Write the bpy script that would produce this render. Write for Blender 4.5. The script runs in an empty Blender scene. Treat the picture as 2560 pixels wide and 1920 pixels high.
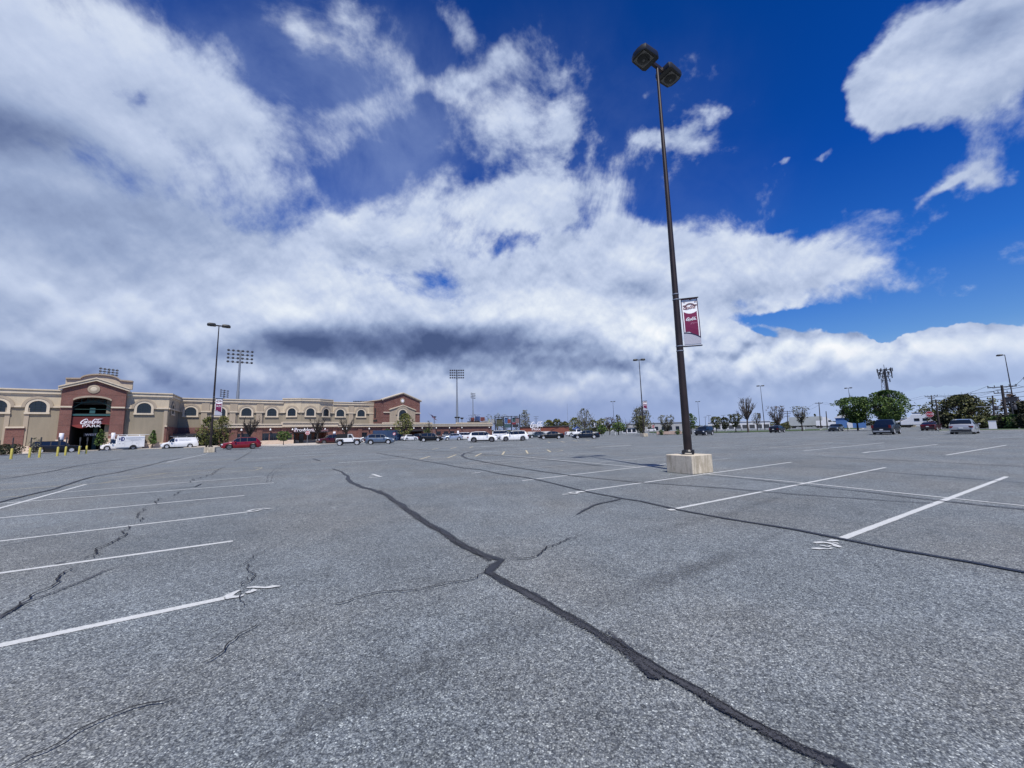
import bpy, bmesh, math, random
import numpy as np
from mathutils import Vector, Matrix
R = math.radians
PI = math.pi
scene = bpy.context.scene
COL = scene.collection

# ---------------------------------------------------------------- camera
FPX = 961.0            # focal length in pixels of the 2560 x 1920 photograph
PITCH, ROLL, EYE = R(7.12), R(1.45), 1.5
_F = Vector((0, math.cos(PITCH), math.sin(PITCH)))
_R0 = Vector((1, 0, 0)); _U0 = Vector((0, -math.sin(PITCH), math.cos(PITCH)))
_R = _R0*math.cos(ROLL) - _U0*math.sin(ROLL)
_U = _U0*math.cos(ROLL) + _R0*math.sin(ROLL)
cam_d = bpy.data.cameras.new('camera')
cam = bpy.data.objects.new('camera', cam_d); COL.objects.link(cam)
cam_d.sensor_width = 36.0; cam_d.lens = FPX/2560*36.0
cam_d.clip_start = 0.05; cam_d.clip_end = 6000
m = Matrix.Identity(4)
for i in range(3):
    m[i][0] = _R[i]; m[i][1] = _U[i]; m[i][2] = -_F[i]
m[2][3] = EYE
cam.matrix_world = m
scene.camera = cam
scene.view_settings.view_transform = 'Standard'
scene.view_settings.look = 'None'
scene.view_settings.exposure = 0.0
scene.view_settings.gamma = 1.0
scene.view_settings.use_curve_mapping = False
scene.render.film_transparent = False
scene.cycles.max_bounces = 6
scene.cycles.use_denoising = True

def ray(px, py):
    return (_F + _R*((px-1280)/FPX) - _U*((py-960)/FPX))
def at_z(px, py, z=0.0):
    """world point where the sight line through a photo pixel meets height z"""
    d = ray(px, py); t = (z-EYE)/d.z
    return Vector((d.x*t, d.y*t, z))
def at_dist(px, py, dist):
    """world point on the sight line at a given horizontal distance"""
    d = ray(px, py); t = dist/math.hypot(d.x, d.y)
    return Vector((d.x*t, d.y*t, EYE+d.z*t))
def azel(px, py):
    d = ray(px, py).normalized()
    return math.atan2(d.x, d.y), math.asin(d.z)

# ---------------------------------------------------------------- sun
SUN_EL, SUN_AZ = R(59.0), R(170.0)     # azimuth clockwise from +Y
sun_dir = Vector((math.sin(SUN_AZ)*math.cos(SUN_EL), math.cos(SUN_AZ)*math.cos(SUN_EL), math.sin(SUN_EL)))
sd = bpy.data.lights.new('sun', 'SUN'); sd.energy = 4.9; sd.angle = R(0.53); sd.color = (1.0, 0.955, 0.89)
so = bpy.data.objects.new('sun', sd); COL.objects.link(so)
so.rotation_euler = sun_dir.to_track_quat('Z', 'Y').to_euler()
so.location = (0, 0, 60)
# ---------------------------------------------------------------- world: blue sky and clouds by direction
world = bpy.data.worlds.new('World'); scene.world = world; world.use_nodes = True
world.cycles.sampling_method = 'MANUAL'; world.cycles.sample_map_resolution = 512
NT = world.node_tree; NT.nodes.clear()
class G:
    """tiny expression helper over shader nodes"""
    def __init__(s, nt): s.nt = nt
    def n(s, t, **kw):
        nd = s.nt.nodes.new(t)
        for k, v in kw.items(): setattr(nd, k, v)
        return nd
    def put(s, sock, v):
        if isinstance(v, (int, float)): sock.default_value = v
        elif isinstance(v, (tuple, list)):
            v = tuple(v)
            if len(sock.default_value) == 4 and len(v) == 3: v = v+(1.0,)
            sock.default_value = v
        else: s.nt.links.new(v, sock)
    def m(s, op, a, b=0.0, c=0.0, clamp=False):
        nd = s.n('ShaderNodeMath', operation=op); nd.use_clamp = clamp
        s.put(nd.inputs[0], a); s.put(nd.inputs[1], b); s.put(nd.inputs[2], c)
        return nd.outputs[0]
    def v(s, op, a, b=(0, 0, 0), scale=None):
        nd = s.n('ShaderNodeVectorMath', operation=op)
        s.put(nd.inputs[0], a); s.put(nd.inputs[1], b)
        if scale is not None: s.put(nd.inputs['Scale'], scale)
        return nd.outputs['Value'] if op in ('DOT_PRODUCT', 'LENGTH', 'DISTANCE') else nd.outputs[0]
    def noise(s, vec, scale, detail=6, rough=0.5, dist=0.0, col=False, lac=2.0, kind='FBM'):
        nd = s.n('ShaderNodeTexNoise'); nd.noise_dimensions = '3D'
        try: nd.noise_type = kind
        except Exception: pass
        s.put(nd.inputs['Vector'], vec); nd.inputs['Scale'].default_value = scale
        nd.inputs['Detail'].default_value = detail; nd.inputs['Roughness'].default_value = rough
        nd.inputs['Distortion'].default_value = dist; nd.inputs['Lacunarity'].default_value = lac
        return nd.outputs['Color'] if col else nd.outputs[0]
    def mr(s, x, a, b, c=0.0, d=1.0, smooth=True):
        nd = s.n('ShaderNodeMapRange'); nd.interpolation_type = 'SMOOTHSTEP' if smooth else 'LINEAR'; nd.clamp = True
        s.put(nd.inputs[0], x)
        for i, q in enumerate((a, b, c, d)): s.put(nd.inputs[1+i], q)
        return nd.outputs[0]
    def mix(s, f, a, b, mode='MIX'):
        nd = s.n('ShaderNodeMix', data_type='RGBA', blend_type=mode); nd.clamp_factor = True
        s.put(nd.inputs[0], f); s.put(nd.inputs[6], a); s.put(nd.inputs[7], b)
        return nd.outputs[2]
    def ramp(s, x, stops):
        nd = s.n('ShaderNodeValToRGB'); e = nd.color_ramp.elements
        while len(e) < len(stops): e.new(0.5)
        for el, (p, c) in zip(e, stops): el.position = p; el.color = tuple(c)+(1.0,)
        s.put(nd.inputs[0], x)
        return nd.outputs[0]
def lin(r, g, b):
    f = lambda c: ((c/255+0.055)/1.055)**2.4 if c > 10 else c/255/12.92
    return (f(r), f(g), f(b))

g = G(NT)
tc = g.n('ShaderNodeTexCoord').outputs['Generated']
dirn = g.v('NORMALIZE', tc)
sep = g.n('ShaderNodeSeparateXYZ'); g.put(sep.inputs[0], dirn)
dx, dy, dz = sep.outputs
zc = g.m('MAXIMUM', dz, 0.0)
inv = g.m('DIVIDE', 1.9, g.m('ADD', zc, 1.0))
q = g.v('MULTIPLY', g.v('SCALE', dirn, scale=inv), (1, 1, 0))     # stereographic: no stretching anywhere
az = g.m('ARCTAN2', dx, dy); el = g.m('ARCSINE', dz)
# warp
w1 = g.v('SUBTRACT', g.noise(q, 2.3, 2, 0.5, col=True), (0.5, 0.5, 0.5))
w2 = g.v('SUBTRACT', g.noise(q, 9.0, 4, 0.62, col=True), (0.5, 0.5, 0.5))
warp = g.v('ADD', g.v('SCALE', w1, scale=0.17), g.v('SCALE', w2, scale=0.085))
attn = g.m('MULTIPLY_ADD', zc, 0.9, 0.30)          # less warping near the horizon
warp = g.v('SCALE', warp, scale=attn)
comb = g.n('ShaderNodeCombineXYZ'); g.put(comb.inputs[0], az); g.put(comb.inputs[1], el); comb.inputs[2].default_value = 0
flat = g.v('MULTIPLY', warp, (1.6, 1.0, 0.0))
P0 = g.v('ADD', comb.outputs[0], flat)
P = g.v('ADD', g.v('MULTIPLY', P0, (1, 1, 0)), (0, 0, 1))      # homogeneous
SC = 2560/2212.0
def blob_nodes(P, x, y, rx, ry, ang, amp, acc, sharp=1.0):
    """adds amp*exp(-r^2) for an ellipse given in 2212-wide photo pixels"""
    a = R(-ang)
    c = azel(x*SC, y*SC)
    ex = azel((x+8*math.cos(a))*SC, (y+8*math.sin(a))*SC); ey = azel((x-8*math.sin(a))*SC, (y+8*math.cos(a))*SC)
    J = np.array([[(ex[0]-c[0])/8*rx, (ey[0]-c[0])/8*ry], [(ex[1]-c[1])/8*rx, (ey[1]-c[1])/8*ry]])
    I = np.linalg.inv(J); o = I @ np.array(c)
    d1 = g.v('DOT_PRODUCT', P, (I[0, 0], I[0, 1], -o[0])); d2 = g.v('DOT_PRODUCT', P, (I[1, 0], I[1, 1], -o[1]))
    s = g.m('MULTIPLY_ADD', d2, d2, g.m('MULTIPLY', d1, d1))
    if sharp != 1.0: s = g.m('POWER', s, sharp)
    e = g.m('POWER', 0.36788, s)
    return g.m('MULTIPLY_ADD', e, amp, acc)
COVER = [  # x, y, rx, ry, rotation, amount, sharpness
 (60, 140, 420, 230, -25, 1.1, 1.5), (120, 640, 560, 300, 0, 1.25, 1.5), (430, 260, 260, 110, -20, .75, 1),
 (640, 330, 240, 120, -15, .62, 1.2), (600, 70, 140, 50, -50, .65, 1), (750, 30, 120, 70, -40, .8, 1), (990, 30, 80, 45, -40, .7, 1),
 (790, 240, 110, 70, 10, .45, 1),
 (975, 180, 150, 42, 20, .85, 1), (1130, 130, 60, 60, 0, .5, 1), (870, 110, 40, 90, 20, .35, 1),
 (1110, 330, 160, 160, 0, .78, 1.2), (1250, 280, 90, 60, 0, .5, 1), (960, 490, 330, 80, 8, .88, 1.3), (1290, 420, 130, 70, 25, .55, 1),
 (1230, 160, 110, 35, 30, .35, 1), (650, 500, 250, 120, -10, .35, 1),
 (1400, 300, 60, 35, 20, .75, 1), (1490, 290, 60, 30, -5, .85, 1), (1370, 200, 30, 10, 35, .35, 1),
 (1000, 640, 760, 90, 0, 1.2, 2), (1450, 570, 300, 80, -6, 1.5, 2), (1690, 590, 110, 28, 4, .9, 1.5), (1800, 578, 60, 10, 14, .5, 1),
 (1640, 505, 90, 8, 22, .35, 1),
 (2060, 110, 250, 120, 20, 1.5, 2), (1880, 190, 90, 60, 30, .9, 1.3), (2180, 170, 200, 120, 0, 1.0, 1.5), (2140, 330, 110, 60, 30, .75, 1),
 (1775, 318, 48, 11, 38, .65, 1), (1690, 341, 26, 8, 20, .55, 1), (1930, 240, 110, 22, 45, .5, 1), (2080, 395, 75, 14, 30, .7, 1), (2190, 385, 60, 35, 10, .8, 1),
 (1815, 432, 20, 12, 30, .3, 1), (2060, 460, 50, 12, 10, .16, 1),
 (700, 790, 1000, 110, 0, 1.4, 2), (1400, 730, 170, 60, 0, 1.2, 1.5), (1740, 795, 230, 66, 0, 1.8, 2.6), (2090, 780, 230, 58, 0, 2.0, 3.0),
 (1200, 870, 1500, 42, -1, .9, 1.5), (1500, 820, 240, 60, 0, 1.0, 1.5), (1000, 760, 500, 60, 0, .6, 1.5), (1560, 690, 80, 30, 0, .5, 1), (1400, 860, 300, 30, 0, .35, 1.5),
 # blue openings
 (880, 320, 110, 70, 20, -.65, 1), (1230, 420, 60, 22, -30, -.4, 1), (1020, 400, 40, 30, 0, -.35, 1), (700, 560, 120, 16, 8, -.35, 1), (700, 170, 110, 42, -30, -.6, 1), (540, 150, 60, 60, -50, -.5, 1), (870, 200, 110, 30, -10, -.35, 1), (850, 60, 50, 60, 0, -.4, 1),
 (430, 20, 60, 35, -40, -.55, 1), (280, 215, 40, 24, -20, -.55, 1), (470, 490, 90, 40, -20, -.30, 1), (940, 580, 50, 18, -10, -.55, 1), (1130, 520, 90, 22, 12, -.55, 1),
 (800, 590, 140, 22, -12, -.45, 1), (800, 400, 100, 60, -30, -.45, 1), (1600, 640, 90, 22, 6, -.7, 1), (1320, 360, 70, 60, 40, -.35, 1), (1100, 345, 40, 45, 0, -.5, 1),
 (1850, 690, 350, 22, 0, -.9, 2), (2060, 848, 330, 26, 2, -1.5, 1.6), (1905, 735, 30, 16, 0, -.7, 1.5), (1640, 720, 60, 14, -25, -.7, 1), (1240, 330, 22, 50, 0, -.5, 1), (1315, 240, 50, 60, 0, -.6, 1), (1500, 60, 200, 70, 0, -.5, 1.5), (900, 215, 55, 18, 10, -.4, 1)]
cov = -0.12
for b in COVER: cov = blob_nodes(P, *b[:6], cov, b[6])
def billow(vec, scale, det=2.0):
    nd = g.n('ShaderNodeTexVoronoi'); nd.feature = 'F1'; g.put(nd.inputs['Vector'], vec); nd.inputs['Scale'].default_value = scale
    nd.inputs['Detail'].default_value = det; nd.inputs['Roughness'].default_value = 0.5; nd.normalize = True
    return g.m('MULTIPLY_ADD', g.m('POWER', nd.outputs['Distance'], 2.0), -3.2, 0.6)
qw = g.v('ADD', q, g.v('SCALE', w2, scale=0.05))
n1 = g.noise(g.v('ADD', q, (3.1, 1.7, 0.3)), 3.4, 9, 0.60, 0.35)
n2 = g.noise(q, 17.0, 6, 0.60, 0.0)
bl = billow(qw, 7.0)
puffy = g.mr(dz, 0.16, 0.44, 1.0, 0.12)                     # heaped clouds low down, torn ones overhead
nn = g.m('ADD', g.m('MULTIPLY', g.m('SUBTRACT', n1, 0.5), g.mr(dz, 0.25, 0.5, 2.4, 3.1)), g.m('MULTIPLY', g.m('SUBTRACT', n2, 0.5), 0.8))
nn = g.m('MULTIPLY', nn, g.mr(dz, 0.05, 0.35, 0.55, 1.0))
nn = g.m('ADD', nn, g.m('MULTIPLY', g.m('MULTIPLY', bl, puffy), 0.45))
dens = g.m('ADD', cov, nn)
crisp = g.mr(az, R(10), R(28), 0.0, 1.0)
crisp = g.m('MULTIPLY', crisp, g.mr(dz, 0.16, 0.30, 1.0, 0.0))
hi_edge = g.m('MULTIPLY_ADD', crisp, -0.48, g.mr(az, -0.3, 0.25, 1.05, 0.86))
alpha = g.mr(dens, 0.14, hi_edge, 0.0, 1.0)
VEIL = [(650, 330, 400, 280, 0, .46, 2), (1150, 330, 300, 240, 0, .14, 1.5), (1500, 430, 200, 90, 0, .08, 1)]
vl = 0.0
for b in VEIL: vl = blob_nodes(P, *b[:6], vl, b[6])
vl = g.m('MULTIPLY', vl, g.mr(n1, 0.30, 0.68, 0.25, 1.1))
# billow shading: the field compared with itself a little further from the zenith
upv = g.v('SCALE', q, scale=0.955)
n1u = g.noise(g.v('ADD', upv, (3.1, 1.7, 0.3)), 3.4, 5, 0.55, 0.35)
blu = billow(g.v('ADD', g.v('SCALE', q, scale=0.972), g.v('SCALE', w2, scale=0.05)), 7.0)
n2u = g.noise(g.v('SCALE', q, scale=0.990), 17.0, 3, 0.5, 0.0)
relief = g.m('ADD', g.m('MULTIPLY', g.m('SUBTRACT', n1, n1u), 1.15), g.m('MULTIPLY', g.m('SUBTRACT', n2, n2u), 0.5))
relief = g.m('MULTIPLY', relief, g.m('MULTIPLY', g.mr(dz, 0.05, 0.40, 0.62, 1.0), g.mr(az, -0.95, -0.25, 0.5, 1.0)))
relief = g.m('ADD', relief, g.m('MULTIPLY', g.m('MULTIPLY', g.m('SUBTRACT', bl, blu), puffy), 0.75))
SHADE = [  # light (+) and dark (-) parts of the clouds
 (10, 300, 210, 66, -12, -.34, 1.2), (250, 420, 380, 120, -10, -.07, 1), (150, 120, 260, 60, -25, -.05, 1), (170, 60, 230, 90, -30, .12, 1), (840, 742, 320, 42, 3, -.32, 1.5), (1130, 775, 240, 34, 0, -.28, 1.4), (640, 730, 150, 34, -10, -.30, 1),
 (1330, 795, 70, 16, 0, -.26, 1), (950, 735, 160, 30, 0, -.30, 1),
 (130, 800, 330, 30, -2, -.20, 1.2), (520, 835, 360, 18, 0, -.20, 1), (260, 500, 520, 130, -5, -.09, 1), (60, 740, 420, 90, 0, -.08, 1), (200, 600, 400, 60, 0, .03, 1), (120, 470, 300, 60, 0, -.08, 1),
 (2080, 824, 190, 22, 4, -.34, 1), (1800, 824, 150, 18, 0, -.24, 1), (1650, 770, 60, 24, 0, -.16, 1), (2080, 752, 200, 26, 0, .34, 1), (1720, 762, 160, 24, 0, .26, 1), (1850, 800, 300, 16, 0, .10, 1),
 (1000, 855, 90, 22, 0, .26, 1), (1190, 858, 80, 22, 0, .26, 1), (1230, 660, 300, 50, 0, .18, 1), (600, 660, 200, 60, 15, .18, 1), (1480, 560, 260, 40, 0, .08, 1), (1380, 625, 260, 24, -4, -.14, 1), (1420, 720, 150, 40, 0, .20, 1),
 (2150, 60, 120, 60, 20, -.20, 1), (2000, 200, 240, 60, 20, .05, 1), (560, 40, 500, 60, -25, .02, 1), (1150, 880, 900, 14, 0, -.16, 1), (720, 300, 200, 90, 0, .06, 1), (1000, 480, 200, 60, 0, .08, 1)]
PS = g.v('ADD', g.v('MULTIPLY', g.v('ADD', comb.outputs[0], g.v('SCALE', flat, scale=0.55)), (1, 1, 0)), (0, 0, 1))
shd = 0.61
for b in SHADE: shd = blob_nodes(PS, *b[:6], shd, b[6])
light = g.m('ADD', shd, g.m('MULTIPLY', relief, g.m('MULTIPLY_ADD', crisp, 0.35, 0.55)))
light = g.m('ADD', light, g.m('MULTIPLY', g.m('SUBTRACT', n1, 0.5), 0.25))
cl = g.ramp(light, [(0.0, lin(74, 91, 132)), (0.22, lin(106, 123, 163)), (0.45, lin(152, 169, 203)), (0.65, lin(193, 206, 232)), (0.85, lin(228, 236, 247)), (1.0, lin(250, 252, 255))])
# blue of the clear sky
nsky = g.n('ShaderNodeTexSky'); nsky.sky_type = 'NISHITA'; nsky.sun_disc = False
nsky.sun_elevation = SUN_EL; nsky.sun_rotation = SUN_AZ; nsky.altitude = 100; nsky.air_density = 1.0; nsky.dust_density = 0.4; nsky.ozone_density = 3.0
WS = 0.10
blue = g.mix(1.0, nsky.outputs[0], g.ramp(dz, [(0.0, (1.0, 1.0, 1.05)), (0.12, (.62, .86, 1.15)), (0.30, (.16, .60, 1.35)), (0.50, (.03, .40, 1.22)), (0.8, (.0, .31, .95))]), 'MULTIPLY')
clw = g.v('SCALE', cl, scale=1.0/WS)
# thin parts of a cloud let the blue through
colr = g.mix(vl, blue, tuple(c/WS for c in lin(146, 167, 214)))
colr = g.mix(alpha, colr, clw)
veil = g.mr(dz, 0.03, 0.17, 0.93, 0.0)
colr = g.mix(veil, colr, g.v('SCALE', g.ramp(g.mr(az, -0.9, 0.9, 0, 1, False), [(0.0, lin(128, 146, 190)), (0.5, lin(136, 154, 200)), (1.0, lin(172, 192, 230))]), scale=1.0/WS))
bg = g.n('ShaderNodeBackground'); g.put(bg.inputs[0], colr); bg.inputs[1].default_value = WS
wo = g.n('ShaderNodeOutputWorld'); NT.links.new(bg.outputs[0], wo.inputs[0])
# ---------------------------------------------------------------- helpers
rnd = random.Random(7)
def project(P):
    v = Vector(P)-Vector((0, 0, EYE)); z = v.dot(_F)
    return 1280+FPX*v.dot(_R)/z, 960-FPX*v.dot(_U)/z
class MB:
    """collects shapes into one mesh"""
    def __init__(s): s.v = []; s.f = []; s.mi = []; s.cur = 0
    def add(s, vs, fs):
        o = len(s.v); s.v += [tuple(p) for p in vs]; s.f += [tuple(i+o for i in f) for f in fs]; s.mi += [s.cur]*len(fs)
        return s
    def box(s, a, b, M=None):
        (x0, y0, z0), (x1, y1, z1) = a, b
        vs = [Vector(p) for p in ((x0,y0,z0),(x1,y0,z0),(x1,y1,z0),(x0,y1,z0),(x0,y0,z1),(x1,y0,z1),(x1,y1,z1),(x0,y1,z1))]
        if M is not None: vs = [M @ p for p in vs]
        return s.add(vs, [(0,3,2,1),(4,5,6,7),(0,1,5,4),(1,2,6,5),(2,3,7,6),(3,0,4,7)])
    def tube(s, p0, p1, r0, r1=None, n=8, caps=True):
        r1 = r0 if r1 is None else r1
        p0, p1 = Vector(p0), Vector(p1); d = (p1-p0).normalized()
        a = d.orthogonal().normalized(); b = d.cross(a)
        vs = []
        for p, r in ((p0, r0), (p1, r1)):
            for i in range(n):
                t = 2*PI*i/n; vs.append(p+a*(r*math.cos(t))+b*(r*math.sin(t)))
        fs = [(i, (i+1) % n, n+(i+1) % n, n+i) for i in range(n)]
        if caps: fs += [tuple(range(n-1, -1, -1)), tuple(range(n, 2*n))]
        return s.add(vs, fs)
    def path(s, pts, rs, n=6):
        for i in range(len(pts)-1): s.tube(pts[i], pts[i+1], rs[i], rs[i+1], n, True)
        return s
    def prism(s, pts, y0, y1, M=None):
        """polygon in local x,z extruded along y"""
        n = len(pts)
        vs = [Vector((x, y0, z)) for x, z in pts]+[Vector((x, y1, z)) for x, z in pts]
        if M is not None: vs = [M @ p for p in vs]
        return s.add(vs, [tuple(range(n)), tuple(range(2*n-1, n-1, -1))]+[(i, i+n, (i+1) % n+n, (i+1) % n) for i in range(n)])
    def lathe(s, prof, n=24, M=None, caps=True):
        """profile (r, z) turned about z"""
        vs = []; fs = []
        for r, z in prof:
            for i in range(n): vs.append(Vector((r*math.cos(2*PI*i/n), r*math.sin(2*PI*i/n), z)))
        if M is not None: vs = [M @ p for p in vs]
        for k in range(len(prof)-1):
            for i in range(n): fs.append((k*n+i, k*n+(i+1) % n, (k+1)*n+(i+1) % n, (k+1)*n+i))
        if caps: fs += [tuple(range(n-1, -1, -1)), tuple((len(prof)-1)*n+i for i in range(n))]
        return s.add(vs, fs)
    def build(s, name, mat, parent=None, smooth=None, origin=None):
        me = bpy.data.meshes.new(name)
        vs = s.v if origin is None else [(p[0]-origin[0], p[1]-origin[1], p[2]-origin[2]) for p in s.v]
        me.from_pydata(vs, [], s.f)
        for q in (mat if isinstance(mat, (list, tuple)) else [mat]): me.materials.append(q)
        if any(s.mi): me.polygons.foreach_set('material_index', s.mi)
        me.update()
        if smooth is not None:
            me.polygons.foreach_set('use_smooth', [True]*len(me.polygons))
            try: me.set_sharp_from_angle(angle=R(smooth))
            except Exception: pass
        o = bpy.data.objects.new(name, me); COL.objects.link(o)
        if parent is not None: o.parent = parent
        elif origin is not None: o.location = origin
        return o
def empty(name, loc=(0, 0, 0), rz=0.0, label=None, cat=None, group=None):
    o = bpy.data.objects.new(name, None); COL.objects.link(o); o.empty_display_size = 0.3
    o.location = loc; o.rotation_euler = (0, 0, rz)
    if label: tag(o, label, cat, group)
    return o
def tag(o, label, cat, group=None):
    o['label'] = label; o['category'] = cat
    if group: o['group'] = group
    return o
def dup(root, loc, rz=0.0, label=None, group=None):
    r = root.copy(); COL.objects.link(r); r.location = loc; r.rotation_euler = (0, 0, rz)
    if label: r['label'] = label
    if group: r['group'] = group
    for ch in list(root.children):
        c = ch.copy(); COL.objects.link(c); c.parent = r
        for gch in list(ch.children):
            d = gch.copy(); COL.objects.link(d); d.parent = c
    return r
def text_geo(txt, size=1.0, depth=0.02, align='CENTER'):
    cu = bpy.data.curves.new('t', 'FONT'); cu.body = txt; cu.size = size; cu.extrude = depth/2; cu.align_x = align; cu.resolution_u = 3
    o = bpy.data.objects.new('t', cu); COL.objects.link(o)
    bpy.context.view_layer.update()
    me = o.to_mesh(); vs = [v.co.copy() for v in me.vertices]; fs = [tuple(p.vertices) for p in me.polygons]
    o.to_mesh_clear(); bpy.data.objects.remove(o); bpy.data.curves.remove(cu)
    return vs, fs
# ---------------------------------------------------------------- materials
_mats = {}
def mat(name, col=(.5, .5, .5), rough=0.6, metal=0.0, noise=None, bump=None, spec=0.5, coat=0.0, emit=None, fn=None):
    """noise = (scale, amount) brightness mottling; bump = (scale, strength, distance)"""
    if name in _mats: return _mats[name]
    mt = bpy.data.materials.new(name); mt.use_nodes = True; nt = mt.node_tree; h = G(nt)
    b = nt.nodes['Principled BSDF']; b.inputs['Roughness'].default_value = rough; b.inputs['Metallic'].default_value = metal
    b.inputs['Specular IOR Level'].default_value = spec; b.inputs['Coat Weight'].default_value = coat
    pos = h.n('ShaderNodeTexCoord').outputs['Object']
    c = tuple(col)+(1,)
    b.inputs['Base Color'].default_value = c
    if noise:
        n = h.noise(pos, noise[0], 5, 0.6)
        k = h.mr(n, 0.3, 0.7, 1-noise[1], 1+noise[1], False)
        h.nt.links.new(h.v('SCALE', tuple(col), scale=k), b.inputs['Base Color'])
    if bump:
        bn = h.n('ShaderNodeBump'); bn.inputs['Strength'].default_value = bump[1]; bn.inputs['Distance'].default_value = bump[2]
        h.nt.links.new(h.noise(pos, bump[0], 4, 0.6), bn.inputs['Height']); h.nt.links.new(bn.outputs[0], b.inputs['Normal'])
    if emit: b.inputs['Emission Color'].default_value = tuple(emit[:3])+(1,); b.inputs['Emission Strength'].default_value = emit[3]
    if fn: fn(h, b, pos)
    _mats[name] = mt; return mt
# ---------------------------------------------------------------- asphalt ground
def asphalt_fn(h, b, pos):
    p = h.n('ShaderNodeNewGeometry').outputs['Position']
    vo = h.n('ShaderNodeTexVoronoi'); vo.feature = 'F1'; h.put(vo.inputs['Vector'], p); vo.inputs['Scale'].default_value = 118.0
    sepc = h.n('ShaderNodeSeparateColor'); h.put(sepc.inputs[0], vo.outputs['Color'])
    st = h.mr(sepc.outputs[0], 0.0, 1.0, 0.0, 1.0, False)
    stone = h.ramp(st, [(0.0, (.044, .048, .060)), (0.22, (.082, .088, .102)), (0.5, (.128, .134, .148)), (0.78, (.180, .186, .198)), (0.95, (.245, .25, .255)), (1.0, (.38, .385, .385))])
    vo2 = h.n('ShaderNodeTexVoronoi'); vo2.feature = 'F1'; h.put(vo2.inputs['Vector'], p); vo2.inputs['Scale'].default_value = 37.0
    sepd = h.n('ShaderNodeSeparateColor'); h.put(sepd.inputs[0], vo2.outputs['Color'])
    k2 = h.mr(sepd.outputs[1], 0.0, 1.0, 0.76, 1.26, False)
    cavity = h.mr(vo.outputs['Distance'], 0.35, 0.75, 1.0, 0.6)
    c = h.v('SCALE', h.v('SCALE', stone, scale=cavity), scale=k2)
    n1 = h.noise(p, 0.22, 6, 0.62); n2 = h.noise(p, 1.7, 5, 0.65); n3 = h.noise(h.v('MULTIPLY', p, (0.05, 0.5, 1)), 1.0, 4, 0.5)
    k = h.m('MULTIPLY', h.mr(n1, 0.3, 0.7, 0.80, 1.16, False), h.mr(n2, 0.3, 0.7, 0.88, 1.12, False))
    k = h.m('MULTIPLY', k, h.mr(n3, 0.35, 0.65, 0.95, 1.06, False))
    # warm and cool drift of the binder, old oil spots under the bays
    tint = h.mix(h.mr(h.noise(p, 0.35, 3, 0.5), 0.4, 0.65), (0.95, 1.02, 0.99), (1.00, 1.02, 0.94))
    oil = h.n('ShaderNodeTexVoronoi'); oil.feature = 'F1'; h.put(oil.inputs['Vector'], h.v('ADD', p, h.v('SCALE', h.noise(p, 3.0, 3, 0.6, col=True), scale=0.6))); oil.inputs['Scale'].default_value = 0.16
    k = h.m('MULTIPLY', k, h.mr(oil.outputs['Distance'], 0.02, 0.07, 0.72, 1.0))
    c = h.v('MULTIPLY', h.v('SCALE', c, scale=h.m('MULTIPLY', k, GROUND_GAIN)), tint)
    h.nt.links.new(c, b.inputs['Base Color'])
    bn = h.n('ShaderNodeBump'); bn.inputs['Strength'].default_value = 0.4; bn.inputs['Distance'].default_value = 0.006
    hh = h.m('ADD', h.m('MULTIPLY', vo.outputs['Distance'], -1.0), h.m('MULTIPLY', sepc.outputs[0], 0.5))
    h.nt.links.new(hh, bn.inputs['Height']); h.nt.links.new(bn.outputs[0], b.inputs['Normal'])
GROUND_GAIN = 1.40
M_ASPHALT = mat('asphalt', (.15, .15, .155), 0.88, spec=0.25, fn=asphalt_fn)
me = bpy.data.meshes.new('ground')
me.from_pydata([(-3500, -3500, 0), (3500, -3500, 0), (3500, 3500, 0), (-3500, 3500, 0)], [], [(0, 1, 2, 3)])
me.materials.append(M_ASPHALT)
o = bpy.data.objects.new('ground', me); COL.objects.link(o); o['kind'] = 'structure'

def layer_fn(edge_k, wear, scale):
    """alpha from a stored 'edge' value (0 at the middle, 1 at the rim) eaten by grain"""
    def fn(h, b, pos):
        p = h.n('ShaderNodeNewGeometry').outputs['Position']
        at = h.n('ShaderNodeAttribute'); at.attribute_name = 'edge'
        n = h.noise(p, scale, 5, 0.75); n2 = h.noise(p, 2.1, 3, 0.6)
        e = h.m('POWER', at.outputs['Fac'], edge_k)
        v = h.m('SUBTRACT', h.m('ADD', n, h.m('MULTIPLY', h.m('SUBTRACT', n2, 0.5), 0.35)), h.m('MULTIPLY', e, 0.42))
        a = h.mr(v, wear-0.035, wear+0.035, 0.0, 1.0)
        h.nt.links.new(a, b.inputs['Alpha'])
    return fn
M_WHITE = mat('white road paint', (.52, .53, .51), 0.7, noise=(30, .15), fn=layer_fn(5, 0.285, 85))
M_WORN = mat('worn white road paint', (.42, .43, .42), 0.75, noise=(30, .15), fn=layer_fn(3, 0.40, 60))
M_YEL = mat('faded yellow road paint', (.48, .42, .28), 0.75, noise=(30, .15), fn=layer_fn(3, 0.40, 60))
M_YEL2 = mat('yellow road paint', (.48, .42, .28), 0.75, noise=(30, .15), fn=layer_fn(4, 0.28, 60))
M_SEAL = mat('crack sealant', (.017, .018, .023), 0.5, noise=(60, .35), fn=layer_fn(2.2, 0.33, 75))
M_SMEAR = mat('thin tar film', (.045, .046, .052), 0.7, noise=(60, .35), fn=layer_fn(1.3, 0.43, 90))
M_SCUFF = mat('tyre scuff', (.075, .076, .084), 0.8, noise=(40, .3), fn=layer_fn(1.5, 0.50, 70))
M_CRACK = mat('open crack', (.012, .012, .014), 0.9)
_zl = [0.004]
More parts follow.
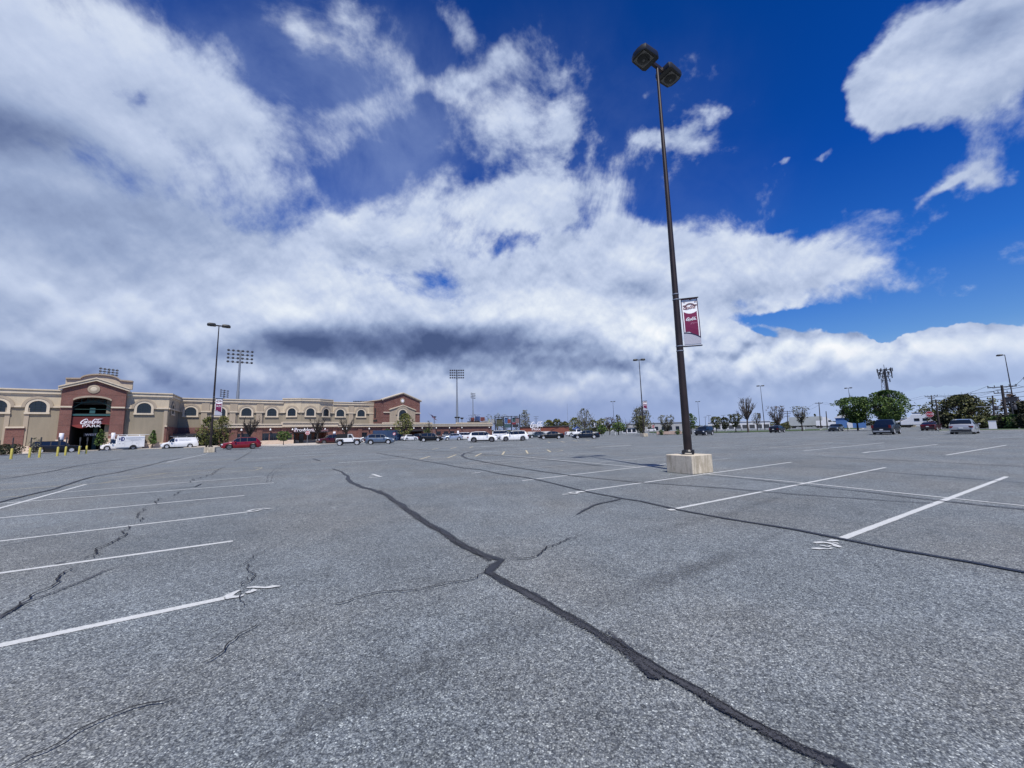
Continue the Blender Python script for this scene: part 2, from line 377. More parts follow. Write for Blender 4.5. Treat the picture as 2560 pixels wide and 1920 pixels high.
class Ribbons:
    def __init__(s): s.v = []; s.f = []; s.e = []
    def strip(s, pts, w, wj=0.0, pj=0.0, step=0.25, z=None, taper=0.0):
        """pts = ground points; w = half width or list of half widths"""
        _zl[0] += 0.00012
        z = _zl[0] if z is None else z
        P = [Vector((p[0], p[1])) for p in pts]; ws = w if isinstance(w, (list, tuple)) else [w]*len(P)
        Q = []; W = []
        for i in range(len(P)-1):
            L = (P[i+1]-P[i]).length
            far = max(1.0, P[i].length/14)
            n = max(1, int(L/(step*far)))
            n = min(n, 60)
            for k in range(n):
                t = k/n; Q.append(P[i].lerp(P[i+1], t)); W.append(ws[i]*(1-t)+ws[i+1]*t)
        Q.append(P[-1]); W.append(ws[-1])
        N = len(Q); o = len(s.v)
        a = rnd.random()*9; ra = rb = 0.0
        for i in range(N):
            d = (Q[min(i+1, N-1)]-Q[max(i-1, 0)]); d = d.normalized() if d.length else Vector((1, 0)); nn = Vector((-d.y, d.x))
            if pj: Q[i] = Q[i]+nn*pj*(rnd.random()-.5)*2+nn*pj*1.5*math.sin(i*0.55+a)
            tw = 1.0
            if taper: tw = min(1.0, (i+.15)/(taper*N+.01), (N-1-i+.15)/(taper*N+.01))
            ra = ra*.72+(rnd.random()-.5)*1.0; rb = rb*.72+(rnd.random()-.5)*1.0
            wl = W[i]*tw*max(.2, 1+wj*ra*1.6); wr = W[i]*tw*max(.2, 1+wj*rb*1.6)
            c = Q[i]
            for off, e in ((wl, 1.0), (wl*.5, .5), (0, 0), (-wr*.5, .5), (-wr, 1.0)):
                q = c+nn*off; s.v.append((q.x, q.y, z)); s.e.append(e)
        for i in range(N-1):
            for k in range(4): s.f.append((o+i*5+k, o+i*5+k+1, o+i*5+5+k+1, o+i*5+5+k))
        return s
    def build(s, name, m):
        me = bpy.data.meshes.new(name); me.from_pydata(s.v, [], s.f); me.materials.append(m)
        at = me.attributes.new('edge', 'FLOAT', 'POINT'); at.data.foreach_set('value', s.e)
        o = bpy.data.objects.new(name, me); COL.objects.link(o); o['kind'] = 'structure'; return o
def zm(ox, oy, k, pts):           # zoomed reading -> photo pixel -> ground
    return [at_z(ox+x/k, oy+y/k) for x, y in pts]
def px(*pts): return [at_z(x, y) for x, y in pts]
Z5 = (0, 1100, 3.456); Z6 = (640, 1100, 2.304); Z7 = (1600, 1100, 2.304); Z4 = (900, 900, 6.144); Z5b = (1200, 900, 6.144); Z8 = (1400, 1400, 2.765); ZF = (0, 0, 0.8641)
# white lines
W = Ribbons()
for seg, hw in ((px((-160, 1648), (561, 1496)), .055), (px((-150, 1454), (582, 1353)), .05), (px((-150, 1371), (642, 1277.5)), .05), (px((-150, 1309), (611, 1239)), .05),
                (px((-150, 1270), (685, 1207)), .05), (px((145, 1232), (660, 1190)), .045), (px((-150, 1317), (0, 1270.5), (217, 1210.5)), .055),
                (px((417, 1156), (518, 1134.5)), .055), (px((647, 1146), (789, 1137.7)), .07), (px((846, 1157), (900, 1153.8), (1020, 1147.4)), .08),
                (px((1201, 1116.5), (1283, 1111)), .11), (px((1486.5, 1119), (1579, 1113)), .11),
                (px((1306, 1202), (1664, 1160)), .05), (px((1441, 1230), (1979, 1155.5)), .05), (px((1670, 1276), (2214, 1169)), .05), (px((2100, 1349), (2517, 1192)), .055),
                (px((1756, 1184), (2012, 1208), (2368, 1245), (2620, 1271)), .045), (px((1257, 1138), (1600, 1169)), .05),
                (px((2010, 1127), (2210, 1107)), .06), (px((2160, 1132), (2344, 1111)), .06), (px((2366, 1138), (2516, 1113)), .06)):
    W.strip(seg, hw, wj=.05, step=.5)
W.build('white_parking_lines', M_WHITE)
W = Ribbons()
for seg, hw in ((px((1187, 1182), (1600, 1148)), .05), (px((1139, 1166), (1400, 1146)), .05), (px((1216, 1159), (1560, 1137.6)), .05), (px((1170, 1157), (1500, 1131)), .05), (px((1500, 1155), (1664, 1141)), .05),
                (px((1878, 1124), (2082, 1106.5)), .06), (px((1778, 1119.5), (1982, 1104)), .06), (px((1682, 1117), (1800, 1102)), .06), (px((1769, 1152), (1830, 1145)), .05),
                (px((0, 1135+19), (60, 1152.5)), .05), (px((2040, 1085), (2090, 1082)), .10), (px((2440, 1100), (2560, 1090)), .07), (px((2290, 1098), (2330, 1094)), .07), (px((1840, 1094), (1890, 1091.5)), .10)):
    W.strip(seg, hw, wj=.08, step=.5)
W.build('worn_parking_lines', M_WORN)
# yellow hatching and outlines
Y = Ribbons()
for seg, hw in ((zm(*Z5, [(-300, 455), (0, 436), (860, 376), (1700, 300), (2212, 262)]), .045), (zm(*Z5, [(-300, 402), (0, 386), (520, 350), (1100, 312), (1450, 285), (2150, 236)]), .05), (zm(*Z5, [(530, 260), (1500, 200), (2212, 157)]), .07),
                (px((640, 1175), (656, 1170), (632, 1168)), .04), (zm(*Z5, [(860, 376), (1450, 285)]), .04), (zm(*Z5, [(0, 498), (300, 478)]), .04),
                (px((1048, 1148), (1160, 1142.5), (1260, 1138), (1340, 1133.5), (1395, 1129), (1407, 1126.3), (1398, 1124.8), (1281, 1127.5), (1200, 1134)), .05),
                (zm(*Z4, [(0, 1420), (500, 1392), (1110, 1375)]), .06), (zm(*Z5b, [(900, 1270), (1700, 1228), (2212, 1205)]), .08)):
    Y.strip(seg, hw, wj=.1, step=.5)
Y.build('faded_yellow_lines', M_YEL)
Y = Ribbons()
for seg in (px((1050, 1148.5), (1075, 1141)), px((1119, 1145), (1140, 1137)), px((1188.5, 1141), (1203, 1133.5)), px((1256, 1137), (1261, 1129.5)), px((1319.6, 1134), (1315, 1126)), px((1376.6, 1130), (1368, 1124.6)),
            zm(*Z4, [(1110, 1375), (1205, 1355)]), zm(*Z4, [(1390, 1365), (1480, 1340)]), zm(*Z4, [(1680, 1350), (1735, 1330)]), zm(*Z5b, [(1040, 1258), (1075, 1275)]), zm(*Z5b, [(1240, 1250), (1300, 1265)]), zm(*Z5b, [(1430, 1238), (1495, 1252)]), zm(*Z5b, [(1620, 1228), (1690, 1242)])):
    Y.strip(seg, .075, wj=.1, step=.5)
Y.build('yellow_hatch_bars', M_YEL2)
# painted bay numbers as they lie on the asphalt
ZA = (540, 1440, 12.29); ZB = (1990, 1320, 13.825); ZC = (590, 1250, 18.43); ZD = (900, 1170, 27.65); ZE = (1380, 1215, 22.12)
N = Ribbons()
N.strip(zm(*ZA, [(290, 680), (430, 610), (560, 540), (740, 460)]), [.03, .05, .035, .02], wj=.1, step=.1)
N.strip(zm(*ZA, [(290, 690), (420, 690), (560, 680), (700, 660), (860, 610)]), [.02, .05, .03, .03, .02], wj=.1, step=.1)
N.strip(zm(*ZA, [(920, 550), (1040, 510), (1180, 475), (1130, 440)]), [.03, .045, .035, .015], wj=.1, step=.1)
N.strip(zm(*ZA, [(940, 390), (1150, 365), (1480, 385), (1700, 355), (1980, 340)]), [.015, .025, .02, .04, .01], wj=.1, step=.1)
N.strip(zm(*ZB, [(640, 540), (900, 515), (1150, 545), (1330, 600), (1440, 660), (1530, 700)]), [.035, .04, .04, .035, .05, .015], wj=.05, step=.1)
N.strip(zm(*ZB, [(820, 620), (980, 645), (1100, 670), (1230, 640)]), [.015, .03, .02, .015], wj=.1, step=.1)
N.strip(zm(*ZB, [(540, 735), (760, 735), (1000, 740), (1160, 750), (1250, 715)]), [.015, .045, .02, .012, .015], wj=.1, step=.1)
N.strip(zm(*ZB, [(1100, 485), (1300, 450), (1480, 465)]), [.015, .05, .03], wj=.1, step=.1)
N.strip(zm(*ZB, [(1250, 520), (1380, 545), (1480, 580)]), [.01, .025, .01], wj=.1, step=.1)
N.strip(zm(*ZC, [(520, 540), (650, 500), (850, 450), (1100, 425), (1300, 405), (1500, 415), (1740, 395)]), [.04, .05, .04, .04, .03, .04, .02], wj=.05, step=.1)
N.strip(zm(*ZC, [(560, 550), (800, 545), (950, 520), (1050, 490), (1180, 460)]), [.05, .04, .04, .04, .04], wj=.05, step=.1)
N.strip(zm(*ZD, [(800, 440), (950, 460), (1080, 510), (1250, 570), (1450, 630)]), .07, wj=.05, step=.2)
N.strip(zm(*ZD, [(660, 580), (950, 560)]), .06, wj=.05, step=.2)
N.strip(zm(*ZD, [(600, 665), (850, 670), (1180, 650)]), .06, wj=.05, step=.2)
N.strip(zm(*ZE, [(910, 400), (1100, 370), (1350, 370), (1480, 430)]), .05, wj=.05, step=.2)
N.strip(zm(*ZE, [(960, 425), (1150, 435), (1400, 460)]), .04, wj=.05, step=.2)
N.strip(zm(*ZE, [(570, 490), (900, 470)]), .04, wj=.05, step=.2)
N.strip(zm(*ZE, [(1460, 350), (1620, 350), (1790, 325)]), .06, wj=.05, step=.2)
N.strip(zm(*Z7, [(1285, 75), (1330, 69)]), .09); N.strip(px((1179, 1184), (1200, 1182.6)), .05)
N.strip(px((1671, 1276.5), (1688, 1276)), .07)
N.build('painted_bay_numbers', M_WHITE)
# crack sealant
S = Ribbons()
main = [(718, 1013), (735, 1018), (752, 1030), (752, 1038), (775, 1050), (802, 1058), (835, 1070), (868, 1092), (905, 1120), (950, 1148), (1000, 1178), (1045, 1203), (1085, 1213)]
S.strip(zm(*ZF, main), [.07, .05, .08, .12, .09, .09, .08, .09, .09, .085, .085, .09, .05], wj=.18, pj=.012, step=.12, z=.0120)
S.strip(zm(*ZF, [(1085, 1210), (1070, 1222), (1052, 1238)]), [.05, .08, .06], wj=.15, step=.12, z=.0124)
S.strip(zm(*ZF, [(1050, 1236), (1090, 1258), (1150, 1288), (1200, 1318), (1260, 1350), (1315, 1384), (1370, 1418), (1440, 1460), (1500, 1490), (1560, 1530), (1640, 1575), (1720, 1620), (1800, 1650), (1900, 1715)]),
        [.05, .085, .062, .06, .052, .056, .065, .046, .042, .040, .040, .040, .040, .040], wj=.10, pj=.006, step=.08, z=.0128)
S.strip(zm(*Z8, [(400, 555), (470, 620), (540, 700), (600, 770), (650, 815), (690, 825)]), [.03, .04, .045, .05, .055, .035], wj=.12, step=.06, z=.0132)
L2 = [(640+x/2.304, 1100+y/2.304) for x, y in [(690, 75), (870, 105), (960, 120), (1040, 133), (1200, 163), (1290, 172), (1400, 195), (1560, 218), (1640, 235), (1800, 272), (1890, 295), (2100, 338)]]+[(1600+x/2.304, 1100+y/2.304) for x, y in [(0, 355), (200, 400), (500, 455), (900, 520), (1150, 573), (1500, 640), (1900, 710), (2300, 785)]]
S.strip(px(*L2), .055, wj=.12, pj=.01, step=.3, z=.0136)
S.strip(zm(*Z6, [(1380, 50), (1250, 65), (1200, 78), (1188, 92), (1215, 108), (1330, 130), (1500, 160), (1800, 205), (2212, 247)])+zm(*Z7, [(500, 280), (900, 315), (1500, 357), (1690, 368)]), [.07, .1, .12, .12, .1, .08, .07, .05, .045, .04, .035, .03, .02], wj=.12, pj=.01, step=.3, z=.0140)
S.strip(zm(*Z6, [(760, 38), (1000, 60), (1300, 82), (1640, 110), (1860, 135), (2000, 152)]), .05, wj=.1, pj=.01, step=.3, z=.0144)
S.strip(zm(*Z7, [(360, 200), (700, 235), (900, 258), (1300, 300), (1700, 350), (1980, 380), (2300, 412)]), [.02, .04, .04, .04, .04, .05, .05], wj=.12, pj=.01, step=.3, z=.0148)
S.strip(zm(*Z7, [(900, 150), (1300, 178), (1780, 213), (1830, 218), (2300, 258)]), [.02, .03, .04, .04, .03], wj=.1, pj=.01, step=.3, z=.0152)
S.strip(zm(*Z7, [(360, 70), (1000, 95), (1700, 128), (2300, 160)]), .045, wj=.1, pj=.01, step=.3, z=.0156)
S.strip(zm(*Z6, [(1840, 432), (1900, 405), (1960, 375), (2100, 342)]), [.015, .04, .045, .03], wj=.15, pj=.01, step=.15, z=.0160)
S.strip(zm(*Z5, [(-200, 590), (0, 540), (200, 490), (450, 430), (550, 395), (700, 350), (820, 315), (1000, 285), (1090, 265), (1250, 230), (1440, 180), (1560, 160)]), .07, wj=.18, pj=.015, step=.3, z=.0164)
S.strip(zm(*Z5, [(-200, 365), (120, 325), (450, 270), (720, 215), (1000, 175), (1090, 163)]), .06, wj=.2, pj=.02, step=.3, z=.0168)
S.strip(zm(*Z5, [(1470, 425), (1690, 405), (1740, 380), (1780, 376)]), [.03, .05, .03, .01], wj=.15, step=.15, z=.0172)
S.strip(zm(*Z5, [(470, 1080), (560, 1068)]), .03, wj=.2, step=.1, z=.0176)
S.strip(zm(*Z6, [(325, 108), (372, 122)]), .07, wj=.1, z=.0178)
S.strip(zm(*Z6, [(1855, 92), (1900, 91)]), .1, wj=.1, z=.0179)
S.build('crack_sealant', M_SEAL)
F = Ribbons()
F.strip(zm(*Z5, [(-250, 1660), (0, 1545), (200, 1420), (500, 1310), (750, 1210), (900, 1140), (1020, 1095)]), [.05, .05, .045, .045, .045, .035, .01], wj=.1, step=.1)
F.strip(zm(*ZF, [(820, 1060), (905, 1122), (1000, 1180), (1060, 1212)]), .13, wj=.15, step=.15)
F.strip(zm(*ZF, [(1060, 1240), (1200, 1322), (1320, 1392), (1400, 1450)]), .085, wj=.15, step=.1)
F.strip(zm(*ZF, [(1500, 1495), (1640, 1580), (1800, 1660)]), .085, wj=.15, step=.1)
F.strip(zm(*ZF, [(1300, 1376), (1420, 1450), (1540, 1518), (1660, 1588)]), .07, wj=.2, step=.08)
F.strip(zm(*Z8, [(330, 500), (420, 580), (500, 670), (580, 745), (650, 805), (700, 830)]), .07, wj=.1, step=.06)
F.build('tar_film', M_SMEAR)
def stain_fn(h, b, pos):
    p = h.n('ShaderNodeNewGeometry').outputs['Position']; at = h.n('ShaderNodeAttribute'); at.attribute_name = 'edge'
    e = h.mr(at.outputs['Fac'], 0.0, 1.0, 1.0, 0.0); n = h.mr(h.noise(p, 1.1, 4, .6), .32, .62, .25, 1.0, False)
    h.nt.links.new(h.m('MULTIPLY', h.m('MULTIPLY', e, n), .17), b.inputs['Alpha'])
M_STAIN = mat('old soft stain', (.055, .057, .062), .85, fn=stain_fn)
T_ = Ribbons()
T_.strip(zm(*ZF, [(640, 1560), (820, 1475), (950, 1422), (1080, 1380), (1200, 1345), (1330, 1290), (1480, 1240), (1600, 1190), (1720, 1140)]), [.12, .2, .22, .2, .22, .22, .2, .16, .08], wj=.12, step=.25)
T_.strip(zm(*Z7, [(0, 840), (250, 760), (520, 690), (760, 640)]), .20, wj=.15, step=.25)
T_.strip(zm(*Z7, [(100, 530), (350, 460), (520, 430), (800, 330)]), .16, wj=.15, step=.25)
T_.strip(px((2470, 1255), (2560, 1262)), .25, wj=.2, step=.2)
T_.strip(zm(*Z5, [(0, 930), (260, 880), (520, 800), (700, 740)]), .16, wj=.15, step=.25)
T_.strip(zm(*ZF, [(560, 1640), (700, 1560), (860, 1500)]), .10, wj=.15, step=.2)
T_.strip(px((1880, 1120), (1960, 1126), (2080, 1121)), .5, wj=.2, step=.4)
T_.build('soft_stains', M_STAIN)
F = Ribbons()
F.strip(zm(*Z6, [(60, 245), (70, 205), (110, 165), (200, 130), (300, 105)]), .05, wj=.1, step=.3)
F.strip(zm(*Z6, [(85, 245), (95, 205), (135, 165), (215, 132), (310, 107)]), .05, wj=.1, step=.3)
F.strip(px((1995, 1097), (2060, 1105), (2110, 1103), (2140, 1097)), .12, wj=.1)
for pts in ([(1860, 318), (1885, 317)], [(1905, 320), (1950, 319)]): pass
for x, y in ((1806, 1210), (1823, 1210.6), (1846, 1210), (1862, 1210.4), (1430, 1190), (1450, 1191), (1478, 1189), (2485, 1280), (2443, 1434)):
    F.strip(px((x-7, y), (x+7, y+.3)), .06, wj=.4, step=.05)
F.build('tyre_scuffs', M_SCUFF)
# open cracks
C = Ribbons()
def crack(pts, w=.006, pj=.018, step=.05): C.strip(pts, w*.62, wj=.22, pj=pj, step=step, z=.020+0.0001*len(C.v)/500, taper=.08)
crack(zm(*ZF, [(870, 1096), (950, 1150), (1010, 1186), (1050, 1206), (1085, 1213)]), .006)
crack(zm(*ZF, [(1055, 1236), (1094, 1257), (1152, 1287), (1204, 1317), (1264, 1348), (1318, 1382), (1374, 1416), (1444, 1458), (1504, 1488), (1565, 1528), (1646, 1573), (1727, 1618), (1808, 1648), (1908, 1713)]), .006, .004, .03)
crack(zm(*ZF, [(1085, 1212), (1060, 1222), (1048, 1240)]), .006)
crack(zm(*Z6, [(1440, 690), (1560, 690), (1660, 655), (1680, 620), (1830, 570), (1870, 550)]), .014)
crack(zm(*Z6, [(1310, 765), (1260, 795), (1170, 828), (1100, 838), (950, 858), (850, 880), (700, 895), (600, 910), (530, 930), (400, 962)]), .012)
crack(zm(*Z5, [(-80, 1560), (0, 1530), (80, 1480), (160, 1420), (260, 1375), (400, 1300), (470, 1250), (480, 1215), (560, 1160), (640, 1100)]), .014)
crack(zm(*Z5, [(740, 1040), (820, 970), (930, 900), (1040, 860), (1080, 830), (1070, 795), (1120, 745)]), .015)
crack(zm(*Z5, [(800, 1030), (860, 1000), (905, 965)]), .008)
crack(zm(*Z5, [(1240, 715), (1210, 680), (1175, 655), (1215, 630), (1260, 590)]), .014)
crack(zm(*Z5, [(1340, 560), (1350, 530), (1390, 505), (1405, 512)]), .014); crack(zm(*Z5, [(1500, 485), (1560, 445), (1640, 430)]), .014)
crack(zm(*Z5, [(1620, 375), (1680, 340), (1760, 322), (1850, 290), (1870, 265), (1950, 230)]), .02, .03); crack(zm(*Z5, [(2020, 185), (2070, 160), (2130, 125), (2180, 92)]), .03, .03)
crack(zm(*Z5, [(2250, 985), (2160, 1040), (2090, 1085), (2000, 1105)]), .006); crack(zm(*Z5, [(2090, 1085), (2140, 1100), (2160, 1140), (2205, 1160), (2160, 1210), (2090, 1275)]), .008)
crack(zm(*ZA, [(1100, 0), (1060, 60), (1080, 130), (950, 200), (870, 260), (780, 350)]), .006); crack(zm(*ZA, [(920, 350), (860, 470), (910, 560), (870, 650), (860, 760), (860, 880), (800, 970), (710, 1020)]), .005)
crack(zm(*ZF, [(560, 1350), (510, 1385), (450, 1430), (430, 1440)]), .009); crack(zm(*ZF, [(380, 1510), (320, 1530), (250, 1552), (170, 1590), (60, 1640), (0, 1670)]), .009)
crack(zm(*Z6, [(0, 665), (80, 625), (150, 600)]), .006)
crack(zm(*ZF, [(205, 1195), (240, 1175), (270, 1160)]), .005)
C.build('pavement_cracks', M_CRACK)
# ---------------------------------------------------------------- stadium building
def masonry_fn(h, b, pos, c1=(.20, .062, .045), c2=(.135, .044, .036), mort=(.26, .22, .19), bw=.22, bh=.075):
    p = h.n('ShaderNodeNewGeometry').outputs['Position']; nrm = h.n('ShaderNodeNewGeometry').outputs['True Normal']
    # run the courses along the wall: s = p . (z x n)
    along = h.v('DOT_PRODUCT', p, h.v('CROSS_PRODUCT', (0, 0, 1), nrm))
    sp = h.n('ShaderNodeSeparateXYZ'); h.put(sp.inputs[0], p)
    cb = h.n('ShaderNodeCombineXYZ'); h.put(cb.inputs[0], along); h.put(cb.inputs[1], sp.outputs[2]); cb.inputs[2].default_value = 0
    br = h.n('ShaderNodeTexBrick'); h.put(br.inputs['Vector'], cb.outputs[0]); br.inputs['Scale'].default_value = 1.0
    br.inputs['Brick Width'].default_value = bw; br.inputs['Row Height'].default_value = bh; br.inputs['Mortar Size'].default_value = .008
    br.inputs['Color1'].default_value = c1+(1,); br.inputs['Color2'].default_value = c2+(1,); br.inputs['Mortar'].default_value = mort+(1,)
    k = h.m('MULTIPLY', h.mr(h.noise(p, .5, 5, .6), .3, .7, .82, 1.15, False), h.mr(h.noise(p, 6, 4, .6), .3, .7, .9, 1.1, False))
    # dark soldier courses every so often
    fr = h.m('FRACT', h.m('MULTIPLY', h.m('ADD', sp.outputs[2], -0.02), 1/1.9))
    k = h.m('MULTIPLY', k, h.mr(h.m('ABSOLUTE', h.m('SUBTRACT', fr, .5)), .0, .045, .66, 1.0))
    h.nt.links.new(h.v('SCALE', br.outputs['Color'], scale=k), b.inputs['Base Color'])
M_BRICK = mat('red brick', (.2, .08, .06), .85, fn=masonry_fn, spec=.2)
def stucco_fn(h, b, pos):
    p = h.n('ShaderNodeNewGeometry').outputs['Position']
    sp = h.n('ShaderNodeSeparateXYZ'); h.put(sp.inputs[0], p)
    n = h.noise(h.v('MULTIPLY', p, (1, 1, .16)), 1.6, 5, .6); n2 = h.noise(p, 9, 4, .6)
    k = h.m('MULTIPLY', h.mr(n, .3, .7, .90, 1.06, False), h.mr(n2, .3, .7, .95, 1.05, False))
    c = tuple(b.inputs['Base Color'].default_value)[:3]
    h.nt.links.new(h.v('SCALE', c, scale=k), b.inputs['Base Color'])
M_CREAM = mat('cream stucco', (.54, .455, .33), .9, fn=stucco_fn, spec=.2)
M_TRIM = mat('pale cast trim', (.62, .53, .40), .85, fn=stucco_fn, spec=.2)
M_TAN = mat('tan stucco', (.30, .255, .185), .9, fn=stucco_fn, spec=.2)
M_RING = mat('grey tan arch trim', (.40, .33, .245), .9, fn=stucco_fn, spec=.2)
M_STONE = mat('pale stone base', (.66, .53, .41), .85, noise=(2, .1), spec=.2)
M_GLASSD = mat('dark window glass', (.012, .018, .028), .08, spec=.6)
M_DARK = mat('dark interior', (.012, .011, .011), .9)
M_GREEN = mat('dark green steel', (.012, .045, .04), .5)
M_FRAME = mat('dark window bars', (.010, .022, .024), .5)
M_GREEN2 = mat('teal steel beam', (.03, .10, .10), .5)
M_REDSIGN = mat('dark red sign panel', (.11, .016, .012), .5)
M_REDSW = mat('brighter red wave', (.22, .035, .025), .5)
M_SIGNW = mat('white sign face', (.86, .84, .86), .5)
M_SIGNP = mat('sign edge purple red', (.30, .02, .08), .5)
M_ROOF = mat('grey roof membrane', (.25, .24, .23), .9)
M_METAL = mat('brushed grey metal', (.35, .36, .37), .45, .6)
M_DGREY = mat('dark grey metal', (.05, .05, .055), .5, .3)
M_BLACK = mat('black metal', (.012, .012, .014), .45)
M_WHITEM = mat('white painted metal', (.78, .78, .76), .5)

class Plane:
    """vertical wall plane through two ground points; s runs to the right, d out of the wall"""
    def __init__(s, A, B):
        s.O = Vector((A[0], A[1], 0)); v = Vector((B[0]-A[0], B[1]-A[1], 0)); s.L = v.length; s.ex = v.normalized()
        s.n = Vector((s.ex.y, -s.ex.x, 0))
    def M(s, root=Vector((0, 0, 0))):
        m = Matrix.Identity(4)
        for i in range(3): m[i][0] = s.ex[i]; m[i][1] = s.n[i]; m[i][2] = (0, 0, 1)[i]; m[i][3] = (s.O-root)[i]
        return m
    def hit(s, px, py, d=0.0):
        r = ray(px, py); C = Vector((0, 0, EYE)); O = s.O+s.n*d
        t = (O-C).dot(s.n)/r.dot(s.n); P = C+r*t
        return (P-O).dot(s.ex), P.z
    def sx(s, px, py=1050, d=0.0): return s.hit(px, py, d)[0]
ROOT = Vector((-55, 85, 0))
stadium = empty('stadium_building', ROOT, 0, 'long cream stucco and red brick ballpark with arched windows and gabled entrance', 'stadium')
class Wing:
    def __init__(s, plane): s.p = plane; s.M = plane.M(ROOT)
    def box(s, mb, s0, s1, d0, d1, z0, z1): mb.box((s0, d0, z0), (s1, d1, z1), s.M)
def cornice(w, mb, s0, s1, top, parts, ends=0.0):
    """parts = list of (height, projection) from the top down"""
    z = top
    for h_, d in parts:
        w.box(mb, s0-ends*d, s1+ends*d, -0.3, d, z-h_, z); z -= h_
def each(w, name, m, parent, boxes):
    for bx_ in boxes:
        t = MB(); w.box(t, *bx_); t.build(name, m, parent)
def arch_pts(r, n=14, a0=0.0, a1=PI): return [(r*math.cos(a0+(a1-a0)*i/n), r*math.sin(a0+(a1-a0)*i/n)) for i in range(n+1)]
def arched_window(w, sc, z0, z1, hw, parent, proud=0.0, ring=True):
    """window with moulded surround; sits in front of the wall (d from proud)"""
    M = w.M @ Matrix.Translation((sc, proud, 0))
    zs = z1-hw*.95
    fr = MB()
    def band(r0, r1, d0, d1, zb, mb):
        outer = [(x, zs+z) for x, z in arch_pts(r1)]; inner = [(x, zs+z) for x, z in arch_pts(r0)]
        for i in range(14): mb.prism([inner[i], outer[i], outer[i+1], inner[i+1]], d0, d1, M)
        mb.prism([(r0, zb), (r1, zb), (r1, zs), (r0, zs)], d0, d1, M); mb.prism([(-r1, zb), (-r0, zb), (-r0, zs), (-r1, zs)], d0, d1, M)
    band(hw, hw*1.36, 0.0, 0.14, z0-.1, fr); fr.prism([(-hw*1.42, z0-.42), (hw*1.42, z0-.42), (hw*1.42, z0-.1), (-hw*1.42, z0-.1)], 0, .22, M)
    f = fr.build('window_surround', M_TRIM, parent)
    if ring:
        rg = MB(); band(hw*1.38, hw*1.78, 0.0, 0.20, zs-.15, rg); rg.build('arch_moulding', M_RING, parent)
    gl = MB(); pts = [(hw, z0-.1)]+[(x, zs+z) for x, z in arch_pts(hw)]+[(-hw, z0-.1)]
    gl.prism(pts, 0.005, 0.03, M)
    gl.cur = 1
    for x in (-hw*.33, hw*.33): gl.box((x-.03, .03, z0-.1), (x+.03, .07, zs+hw*.9), M)
    for k in range(1, 4): zz = z0+(z1-z0)*k/4.2; hh = hw if zz < zs else math.sqrt(max(.01, hw*hw-(zz-zs)**2)); gl.box((-hh, .03, zz-.03), (hh, .07, zz+.03), M)
    gl.build('window', [M_GLASSD, M_FRAME], parent)

TOP = 11.3
# left wing ------------------------------------------------------
A0, A1 = at_z(0, 970, TOP), at_z(425, 983.8, TOP)
PA = Plane(A0, A1); LA = PA.L
wa = Wing(PA); sL = -26.0
gB0, gB1 = PA.sx(152, 1040), PA.sx(313, 1040)
DEPTH = 10.5
mb = MB(); wa.box(mb, sL, gB0+.5, -DEPTH, 0, 0, 10.2); wa.box(mb, gB1-.5, LA-.02, -5, -.02, 0, 10.19)
wing = mb.build('wing_wall', M_TAN, stadium)
each(wa, 'upper_stucco_band', M_CREAM, wing, [(a, b, 0.0, .07, 8.25, 10.2) for a, b in ((sL, gB0), (gB1, LA))])
for a, b, e in ((sL, gB0, 0), (gB1, LA, 0)):
    mb = MB(); cornice(wa, mb, a, b+(0.5 if b == LA else 0), TOP, [(.22, .55), (.18, .30), (.42, .38), (.28, .16)]); mb.build('cornice', M_TRIM, wing)
wb_ = [(sL, gB0, PA.sx(96)), (gB1, LA, PA.sx(357))]
# windows and the bands between them
wins = [(PA.sx(-10), 'o'), (PA.sx(91), 'o'), (PA.sx(358), 'o')]
hwA = 1.05
gaps = []
def band_segments(segs, wl, half): 
    out = []
    for a, b in segs:
        cuts = sorted([(c-half, c+half) for c in wl if a < c < b]); x = a
        for c0, c1 in cuts: out.append((x, c0)); x = c1
        out.append((x, b))
    return out
segA = [(sL, gB0), (gB1, LA)]; wl = [x for x, _ in wins]
each(wa, 'string_course', M_TRIM, wing, [(a, b, 0, .30, 8.0, 8.28) for a, b in band_segments(segA, wl, hwA*1.75)])
each(wa, 'lower_cap', M_TRIM, wing, [(a, b, 0, .42, 4.35, 4.62) for a, b in band_segments(segA, wl, 3.3)])
each(wa, 'brick_plinth', M_BRICK, wing, [(a, b, 0, .22, 0.05, 4.35) for a, b in band_segments(segA, wl, 3.3)])
each(wa, 'pilaster_strip', M_RING, wing, [(c+sg_*3.3-.28, c+sg_*3.3+.28, 0, .12, 0.2, 7.9) for c in wl for sg_ in (-1, 1)])
each(wa, 'stone_base', M_STONE, wing, [(a, b, 0, .36, 0.0, 1.15) for a, b in segA])
for c in wl: arched_window(wa, c, 7.25, 9.15, hwA, wing, proud=.07)
# shaded end wall of the wing, facing right
C0w, C1w = at_z(450, 994.4, TOP), at_z(945, 1007.4, TOP)
PC = Plane(C0w, C1w); LC = PC.L; wc = Wing(PC)
PE_ = Plane((A1.x, A1.y), (C0w.x, C0w.y)); we = Wing(PE_); DEPTH = PE_.L
mb = MB(); fp = [Vector((A1.x, A1.y, 0)), Vector((C0w.x, C0w.y, 0)), PA.O+PA.ex*(LA-9)-PA.n*12, PA.O+PA.ex*(LA-9)]; vs = [p-ROOT for p in fp]+[p-ROOT+Vector((0, 0, 10.2)) for p in fp]
mb.add(vs, [(3, 2, 1, 0), (4, 5, 6, 7)]+[(i, (i+1) % 4, (i+1) % 4+4, i+4) for i in range(4)]); mb.build('end_wall', M_TAN, stadium)
mb = MB(); we.box(mb, 0.01, DEPTH, -.3, .05, 8.25, 10.2); mb.build('end_stucco_band', M_CREAM, wing)
